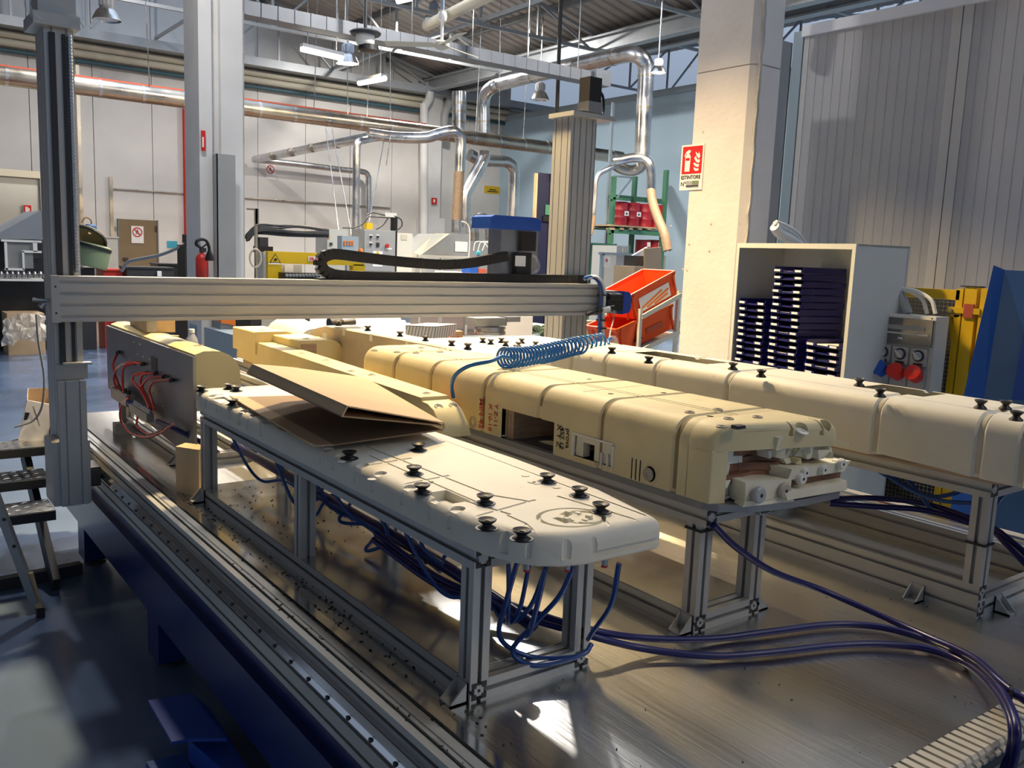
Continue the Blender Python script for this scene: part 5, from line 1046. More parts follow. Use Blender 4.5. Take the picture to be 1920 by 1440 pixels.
t = thing('hose_stand', 'grey post with a coiled hose beside the left pillar', 'stand', P(480, 560, Y=9.8)); obj('post', MB().box(P(479, 391, Y=9.8), P(483, 420, Y=9.84)).box((P(479, 420, Y=9.8).x, 9.8, 0), (P(483, 420, Y=9.8).x, 9.84, P(481, 391, Y=9.8).z)), 'galv_warm', t); obj('arm', bpx(464, 391, 483, 394, 9.8, .03), 'galv_warm', t)
for k in range(4): c = P(479, 484, Y=9.75-.03*k); obj('hose_loop', MB().tube([c+V((.065*math.cos(a*.3), 0, .10*math.sin(a*.3))) for a in range(22)], .010, 7), 'grey_pad', t, 60)
t = thing('extraction_hood', 'grey sloping extraction hood below the flexible hose', 'hood', P(830, 478, Y=14)); 
obj('hood_front', MB().prism([P(a, b, Y=14) for a, b in ((786, 478), (841, 439), (880, 439), (880, 478))], (0, 1.1, 0)), 'hood_grey', t); obj('hood_slope', MB().add([P(776, 474, Y=13.96), P(789, 478, Y=13.96), P(843, 438, Y=13.96), P(815, 438, Y=14.6)], [(0, 1, 2, 3)]), 'hood_top', t); obj('notice', bpx(853, 453, 876, 472, 13.99, -.01), 'white_paper', t)
obj('hood_frame', bpx(787, 479, 880, 484, 13.9, 1.2), 'grey_cab', t)
for xx in (789, 826, 874): obj('frame_leg', bpx(xx, 484, xx+4, 600, 13.9, .06, 0), 'grey_cab', t)
t = thing('work_table', 'crowded work table with metal parts and a blue tote under the hood', 'table', P(850, 540, Y=12.5)); obj('table_top', bpx(683, 518, 940, 522, 12.1, 1.2), 'grey_cab', t)
for xx in (700, 930): obj('leg', bpx(xx, 521, xx+5, 600, 12.55, .06, 0), 'grey_mid', t)
for k in range(16): one('metal_part', MB().lathe(P(690+9*k, 518, Y=12.2 if k < 9 else 12.6), [(.02, 0), (.026, .01+.02*(k % 3)), (.012, .05+.02*(k % 2)), (.012, .07)], seg=8), 'steel', 'small upright metal part in the row behind the gantry bridge, %s from the left' % ORD[k], 'part', 'small metal parts in a row')
for nm, x0, y0, x1, m in (('white tote lying on the work table under the hood', 830, 509, 866, 'white_paint'), ('small blue bin on the work table', 881, 498, 896, 'blue_plug'), ('dark red block on the work table', 897, 504, 912, 'red_rust')): one('tote', bpx(x0, y0, x1, 517, 12.55, .25), m, nm, 'tote')
t = thing('pressure_gauge_rig', 'small rig with a teal regulator and clear air lines on the work table', 'regulator', P(897, 515, Y=12.7)); obj('regulator', MB().lathe(P(897, 478, Y=12.7), [(.03, 0), (.04, .02), (.04, .05), (.02, .07)], seg=14), 'cyan_card', t, 40); obj('stand', bpx(895, 478, 899, 517, 12.72, .03), 'steel', t)
for k in range(3): obj('air_line', tube_px([(888+8*k, 470, 12.7), (892+10*k, 454, 12.7), (908+8*k, 456, 12.7), (920+4*k, 472, 12.7)], .008, 7), 'pipe_white', t, 60)
obj('drop_line', tube_px([(866, 415, 12.7), (876, 420, 12.7), (881, 440, 12.7), (878, 500, 12.7)], .010, 7), 'pipe_white', t, 60)
# --- dark blue panels, green bin, rack with drums, guard, carton
t = thing('tall_door_panel', 'pair of tall navy panels behind the gantry head', 'panel', P(1025, 560, Y=13)); obj('panel_leaf', bpx(1004, 324, 1026, 560, 13, .06, 0), 'navy_panel', t); obj('panel_leaf', bpx(1027, 327, 1060, 560, 13, .06, 0), 'navy_panel', t); obj('wood_edge', bpx(1002, 324, 1004, 560, 12.98, .08, 0), 'wood', t); obj('green_note', bpx(1022, 384, 1032, 403, 12.99, -.01), 'green_rack', t); obj('latch', bpx(1017, 405, 1045, 416, 12.99, -.02), 'black', t)
t = thing('waste_bin', 'dark green open container beside the right gantry post', 'container', P(1130, 520, Y=10)); obj('bin_body', MB().prism([P(a, b, Y=10) for a, b in ((1100, 458), (1156, 457), (1148, 505), (1130, 515), (1100, 515))], (0, .8, 0)), 'green_paint', t); obj('bin_rim', bpx(1099, 456, 1157, 459, 9.97, .86), 'green_rack', t); obj('bin_stand', bpx(1105, 515, 1140, 600, 10.1, .5, 0), 'green_paint', t)
t = thing('guard_screen', 'clear guard screen in a light blue frame with a round prohibition label', 'guard', P(1160, 540, Y=8))
for q in ((1126, 476, 1131, 600), (1188, 477, 1192, 600), (1126, 474, 1192, 479)): obj('frame_bar', bpx(*q, 8, .04, 0 if q[3] == 600 else None), 'grey_blue', t)
obj('pane', bpx(1131, 479, 1188, 600, 8.02, .008, .9), 'window_pane', t); lb = bpx(1132, 481, 1143, 501, 8.0, -.006); obj('label', lb, 'sign_white', t); c = P(1137.5, 488, Y=7.99); ban_ring(t, (c.x, 0, c.z), .022, 7.99)
t = thing('cardboard_box', 'tall open cardboard box between the guard screen and the white pillar', 'box', P(1215, 540, Y=7.5)); obj('box_body', bpx(1187, 500, 1210, 600, 7.5, .35, 0), 'card', t); obj('box_side', MB().prism([P(a, b, Y=7.45) for a, b in ((1209, 466), (1240, 463), (1242, 600), (1209, 600))], (0, .02, 0)), 'card', t); obj('box_flap', MB().prism([P(a, b, Y=7.5) for a, b in ((1187, 479), (1214, 463), (1218, 472), (1208, 480))], (0, .03, 0)), 'white_paint', t); obj('dark_content', bpx(1192, 480, 1210, 499, 7.6, .2), 'dark', t)
for nm, x0, y0, x1, y1, m in (('grey metal locker seen through the guard screen', 1155, 461, 1178, 520, 'grey_cab'), ('grey bench machine behind the orange crates', 1165, 525, 1205, 560, 'grey_mid')): 
    mb = bpx(x0, y0, x1, y1, 9.0, .5, 0); t = thing('locker' if y0 < 500 else 'bench_machine', nm, 'cabinet' if y0 < 500 else 'machine', ctr(mb)); obj('body', mb, m, t); obj('vent_plate', bpx(x0+12, y0+4, x0+21, y0+13, 8.99, -.01), 'pipe_cream', t)
rk = thing('pallet_rack', 'green pallet rack holding red drums by the right wall', 'rack', P(1195, 500, Y=13.5)); RY = 13.5
for xx in (1146, 1185, 1243): obj('upright', bpx(xx, 330 if xx < 1200 else 318, xx+4.5, 560, RY + (.8 if xx == 1185 else 0), .1, 0), 'green_rack', rk)
obj('beam', bpx(1146, 371, 1182, 375, RY, .08), 'green_rack', rk); obj('beam', bpx(1150, 369, 1246, 378, RY+.85, .08), 'green_rack', rk)
obj('shelf_beam', bpx(1143, 431, 1250, 440, RY, .08), 'green_rack', rk); obj('shelf_beam', bpx(1146, 433, 1250, 438, RY+1.0, .08), 'green_rack', rk); obj('brace', MB().tube([P(1150, 380, Y=RY+.05), P(1184, 335, Y=RY+.75)], .02, 6), 'grey_blue', rk); obj('brace', MB().tube([P(1150, 330, Y=RY+.05), P(1186, 333, Y=RY+.75)], .02, 6), 'grey_blue', rk); obj('shelf_deck', bpx(1146, 430, 1250, 432, RY+.05, 1.0), 'green_rack', rk)
pt = thing('pallet', 'wooden pallet under the red drums on the green rack', 'pallet', P(1195, 430, Y=RY))
obj('deck_boards', bpx(1144, 424, 1243, 427, RY-.05, 1.0), 'pallet', pt)
for k in range(6): obj('block', bpx(1146+17*k, 427, 1153+17*k, 431, RY-.04, .15), 'pallet', pt)
dz = P(1160, 424, Y=RY+.3).z; r_ = .5*(P(1173, 400, Y=RY).x-P(1150, 400, Y=RY).x); hh = P(1160, 379, Y=RY).z-P(1160, 425, Y=RY).z
dru = None
for k, (xx, yy, nm) in enumerate(((1161, 0, 'red steel drum with a white label, first from the left on the pallet rack'), (1184, 0, 'red steel drum with a hazard label, second on the pallet rack'), (1208, 0, 'red steel drum, third from the left on the pallet rack'), (1231, 0, 'red steel drum on the pallet rack nearest the white pillar'))):
    x_ = P(xx, 410, Y=RY+r_+.05).x; c = V((x_, RY+r_+.05, dz)); t = thing('steel_drum', nm, 'drum', c, 'red drums on the pallet rack')
    obj('drum_body', MB().lathe(c, [(r_*.96, 0), (r_, .02), (r_*.97, .04), (r_*.97, hh*.32), (r_, hh*.34), (r_*.97, hh*.36), (r_*.97, hh*.64), (r_, hh*.66), (r_*.97, hh*.68), (r_*.97, hh-.03), (r_, hh-.01), (r_*.96, hh)], seg=24), 'barrel_red', t, 40)
    if k < 2: obj('drum_label', MB().box((x_-.02, c.y-r_*1.02, dz+hh*.42), (x_+.10, c.y-r_*.99, dz+hh*.62)), 'sign_white', t); obj('hazard_mark', MB().box((x_+.02, c.y-r_*1.03, dz+hh*.47), (x_+.06, c.y-r_*1.02, dz+hh*.55)), 'sign_black', t)
for k, xx in enumerate((1205, 1226)):
    c = P(xx, 470, Y=RY+.3); c.z = P(xx, 478, Y=RY+.3).z; t = thing('steel_drum', ('red steel drum below the rack shelf, left one', 'red steel drum below the rack shelf, right one')[k], 'drum', c, 'red drums below the rack shelf'); obj('drum_body', MB().lathe(c, [(r_*.96, 0), (r_, .02), (r_*.97, .05), (r_*.97, hh*.6), (r_, hh*.62), (r_*.96, hh*.65)], seg=22), 'barrel_red', t, 40); obj('drum_label', MB().box((c.x-.05, c.y-r_*1.02, c.z+hh*.35), (c.x+.05, c.y-r_*.99, c.z+hh*.55)), 'sign_white', t)
one('drum_stand', bpx(1190, 478, 1245, 600, RY+.05, 1.0, 0), 'grey_mid', 'low grey stand under the lower red drums', 'stand')
# things glimpsed under the bridge
t = thing('orange_machine', 'machine with orange and yellow covers glimpsed below the bridge at left', 'machine', P(440, 660, Y=9)); obj('orange_cover', MB().prism([P(a, b, Y=9) for a, b in ((415, 590), (450, 590), (450, 613), (430, 608), (415, 606))], (0, .4, 0)), 'orange', t); obj('yellow_cover', MB().prism([P(a, b, Y=8.98) for a, b in ((449, 590), (466, 590), (463, 620), (452, 640), (448, 640))], (0, .3, 0)), 'yellow_paint', t); obj('grey_base', bpx(414, 604, 450, 660, 9.02, .5, 0), 'hood_grey', t); obj('socket_hole', bpx(424, 624, 432, 640, 9.0, -.01), 'black', t)
t = thing('handling_robot', 'dark grey robot base with a curved steel handle below the bridge', 'robot', P(530, 660, Y=8)); obj('column', MB().prism([P(a, b, Y=8) for a, b in ((490, 580), (576, 580), (568, 640), (560, 660), (490, 660))], (0, .5, 0)), 'grey_mid', t); obj('black_side', bpx(470, 585, 491, 660, 8.0, .4, 0), 'black', t); obj('black_edge', MB().prism([P(a, b, Y=7.98) for a, b in ((574, 585), (583, 585), (576, 640), (568, 640))], (0, .3, 0)), 'black', t)
obj('handle', MB().add([P(a, b, Y=7.8) for a, b in ((518, 603), (547, 603), (553, 612), (557, 628), (527, 630), (523, 612))], [(0, 1, 2, 5), (5, 2, 3, 4)]), 'steel', t); obj('handle_rim', tube_px([(556, 632, 7.78), (552, 612, 7.78), (547, 603, 7.78), (518, 603, 7.78), (522, 614, 7.78), (526, 632, 7.78)], .010, 8, 4), 'white_paint', t, 60)
t = thing('hazard_box', 'dark box with yellow hazard stripes below the bridge', 'box', P(585, 640, Y=8.3)); obj('box_body', bpx(572, 612, 600, 645, 8.3, .4, 0), 'hood_grey', t)
for k in range(2): obj('hazard_stripe', MB().prism([P(a+8*k, b, Y=8.29) for a, b in ((579, 624), (583, 624), (588, 634), (584, 634))], (0, -.005, 0)), 'yellow_paint', t)
cv = thing('roller_conveyor', 'white roller conveyor seen under the bridge behind the brown sided mould', 'conveyor', P(680, 620, Y=7.5))
zc_ = P(680, 618, Y=7.5).z
for k in range(10): 
    Yk = 6.6+.32*k; obj('roller', MB().cyl((P(590, 610, Y=6.6).x+.25*k*.5, Yk, zc_), (P(745, 610, Y=6.6).x+.25*k*.5+.3, Yk, zc_), .05, seg=12), 'white_paint', cv, 50)
obj('side_frame', MB().box((P(585, 610, Y=6.6).x, 6.5, zc_-.18), (P(760, 610, Y=6.6).x+1.4, 6.55, zc_+.02)).box((P(585, 610, Y=6.6).x, 6.5, zc_-.9), (P(760, 610, Y=6.6).x+1.4, 9.8, zc_-.12)), 'grey_blue', cv); obj('leg', MB().box((P(600, 610, Y=6.6).x, 6.6, 0), (P(604, 610, Y=6.6).x, 6.66, zc_-.9)).box((P(740, 610, Y=6.6).x, 6.6, 0), (P(744, 610, Y=6.6).x, 6.66, zc_-.9)), 'grey_blue', cv)
t = thing('power_tool', 'black cylindrical power tool above the domed white mould', 'tool', P(640, 610, Y=4.9)); obj('grip', MB().cyl(P(618, 610, Y=4.9), P(641, 606, Y=4.9), .045, .035), 'black', t, 40); obj('shaft', MB().cyl(P(641, 606, Y=4.9), P(665, 603, Y=4.9), .02), 'dark', t, 40); obj('stand', MB().box((P(630, 610, Y=4.88).x-.02, 4.86, T), (P(630, 610, Y=4.88).x+.02, 4.9, P(630, 610, Y=4.88).z)), 'alu', t)
one('white_board', bpx(943, 594, 998, 645, 6.0, .02, 0), 'white_paper', 'white paper board standing behind the tool head spindle', 'board')
t = thing('plywood_board', 'upright oriented strand board between the white board and the right gantry post', 'board', P(1060, 640, Y=6)); obj('board', bpx(1043, 590, 1079, 645, 6.0, .03, 0), 'osb', t); obj('edge_strip', bpx(1039, 590, 1043, 645, 5.98, .06, 0), 'grey_light', t)
t = thing('cable_heap', 'dark heap of cables on a stand between the boards', 'cables', P(1018, 640, Y=7)); obj('stand', bpx(998, 618, 1038, 660, 7.2, .4, 0), 'black', t); obj('white_tray', bpx(1009, 610, 1036, 616, 7.1, .3), 'white_paint', t)
for k in range(6): c = P(1008+5*k, 622+2*(k % 3), Y=7.0); obj('cable_loop', MB().tube([c+V((.06*math.cos(a*.32+k), .03*math.sin(a*.2), .04*math.sin(a*.32)+.02)) for a in range(20)], .012, 6), 'green_pale', t, 60)
t = thing('cardboard_box', 'small tan carton below the bridge end', 'box', P(1108, 640, Y=6.5)); obj('carton', bpx(1096, 602, 1118, 645, 6.5, .3, 0), 'card', t); obj('dark_roll', MB().lathe(P(1135, 612, Y=6.4), [(.14, 0), (.14, .2)], (.3, -1, 0), 20), 'brown_core', t, 40)
LAMPC = (1, .72, .36); HALLC = (1, .94, .88)
# ================================================================ right side: white pillar, crates, cabinet, sockets, fence, booth
pr_ = MB(); PX0 = 5.0
def pil(z0, z1, d=0): return MB().prism([(PX0+d, 4.11, z0), (PX0+d, 4.58, z0), (5.27, 4.58, z0), (5.27, 4.06+d, z0), (PX0+.05, 4.06+d, z0)], (0, 0, z1-z0))
zc_ = P(1290, 140, X=5.0).z
pw = struct('pillar_2', pil(0, zc_-.008), 'concrete_white'); obj('pillar_upper', pil(zc_, 8), 'concrete_white', pw); obj('cast_joint', pil(zc_-.008, zc_, .008), 'concrete_grey', pw)
rg = MB(); zz = 0; yy = 4.09
pts = [(PX0+.052+rnd.uniform(-.008, .008), k*.07) for k in range(100)]
for k in range(99): rg.obox((pts[k][0]-.012, 4.053, pts[k][1]), (.024, 0, 0), (0, .02, 0), (pts[k+1][0]-pts[k][0], 0, .07))
obj('rough_edge', rg, 'concrete_grey', pw)
for a, b in ((1258, 424), (1292, 458), (1252, 472), (1333, 420), (1280, 505), (1288, 507), (1330, 471), (1295, 125), (1310, 80)): obj('chip_mark', MB().lathe(P(a, b, X=4.999), [(.009, 0), (.007, .002)], (-1, 0, 0), 9), 'concrete_grey', pw)
# sign ESTINTORE
sg = thing('sign', 'red and white fire extinguisher sign reading ESTINTORE on the white pillar', 'sign', P(1295, 355, X=4.99)); SX = 4.992
q = lambda a, b, d=0: P(a, b, X=SX-d)
y0, y1 = q(1277, 300).y, q(1319, 300).y; zt_, zb_ = q(1318, 269).z, q(1276, 357).z
obj('sign_plate', MB().box((SX, y0, zb_), (SX+.006, y1, zt_)), 'sign_white', sg)
U = V((0, -1, 0)); Hh = zt_-zb_; Ww = y0-y1; N_ = V((-.0012, 0, 0)); O = V((SX, y0, zb_))
def S(u, v, k=1): return O+U*(Ww*u)+V((0, 0, Hh*v))+N_*k
def flat(pts, k=1): return MB().prism([S(u, v, k) for u, v in pts], N_*.6)
obj('red_field', flat([(.07, .36), (.94, .36), (.94, .96), (.07, .96)]), 'sign_red', sg)
obj('extinguisher_mark', flat([(.20, .41), (.42, .41), (.44, .74), (.40, .78), (.36, .80), (.43, .84), (.43, .87), (.34, .885), (.24, .85), (.16, .77), (.18, .73), (.25, .82), (.27, .79), (.20, .74)], 2), 'sign_white', sg); obj('red_band', flat([(.23, .65), (.40, .65), (.40, .71), (.23, .71)], 3), 'sign_red', sg)
for k, f in enumerate(([(.64, .84), (.70, .74), (.80, .68), (.86, .72), (.84, .78), (.78, .84), (.80, .78), (.72, .80)], [(.60, .70), (.68, .62), (.80, .58), (.86, .62), (.85, .66), (.74, .66), (.66, .74)], [(.57, .58), (.66, .52), (.80, .49), (.85, .55), (.70, .57), (.62, .60)], [(.60, .50), (.70, .47), (.83, .46), (.82, .42), (.70, .41), (.62, .44)])): obj('flame_mark', flat(f, 2), 'sign_white', sg)
obj('lettering', textmb('ESTINTORE', Ww*.168, S(.06, .245), U, (0, 0, 1), .0014, .0008), 'sign_black', sg); obj('lettering', textmb('N°', Ww*.2, S(.06, .09), U, (0, 0, 1), .0014, .0006), 'sign_black', sg)
obj('sticker', flat([(.30, .06), (.86, .06), (.86, .20), (.30, .20)], 2), 'print_grey', sg); obj('sticker_mark', flat([(.58, .115), (.85, .115), (.85, .20), (.58, .20)], 3), 'green_pale', sg); obj('sticker_band', flat([(.31, .075), (.85, .075), (.85, .10), (.31, .10)], 3), 'sign_black', sg)
# grey steel cover and white pipe beside the pillar
sc_ = thing('column_cover', 'tall grey steel cover box right of the white pillar', 'cover', (5.4, 4.2, 0)); c0 = P(1448, 70, Y=4.12); c1 = P(1487, 74, Y=4.12); zz = c0.z
obj('cover_front', MB().box((c0.x, 4.12, 0), (c1.x, 4.13, zz)), 'grey_mid', sc_); obj('cover_side', MB().box((c0.x, 4.12, 0), (c0.x+.01, 4.72, zz)), 'grey_mid', sc_); obj('cover_back', MB().box((c1.x-.01, 4.12, 0), (c1.x, 4.72, zz)), 'grey_mid', sc_); obj('cover_edge', MB().box((5.29, 4.30, 0), (5.33, 4.5, zz+.05)), 'grey_mid', sc_)
one('white_pipe', MB().cyl(P(1448, 68, Y=4.5), P(1448, -60, Y=4.5), .07, seg=20), 'pipe_white', 'white vertical pipe above the grey steel cover', 'pipe', smooth=50)
# crate rack
ck = thing('crate_rack', 'light grey steel rack with two sloping shelves in front of the white pillar', 'rack', (4.55, 4.4, 0))
def rp(a, b, Y): return P(a, b, Y=Y)
fx0, fx1 = P(1202, 600, Y=4.28).x, P(1274, 560, Y=4.28).x; zl, zh = P(1204, 579, Y=4.28).z, P(1279, 546, Y=4.28).z
for Y in (4.28, 4.66): obj('upright', MB().box((fx0-.012, Y, 0), (fx0+.012, Y+.025, zl)), 'grey_light', ck); obj('upright', MB().box((fx1-.012, Y, 0), (fx1+.012, Y+.025, zh)), 'grey_light', ck)
for (a, b) in (((1205, 594), (1277, 553)), ((1205, 656), (1274, 622))):
    A_, B_ = P(*a, Y=4.27), P(*b, Y=4.27)
    for Y in (0, .40): obj('shelf_rail', MB().bar(A_+V((0, Y, 0)), B_+V((0, Y, 0)), .012, .03), 'grey_light', ck)
    obj('shelf_plate', MB().obox(A_+V((0, 0, -.012)), B_-A_, (0, .40, 0), (0, 0, .004)), 'grey_light', ck)
def crate(label, A_, ln, wd_, ht, ang_, red=True):
    u = V((math.cos(ang_), 0, math.sin(ang_))); n = V((-math.sin(ang_), 0, math.cos(ang_))); v = V((0, 1, 0)); A_ = V(A_)
    t = thing('plastic_crate', label, 'crate', A_, 'orange crates on the rack'); w_ = .006; ta = .02
    def wall4(a, b, c, d, th): return MB().obox(a, b-a, d-a, th)
    B = [A_+u*ta+v*ta, A_+u*(ln-ta)+v*ta, A_+u*(ln-ta)+v*(wd_-ta), A_+u*ta+v*(wd_-ta)]; Tp = [A_+n*ht, A_+u*ln+n*ht, A_+u*ln+v*wd_+n*ht, A_+v*wd_+n*ht]
    cen = A_+u*ln/2+v*wd_/2; mb = MB()
    vs = B+Tp+[p+(cen-p).normalized()*w_*1.4+n*0 for p in [b_+n*w_ for b_ in B]]+[p+((cen+n*ht)-p).normalized()*w_*1.4 for p in Tp]
    fs = [(0, 3, 2, 1)]+[(i, (i+1) % 4, 4+(i+1) % 4, 4+i) for i in range(4)]+[(8, 9, 10, 11)]+[(8+i, 12+i, 12+(i+1) % 4, 8+(i+1) % 4) for i in range(4)]+[(4+i, 4+(i+1) % 4, 12+(i+1) % 4, 12+i) for i in range(4)]
    mb.add(vs, fs); obj('crate_body', mb, 'orange_crate', t)
    rim = MB(); 
    for i in range(4): rim.bar(Tp[i], Tp[(i+1) % 4], .014, .022, n)
    obj('rim', rim, 'orange_crate', t); rb = MB()
    for f in (.06, .94): rb.bar(A_+u*ln*f-v*.001, A_+u*ln*f+n*ht-v*.001, .012)
    for f in (.2, .8): rb.bar(A_+v*wd_*f, A_+v*wd_*f+n*ht, .012)
    obj('ribs', rb, 'orange_crate', t)
    o = A_+u*ln*.17+n*ht*.16+v*(ta*.6-.006); lw, lh = ln*.66, ht*.58
    if red:
        obj('paper_label', MB().obox(o, u*lw, n*lh-v*.004, v*-.002), 'white_paper', t)
        for k, (p0, p1) in enumerate((((.05, .25), (.75, .75)), ((.2, .12), (.95, .6)), ((.45, .08), (.9, .3)))): obj('label_print', MB().bar(o+u*lw*p0[0]+n*lh*p0[1]-v*.003, o+u*lw*p1[0]+n*lh*p1[1]-v*.006, .002, .014), 'orange', t)
    else:
        obj('crate_mark', MB().prism([o+u*lw*.12+n*lh*.1-v*.002, o+u*lw*.24+n*lh*.75-v*.004, o+u*lw*.36+n*lh*.1-v*.002], v*-.002), 'sign_black', t); obj('crate_print', MB().obox(o+u*lw*.48+n*lh*.3-v*.003, u*lw*.45, n*lh*.35, v*-.002), 'red_rust', t)
    return t
for a, b, c_, d_, lab, red in ((1190, 604, 1274, 556, 'upper orange plastic crate with a printed white label on the rack', True), (1164, 668, 1268, 618, 'lower orange plastic crate with a black triangle mark on the rack', False)):
    A_, B_ = P(a, b, Y=4.31), P(c_, d_, Y=4.31) if False else P(c_, d_, Y=4.31); dd = B_-A_; crate(lab, A_+V((0, 0, .012)), dd.length, .31, .17, math.atan2(dd.z, dd.x), red)
one('red_canister', MB().lathe(P(1234, 520, Y=5.2), [(.04, -.1), (.045, 0), (.045, .03), (.02, .05)], seg=14), 'red_paint', 'small red canister peeking out left of the white pillar', 'canister', smooth=40)
# open cabinet with letter trays
CA = V((4.33, 3.55, 0)); cu = V((-.245, -.97, 0)).normalized(); cv_ = V((-cu.y, cu.x, 0)); CW, CD, CH = .98, .36, 1.668
if cv_.x < 0: cv_ = -cv_
cb_ = thing('open_cabinet', 'light grey open cabinet holding stacks of navy trays', 'cabinet', CA)
def cbx(u0, u1, v0, v1, z0, z1): return MB().obox(CA+cu*u0+cv_*v0+V((0, 0, z0)), cu*(u1-u0), cv_*(v1-v0), (0, 0, z1-z0))
for nm, q_ in (('side_panel', (0, .012, .012, CD, 0, CH)), ('side_panel', (CW-.012, CW, .012, CD, 0, CH)), ('back_panel', (0, CW, CD-.01, CD, 0, CH)), ('top_panel', (0, CW, .012, CD, CH-.012, CH)), ('shelf', (.012, CW-.012, .012, CD-.01, .76, .78)), ('bottom_panel', (0, CW, 0, CD, .05, .07)), ('front_rail', (0, CW, 0, .012, CH-.028, CH)), ('front_stile', (0, .025, 0, .012, 0, CH-.028)), ('front_stile', (CW-.025, CW, 0, .012, 0, CH-.028))): obj(nm, cbx(*q_), 'grey_light', cb_)
TW, TDp, TP = .245, .30, .0385
def tray_meshes():
    w_, d, h = TW, TDp, .034; mb = MB()
    def bx(u0, u1, v0, v1, z0, z1): mb.obox(cu*u0+cv_*v0+V((0, 0, z0)), cu*(u1-u0), cv_*(v1-v0), (0, 0, z1-z0))
    bx(0, w_, 0, d, 0, .003); bx(0, .004, .0, d, .003, h); bx(w_-.004, w_, 0, d, .003, h); bx(0, w_, d-.004, d, .003, h); bx(0, .075, -.008, .004, .004, .020); bx(w_-.075, w_, -.008, .004, .004, .020); bx(.075, w_-.075, 0, .003, .003, .010)
    lb = MB(); lb.obox(cu*.010+cv_*-.010+V((0, 0, .006)), cu*.05, cv_*.002, (0, 0, .012)); lb2 = MB(); lb2.obox(cu*(w_-.06)+cv_*-.010+V((0, 0, .006)), cu*.05, cv_*.002, (0, 0, .012))
    pg = MB(); pg.obox(cu*.02+cv_*.012+V((0, 0, .004)), cu*(w_-.04), cv_*(d-.03), (0, 0, .006))
    return mesh_of('tray_body', mb, 'navy_tray'), mesh_of('label_tab', lb, 'sign_white'), mesh_of('label_tab', lb2, 'sign_white'), mesh_of('paper', pg, 'pipe_white')
TM = tray_meshes(); ords = 'topmost second third fourth fifth sixth seventh eighth ninth tenth eleventh twelfth thirteenth fourteenth fifteenth sixteenth seventeenth eighteenth nineteenth twentieth'.split()
for sname, u0, n, zt_ in (('far left', .045, 14, P(1366, 562, X=4.3).z), ('tall middle', .345, 19, P(1435, 503, X=4.25).z), ('near right', .665, 7, P(1490, 637, X=4.2).z)):
    n = max(4, min(20, int((zt_-.78)/TP)+1))
    for k in range(n):
        z_ = zt_-TP*k-.02
        if z_ < .78: break
        p = CA+cu*u0+cv_*(.02+.004*((k*7) % 3-1))+V((0, 0, z_)); t = thing('letter_tray', 'navy letter tray with white label tabs, %s from the top of the %s stack' % (ords[min(k, 19)], sname) if k else 'navy letter tray with white label tabs, topmost of the %s stack' % sname, 'tray', p, 'navy letter trays in the cabinet')
        for me in TM[:3]+((TM[3],) if (k*5+n) % 3 else ()):
            o = bpy.data.objects.new(me.name.split('.')[0], me); COL.objects.link(o); o.parent = t
# socket panel, fence, leaning sheets
SPX = 4.36
sp_ = thing('socket_panel', 'grey power socket panel with dark clear door and red sockets on the yellow fence', 'socket panel', P(1700, 730, X=SPX))
def sx(x0, y0, x1, y1, d0=0, d1=.02, m=None):
    a = P(x0, (y0+y1)/2, X=SPX); b = P(x1, (y0+y1)/2, X=SPX); z1 = P((x0+x1)/2, y0, X=SPX).z; z0 = P((x0+x1)/2, y1, X=SPX).z
    return MB().box((SPX-d0, b.y, z0), (SPX-d0-d1, a.y, z1))
a = P(1645, 590, X=SPX); b = P(1757, 597, X=SPX); zt_ = P(1700, 590, X=SPX).z; zb_ = zt_-.50
obj('housing', MB().box((SPX, b.y, zb_), (SPX+.12, a.y, zt_)), 'grey_cab', sp_); obj('top_frame', MB().box((SPX-.01, b.y, zt_-.018), (SPX, a.y, zt_)), 'white_paint', sp_)
obj('clear_door', MB().box((SPX-.012, b.y+.012, zt_-.155), (SPX, a.y-.012, zt_-.02)), 'dark_clear', sp_); obj('door_bar', MB().box((SPX-.02, b.y+.03, zt_-.10), (SPX-.012, a.y-.06, zt_-.092)), 'grey_light', sp_); obj('breaker_row', MB().box((SPX-.016, b.y+.05, zt_-.078), (SPX-.012, a.y-.07, zt_-.055)), 'grey_mid', sp_); obj('door_latch', MB().box((SPX-.022, (a.y+b.y)/2-.005, zt_-.125), (SPX-.012, (a.y+b.y)/2+.022, zt_-.117)), 'white_paint', sp_)
for yy_ in (a.y-.015, b.y+.02): obj('cover_screw', MB().lathe((SPX-.01, yy_, zt_-.009), [(.004, 0), (.004, .001)], (-1, 0, 0), 10), 'dark', sp_)
wd_ = (a.y-b.y)
for k in range(3):
    yc = a.y-wd_*(.19+.30*k); pk = obj('switch_plate', MB().box((SPX-.014, yc-.042, zt_-.255), (SPX, yc+.042, zt_-.165)), 'grey_plastic', sp_)
    obj('rotary_ring', MB().lathe((SPX-.014, yc, zt_-.203), [(.030, 0), (.030, .006), (.024, .008)], (-1, 0, 0), 20), 'dark', pk); obj('rotary_knob', MB().lathe((SPX-.02, yc, zt_-.203), [(.022, 0), (.022, .008), (.018, .012)], (-1, 0, 0), 20), 'grey_plastic', pk); obj('pointer', MB().bar((SPX-.034, yc-.018, zt_-.218), (SPX-.034, yc+.018, zt_-.188), .008, .008), 'grey_light', pk); obj('rating_plate', MB().box((SPX-.016, yc-.024, zt_-.252), (SPX-.014, yc+.024, zt_-.240)), 'dark', pk)
    pl_ = obj('socket_plate', MB().box((SPX-.012, yc-.042, zt_-.37), (SPX, yc+.042, zt_-.262)), 'grey_plastic', sp_)
    obj('socket_cap', MB().lathe((SPX-.012, yc, zt_-.31 if k else zt_-.305), [(.036, 0), (.036, .04), (.042, .042), (.042, .055), (.03, .060)], (-1, 0, .55), 22), 'blue_plug' if k == 0 else 'red_plug', pl_, 40)
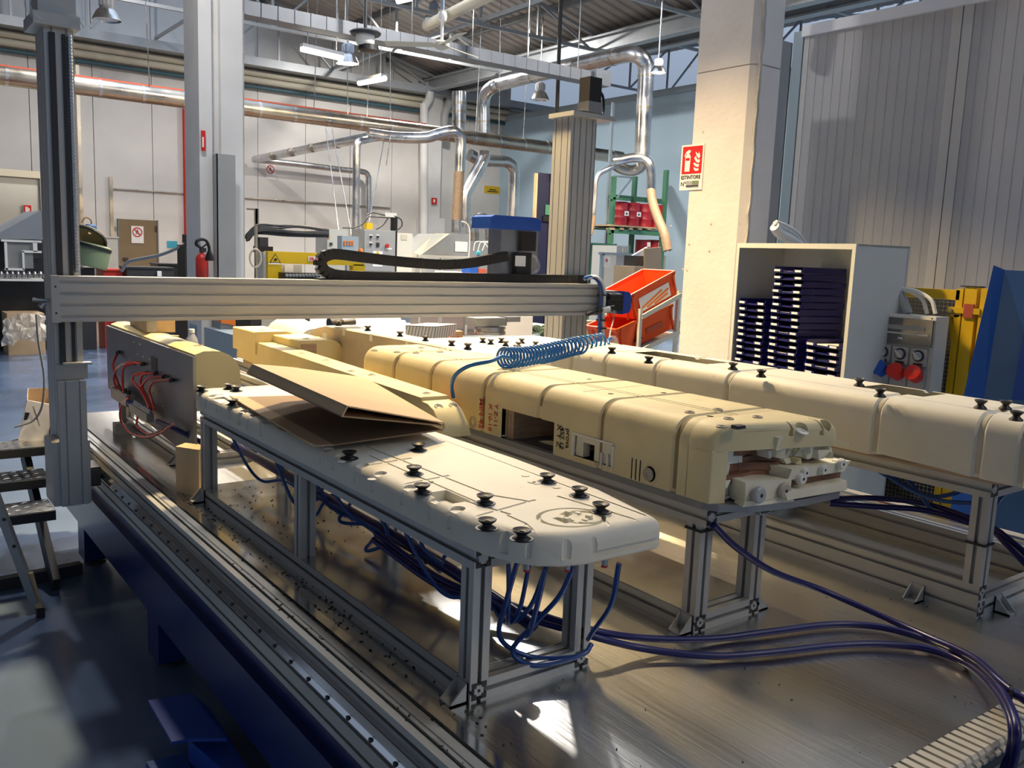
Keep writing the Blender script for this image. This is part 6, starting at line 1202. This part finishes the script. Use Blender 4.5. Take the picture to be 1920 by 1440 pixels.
for k, (pts, r, m) in enumerate((([(1660, 520), (1668, 527), (1680, 540), (1692, 560), (1703, 588)], .022, 'grey_plastic'), ([(1658, 528), (1672, 540), (1700, 545), (1728, 560), (1738, 588)], .010, 'pipe_white'), ([(1660, 524), (1680, 540), (1715, 545), (1745, 562), (1754, 588)], .010, 'pipe_white'))):
    w3 = [P(a_, b_, X=4.42) for a_, b_ in pts]; cp_ = spline(w3, 12); t = one('conduit_hose', MB().tube(cp_, [r*(1+.06*(i % 2)) for i in range(len(cp_))] if k == 0 else r, 12), m, ('fat ribbed grey conduit entering the socket panel', 'white cable entering the socket panel, inner one', 'white cable entering the socket panel, outer one')[k], 'conduit', smooth=60)
for k, (pts, r) in enumerate((([(1452, 425), (1462, 438), (1480, 448), (1500, 462)], .032), ([(1452, 418), (1470, 428), (1490, 440), (1506, 458)], .013), ([(1455, 416), (1475, 424), (1496, 438), (1510, 456)], .013))):
    cp_ = spline([P(a_, b_, Y=3.7) for a_, b_ in pts], 12); one('conduit_hose', MB().tube(cp_, [r*(1+.06*(i % 2)) for i in range(len(cp_))] if k == 0 else r, 12), 'pipe_white', ('fat ribbed white conduit above the open cabinet', 'white cable tied to the conduit above the cabinet, inner one', 'white cable tied to the conduit above the cabinet, outer one')[k], 'conduit', smooth=60)
FX = 4.56
fn = thing('safety_fence', 'yellow steel safety fence with wire mesh behind the socket panel', 'fence', (FX, 2.3, 0))
def fx_(x0, y0, x1, y1, d=.05, z0=None):
    a = P(x0, (y0+y1)/2, X=FX); b = P(x1, (y0+y1)/2, X=FX); z1 = P((x0+x1)/2, y0, X=FX).z; zb = P((x0+x1)/2, y1, X=FX).z if z0 is None else z0
    return MB().box((FX, b.y, zb), (FX+d, a.y, z1))
zt_ = P(1740, 541, X=FX).z; ya, yb_ = P(1640, 545, X=FX).y, P(1800, 545, X=FX).y
obj('top_rail', MB().box((FX, yb_, zt_-.05), (FX+.05, ya+.4, zt_)), 'fence_yellow', fn); obj('frame_stile', fx_(1785, 541, 1798, 700, .05, .1), 'fence_yellow', fn); obj('bottom_rail', MB().box((FX, yb_, .1), (FX+.05, ya+.4, .15)), 'fence_yellow', fn)
obj('fence_post', fx_(1801, 538, 1824, 700, .07, 0), 'fence_yellow', fn); obj('post_cap', MB().box((FX-.005, P(1834, 540, X=FX).y, P(1815, 538, X=FX).z), (FX+.08, P(1801, 540, X=FX).y, P(1815, 536, X=FX).z)), 'dark', fn); obj('frame_stile', fx_(1831, 541, 1846, 700, .05, .1), 'fence_yellow', fn); obj('hinge_plate', fx_(1778, 577, 1838, 588, -.008), 'fence_yellow', fn); obj('hinge_bolt', MB().lathe(P(1784, 581, X=FX-.008), [(.008, 0), (.008, .01)], (-1, 0, 0), 8), 'steel', fn); obj('rust_stain', fx_(1808, 570, 1826, 596, -.009), 'red_rust', fn); obj('mid_rail', fx_(1778, 590, 1798, 594, .04), 'fence_yellow', fn); obj('brace', MB().bar(P(1782, 592, X=FX+.02), P(1788, 640, X=FX+.02), .02), 'fence_yellow', fn)
ms = MB(); y_ = yb_+.02
while y_ < ya+.4: ms.box((FX+.02, y_, .15), (FX+.023, y_+.003, zt_-.05)); y_ += .022
z_ = .2
while z_ < zt_-.05: ms.box((FX+.019, yb_, z_), (FX+.022, ya+.4, z_+.003)); z_ += .022
obj('wire_mesh', ms, 'galv_warm', fn); fn.children[-1]['kind'] = 'stuff'
one('dark_backing', MB().box((FX+.25, yb_-.3, 0), (FX+.27, ya+.6, zt_-.06)), 'dark', 'dark board behind the yellow fence mesh', 'board')
ls = thing('blue_sheet', 'leaning blue folded sheet metal panel at the right edge', 'sheet metal', P(1860, 720, X=4.2))
A0 = P(1863, 497, X=4.1); A1 = P(1807, 740, X=4.1); B0 = P(1884, 506, X=4.2); B1 = P(1845, 745, X=4.2); C0_ = P(1990, 512, X=4.35); C1_ = P(1960, 760, X=4.3)
def quadplate(a, b, c, d, th): return MB().add([a, b, c, d]+[p+V(th) for p in (a, b, c, d)], [(0, 1, 2, 3), (7, 6, 5, 4), (0, 4, 5, 1), (1, 5, 6, 2), (2, 6, 7, 3), (3, 7, 4, 0)])
dn = lambda p: V((p.x, p.y, .3))
obj('fold_flange', quadplate(A0, A1, B1, B0, (.004, .002, 0)), 'blue_paint', ls); obj('sheet_face', quadplate(B0, B1, C1_, C0_, (.004, .002, 0)), 'blue_sheet', ls); obj('fold_lower', quadplate(A1, dn(A1), dn(B1), B1, (.004, .002, 0)), 'blue_paint', ls); obj('face_lower', quadplate(B1, dn(B1), dn(C1_), C1_, (.004, .002, 0)), 'blue_sheet', ls)
one('blue_sheet', quadplate(P(1925, 600, X=4.05), P(1896, 750, X=4.05), P(1960, 750, X=4.1), P(1990, 600, X=4.1), (.004, 0, 0)), 'blue_cover', 'darker blue sheet in front of the leaning panel at the right edge', 'sheet metal')
# grey booth
BX = 6.0; zt0 = P(1600, 38, X=BX).z
def byy(x_, y_): return P(x_, y_, X=BX).y
e0, s0 = byy(1496, 200), byy(1786, 200); bw = e0-s0
bo = struct('wall_booth', MB().box((BX+.03, e0-6*bw, 0), (BX+.12, e0, zt0)), 'booth_trim')
y_ = e0
for k in range(4):
    obj('panel_sheet', MB().box((BX+.012, y_-bw+.075, .02), (BX+.04, y_-(.05 if k == 0 else .075), zt0-.05)), 'booth', bo)
    rb = MB(); n = 14
    for j in range(n): q_ = y_-.09-(bw-.18)*(j+.5)/n; rb.box((BX+.0095, q_-.003, .02), (BX+.0125, q_+.003, zt0-.05))
    obj('panel_ribs', rb, 'booth', bo)
    obj('edge_strip', MB().box((BX+.008, y_-bw+.004, .02), (BX+.04, y_-bw+.072, zt0-.05)), 'booth_trim', bo); obj('edge_strip', MB().box((BX+.008, y_-(.05 if k == 0 else .072), .02), (BX+.04, y_-.004, zt0-.05)), 'booth_trim', bo); y_ -= bw
obj('top_cap', MB().box((BX-.02, e0-4*bw, zt0-.05), (BX+.16, e0+.005, zt0+.03)), 'booth_white', bo); obj('corner_post', MB().box((BX, e0+.002, 0), (BX+.16, e0+.09, zt0+.0)), 'grey_blue', bo)
obj('tan_patch', MB().box((BX+.005, byy(1688, 510), P(1675, 525, X=BX).z), (BX+.008, byy(1662, 510), P(1675, 488, X=BX).z)), 'card', bo)

# ================================================================ left foreground: step unit, ladder leg, carton
st_ = thing('step_unit', 'steps with bright chequer plate treads left of the gantry post', 'steps', (.3, 4.4, 0))
for (xa, ya_, xb_, yb2, Yf, Yd) in ((-40, 868, 92, 846, 4.75, .14), (-40, 930, 95, 908, 4.45, .14), (-40, 1000, 105, 962, 4.15, .14)):
    A_ = P(0, ya_-(ya_-yb2)*.3, Y=Yf); x0, x1 = -.25, P(xb_, yb2, Y=Yf).x; z1 = A_.z
    tr_ = obj('tread', MB().box((x0, Yf, z1), (x1, Yf+.20, z1+.04)), 'dark', st_); obj('tread_plate', MB().box((x0, Yf+.004, z1+.04), (x1, Yf+.20, z1+.044)), 'sheet_alu', tr_)
    ck_ = MB()
    for i in range(22):
        for j in range(5):
            cx = x0+.02+i*.042; cy = Yf+.025+j*.038; s_ = 1 if (i+j) % 2 else -1
            ck_.prism([(cx-.014, cy-.005*s_, z1+.044), (cx, cy-.0035-.0*s_, z1+.0455), (cx+.014, cy+.005*s_, z1+.044), (cx, cy+.0035, z1+.0455)], (0, 0, .0008))
    obj('chequer_bars', ck_, 'polished', tr_)
for xx in (-.22, P(92, 900, Y=4.3).x-.01): obj('stringer', MB().bar((xx, 4.16, .02), (xx, 4.92, P(40, 862, Y=4.75).z), .03, .10), 'dark', st_)
one('floor_bar', MB().bar(P(-30, 1100, Z=.03), P(152, 1064, Z=.03), .05, .05), 'dark', 'dark steel bar lying on the floor by the base leg', 'bar')
ld = thing('ladder_leg', 'aluminium ladder leg leaning at the left edge with a worn wooden tip', 'ladder', P(76, 1158, Z=0)); f_ = P(76, 1156, Z=0); t_ = P(-28, 880, Y=f_.y+.05)
obj('leg', MB().bar(f_.lerp(t_, .10), t_, .05, .03), 'alu_dark', ld); obj('leg_tip', MB().bar(f_+V((0, 0, .02)), f_.lerp(t_, .30)+V((.02, 0, 0)), .022, .022), 'wood', ld); obj('rubber_foot', MB().bar(f_, f_+V((0, 0, .04)), .03, .03), 'black', ld); obj('slot_insert', MB().bar(f_.lerp(t_, .45)+V((.006, -.016, 0)), f_.lerp(t_, .72)+V((.006, -.016, 0)), .014, .004), 'polished', ld)
for q_ in (.5, .68): obj('rivet', MB().lathe(f_.lerp(t_, q_)+V((0, -.025, 0)), [(.008, 0), (.005, .005)], (0, -1, 0), 10), 'dark', ld)
cw = thing('carton', 'torn white carton with brown inside standing behind the gantry post', 'box', P(65, 825, Y=4.9)); Yc = 4.9
def wc(a, b, d=0): return P(a, b, Y=Yc+d)
bt_ = [wc(34, 826), wc(92, 830), wc(92, 830)+V((.05, .22, 0)), wc(34, 826)+V((.05, .22, 0))]; tp_ = [wc(51, 750), wc(92, 758), wc(105, 738)+V((.02, .2, 0)), wc(56, 740)+V((.02, .2, 0))]
for i, nm in enumerate(('front_wall', 'side_wall', 'back_wall', 'side_wall')):
    j_ = (i+1) % 4; mm = 'white_paper' if i in (0, 3) else 'card'; obj(nm, quadplate(bt_[i], bt_[j_], tp_[j_], tp_[i], (.002, .004, 0)), mm, cw)
obj('inner_lining', quadplate(tp_[0]+V((.006, .008, -.004)), bt_[0]+V((.006, .008, 0)), bt_[1]+V((0, .008, 0)), tp_[1]+V((0, .008, -.004)), (0, .002, 0)), 'card', cw); obj('torn_flap', MB().prism([wc(148, 718, .2), wc(155, 716, .2), wc(164, 725, .2), wc(150, 743, .2)], (0, .01, 0)), 'card', cw); obj('dark_print', quadplate(wc(47, 773, -.004), wc(44, 788, -.004), wc(51, 787, -.004), wc(56, 774, -.004), (0, -.001, 0)), 'navy_panel', cw); obj('strap', MB().bar(wc(55, 790, -.006), wc(68, 803, -.006), .003, .006), 'white_paint', cw)
for k in range(5): obj('small_print', MB().bar(wc(62+2*k, 762+6*k, -.004), wc(66+2*k, 775+6*k, -.004), .001, .006), 'print_grey', cw)
wr_ = thing('wire_coil', 'flat coil of silver wire under the white carton', 'wire coil', wc(60, 835))
for k in range(5): c = wc(60, 834)+V((0, .1, -.006*k)); obj('wire_turn', MB().tube([c+V((.085*math.cos(a*.3), .07*math.sin(a*.3), 0)) for a in range(22)], .004, 6), 'steel', wr_, 60)
one('loose_cable', tube_px([(68, 590, 4.6), (72, 640, 4.6), (82, 700, 4.6), (82, 740, 4.6), (76, 770, 4.6), (60, 790, 4.6), (27, 801, 4.6)], .005, 7), 'hood_grey', 'thin dark cable hanging left of the gantry post', 'cable', smooth=60)

# ================================================================ ceiling fixtures
def bay_lamp(label, x_, y_, Y, s, lit=0, cable=2.2, body='lamp_blue'):
    c = P(x_, y_, Y=Y); t = thing('high_bay_lamp', label, 'lamp', c, 'high bay lamps')
    obj('reflector', MB().lathe(c, [(s*.50, 0), (s*.46, s*.10), (s*.36, s*.30), (s*.22, s*.45), (s*.20, s*.46), (s*.34, s*.30), (s*.44, s*.10), (s*.48, .0)], seg=28, cap=False), 'lamp_alu', t, 40)
    obj('ballast', MB().lathe(c+V((0, 0, s*.45)), [(s*.22, 0), (s*.25, s*.04), (s*.25, s*.34), (s*.18, s*.40)], seg=20), body, t, 40)
    fb = MB()
    for k in range(12): a = k*math.pi/6; fb.bar(c+V((s*.25*math.cos(a), s*.25*math.sin(a), s*.5)), c+V((s*.25*math.cos(a), s*.25*math.sin(a), s*.77)), .012)
    obj('fins', fb, body, t); obj('hook', MB().cyl(c+V((0, 0, s*.84)), c+V((0, 0, s*.84+cable)), .012, seg=6), 'galv', t)
    if lit:
        obj('glass', MB().lathe(c+V((0, 0, s*.03)), [(s*.44, 0), (s*.40, s*.03)], seg=24), 'lamp_glow', t)
        l = bpy.data.lights.new('lamp_light', 'AREA'); l.shape = 'DISK'; l.size = s*.8; l.energy = lit; l.color = LAMPC; lo = bpy.data.objects.new('lamp_light', l); COL.objects.link(lo); lo.parent = t; lo.location = (0, 0, -.03)
    else: obj('glass', MB().lathe(c+V((0, 0, s*.05)), [(s*.43, 0), (s*.40, s*.02)], seg=24), 'white_paint', t)
    return t
bay_lamp('silver high bay lamp at the upper left, switched off', 200, 38, 11, .30, body='grey_mid')
bay_lamp('lit high bay lamp beside the long fluorescent tube', 652, 120, 14, .38, 420)
bay_lamp('lit high bay lamp left of the white pillar', 1234, 137, 10.5, .26, 420, 1.2, 'clear_plastic')
bay_lamp('silver high bay lamp beyond the right gantry post, switched off', 1012, 187, 17, .45, body='grey_mid')
def tube_lamp(label, a, b, Ya, Yb):
    A_, B_ = P(*a, Y=Ya), P(*b, Y=Yb); t = thing('fluorescent_lamp', label, 'lamp', A_.lerp(B_, .5), 'fluorescent lamps'); obj('housing', MB().bar(A_+V((0, 0, .05)), B_+V((0, 0, .05)), .12, .05), 'tray_galv', t); obj('tube', MB().cyl(A_, B_, .045, seg=12), 'tube_glow', t, 50)
    for f_ in (.15, .85): obj('hanger', MB().cyl(A_.lerp(B_, f_)+V((0, 0, .07)), A_.lerp(B_, f_)+V((0, 0, 2.0)), .008, seg=6), 'galv', t)
tube_lamp('long lit fluorescent tube below the cable tray', (565, 91), (642, 109), 13, 13)
tube_lamp('short lit fluorescent tube near the corner column', (674, 156), (721, 147), 15.3, 13.7)
tube_lamp('lit fluorescent tube cut by the top edge of the picture', (745, 2), (772, -4), 13, 13)
ctz = P(700, 62, Y=12).z; xa, xb = P(440, 10, Y=12).x, P(1136, 140, Y=12).x
ct_ = thing('cable_tray', 'galvanised cable tray running under the roof to a junction box', 'cable tray', ((xa+xb)/2, 12, ctz)); obj('tray_side', MB().box((xa, 11.98, ctz-.09), (xb, 12.0, ctz+.09)), 'tray_galv', ct_); obj('tray_side', MB().box((xa, 12.25, ctz-.09), (xb, 12.27, ctz+.09)), 'tray_galv', ct_); obj('tray_base', MB().box((xa, 12.0, ctz-.09), (xb, 12.25, ctz-.075)), 'tray_galv', ct_); obj('junction_box', bpx(1118, 131, 1146, 160, 11.9, .3), 'tray_galv', ct_)
for k in range(28): x_ = xa+(xb-xa)*(k+.5)/28; obj('tray_rib', MB().box((x_, 11.97, ctz-.09), (x_+.03, 11.98, ctz+.09)), 'tray_galv', ct_)
for k in range(6): x_ = xa+(xb-xa)*(k+.5)/6; obj('tray_hanger', MB().cyl((x_, 12.12, ctz+.09), (x_, 12.12, 7.6), .008, seg=6), 'galv', ct_)
fc = thing('ceiling_fan', 'three bladed cream ceiling fan on a long rod', 'fan', P(828, 86, Y=10)); c = P(828, 85, Y=10); obj('hub', MB().lathe(c, [(.05, -.05), (.10, -.02), (.10, .03), (.04, .06)], seg=18), 'pipe_cream', fc, 40); obj('rod', MB().cyl(c+V((0, 0, .05)), c+V((0, 0, .42)), .02), 'white_paint', fc, 50); obj('canopy', MB().lathe(c+V((0, 0, .30)), [(.05, 0), (.06, .05), (.05, .10)], seg=14), 'white_paint', fc, 40); obj('down_rod', MB().cyl(c+V((0, 0, .42)), c+V((0, 0, 2.4)), .022), 'lamp_blue', fc, 50)
for a in (.35, 2.45, 4.5): d = V((math.cos(a), math.sin(a), 0)); s_ = V((-math.sin(a), math.cos(a), .25)); obj('blade', MB().obox(c+d*.1-s_*.06, d*.62, s_*.12, (0, 0, .008)), 'pipe_cream', fc)
hf = thing('ceiling_fan', 'dark round ventilator under the cable tray', 'ventilator', P(690, 80, Y=11.6)); c = P(685, 66, Y=11.6); obj('rim', MB().lathe(c, [(.20, 0), (.22, .03), (.20, .05), (.12, .05)], seg=26), 'dark', hf, 40); obj('motor', MB().lathe(c+V((0, 0, -.14)), [(.10, 0), (.13, .04), (.13, .14)], seg=20), 'white_paint', hf, 40); obj('skirt', MB().lathe(c+V((.05, 0, -.22)), [(.10, 0), (.15, .02), (.14, .09), (.08, .10)], seg=18), 'black', hf, 40); obj('rod', MB().cyl(c+V((0, 0, .05)), c+V((0, 0, 2.2)), .025), 'dark', hf)
one('roof_pipe', MB().tube([P(800, 48, Y=14), P(960, -30, Y=10)], .09, 14), 'pipe_cream', 'pale pipe slanting up under the roof deck', 'pipe', smooth=50)
one('power_pole', MB().cyl(P(1040, 330, Y=12.9), P(1053, -40, Y=12.4), .035, seg=8), 'black', 'black vertical cable pole above the navy panels', 'pole')
one('steel_upright', MB().box((P(1149, 192, Y=14.6).x, 14.6, 0), (P(1153, 192, Y=14.6).x, 14.65, P(1149, 192, Y=14.6).z)), 'grey_blue', 'thin grey upright above the pallet rack', 'post')
lb_ = MB(); lb_.box((2.0, 9, 5.9), (2.25, 20, 6.2)); one('roof_girder', lb_, 'roof_dark', 'dark girder crossing the upper left corner', 'girder')
# machine bay lamps out of view, then hall lamps added to brighten the background
LAMPS = ((2.75, 4.5, 4.7, 370, 'high bay lamp hanging over the gantry machine'), (3.0, -2.6, 5.5, 75, 'high bay lamp behind the camera to the right'), (7.4, 6.4, 6.2, 90, 'unseen lamp added to brighten the aisle beyond the white pillar'), (2.0, 7.4, 6.0, 190, 'unseen lamp added behind the gantry to light the white pillar'), (7.0, 9.6, 6.6, 580, 'unseen lamp added to brighten the middle of the hall'), (12.5, 9.0, 6.4, 580, 'unseen lamp added to brighten the pallet rack aisle'), (4.2, 16.0, 7.4, 800, 'unseen lamp added to brighten the far wall on the left'), (11.5, 19.0, 7.0, 800, 'unseen lamp added to brighten the far wall on the right'))
for x_, y_, z_, e, nm in LAMPS:
    c = V((x_, y_, z_)); t = thing('high_bay_lamp', nm, 'lamp', c, 'high bay lamps')
    obj('reflector', MB().lathe(c, [(.22, 0), (.16, .13), (.10, .20), (.09, .20), (.15, .13), (.21, 0)], seg=24, cap=False), 'lamp_alu', t, 40); obj('ballast', MB().lathe(c+V((0, 0, .2)), [(.10, 0), (.11, .15), (.08, .18)], seg=16), 'lamp_blue', t, 40); obj('hook', MB().cyl(c+V((0, 0, .38)), c+V((0, 0, 1.2)), .012, seg=6), 'galv', t)
    l = bpy.data.lights.new('lamp_light', 'AREA'); l.shape = 'DISK'; l.size = .40; l.energy = e; l.color = LAMPC if y_ < 5 else HALLC; lo = bpy.data.objects.new('lamp_light', l); COL.objects.link(lo); lo.parent = t; lo.location = (0, 0, -.01); l.spread = math.radians(105 if y_ < 5 else 180)
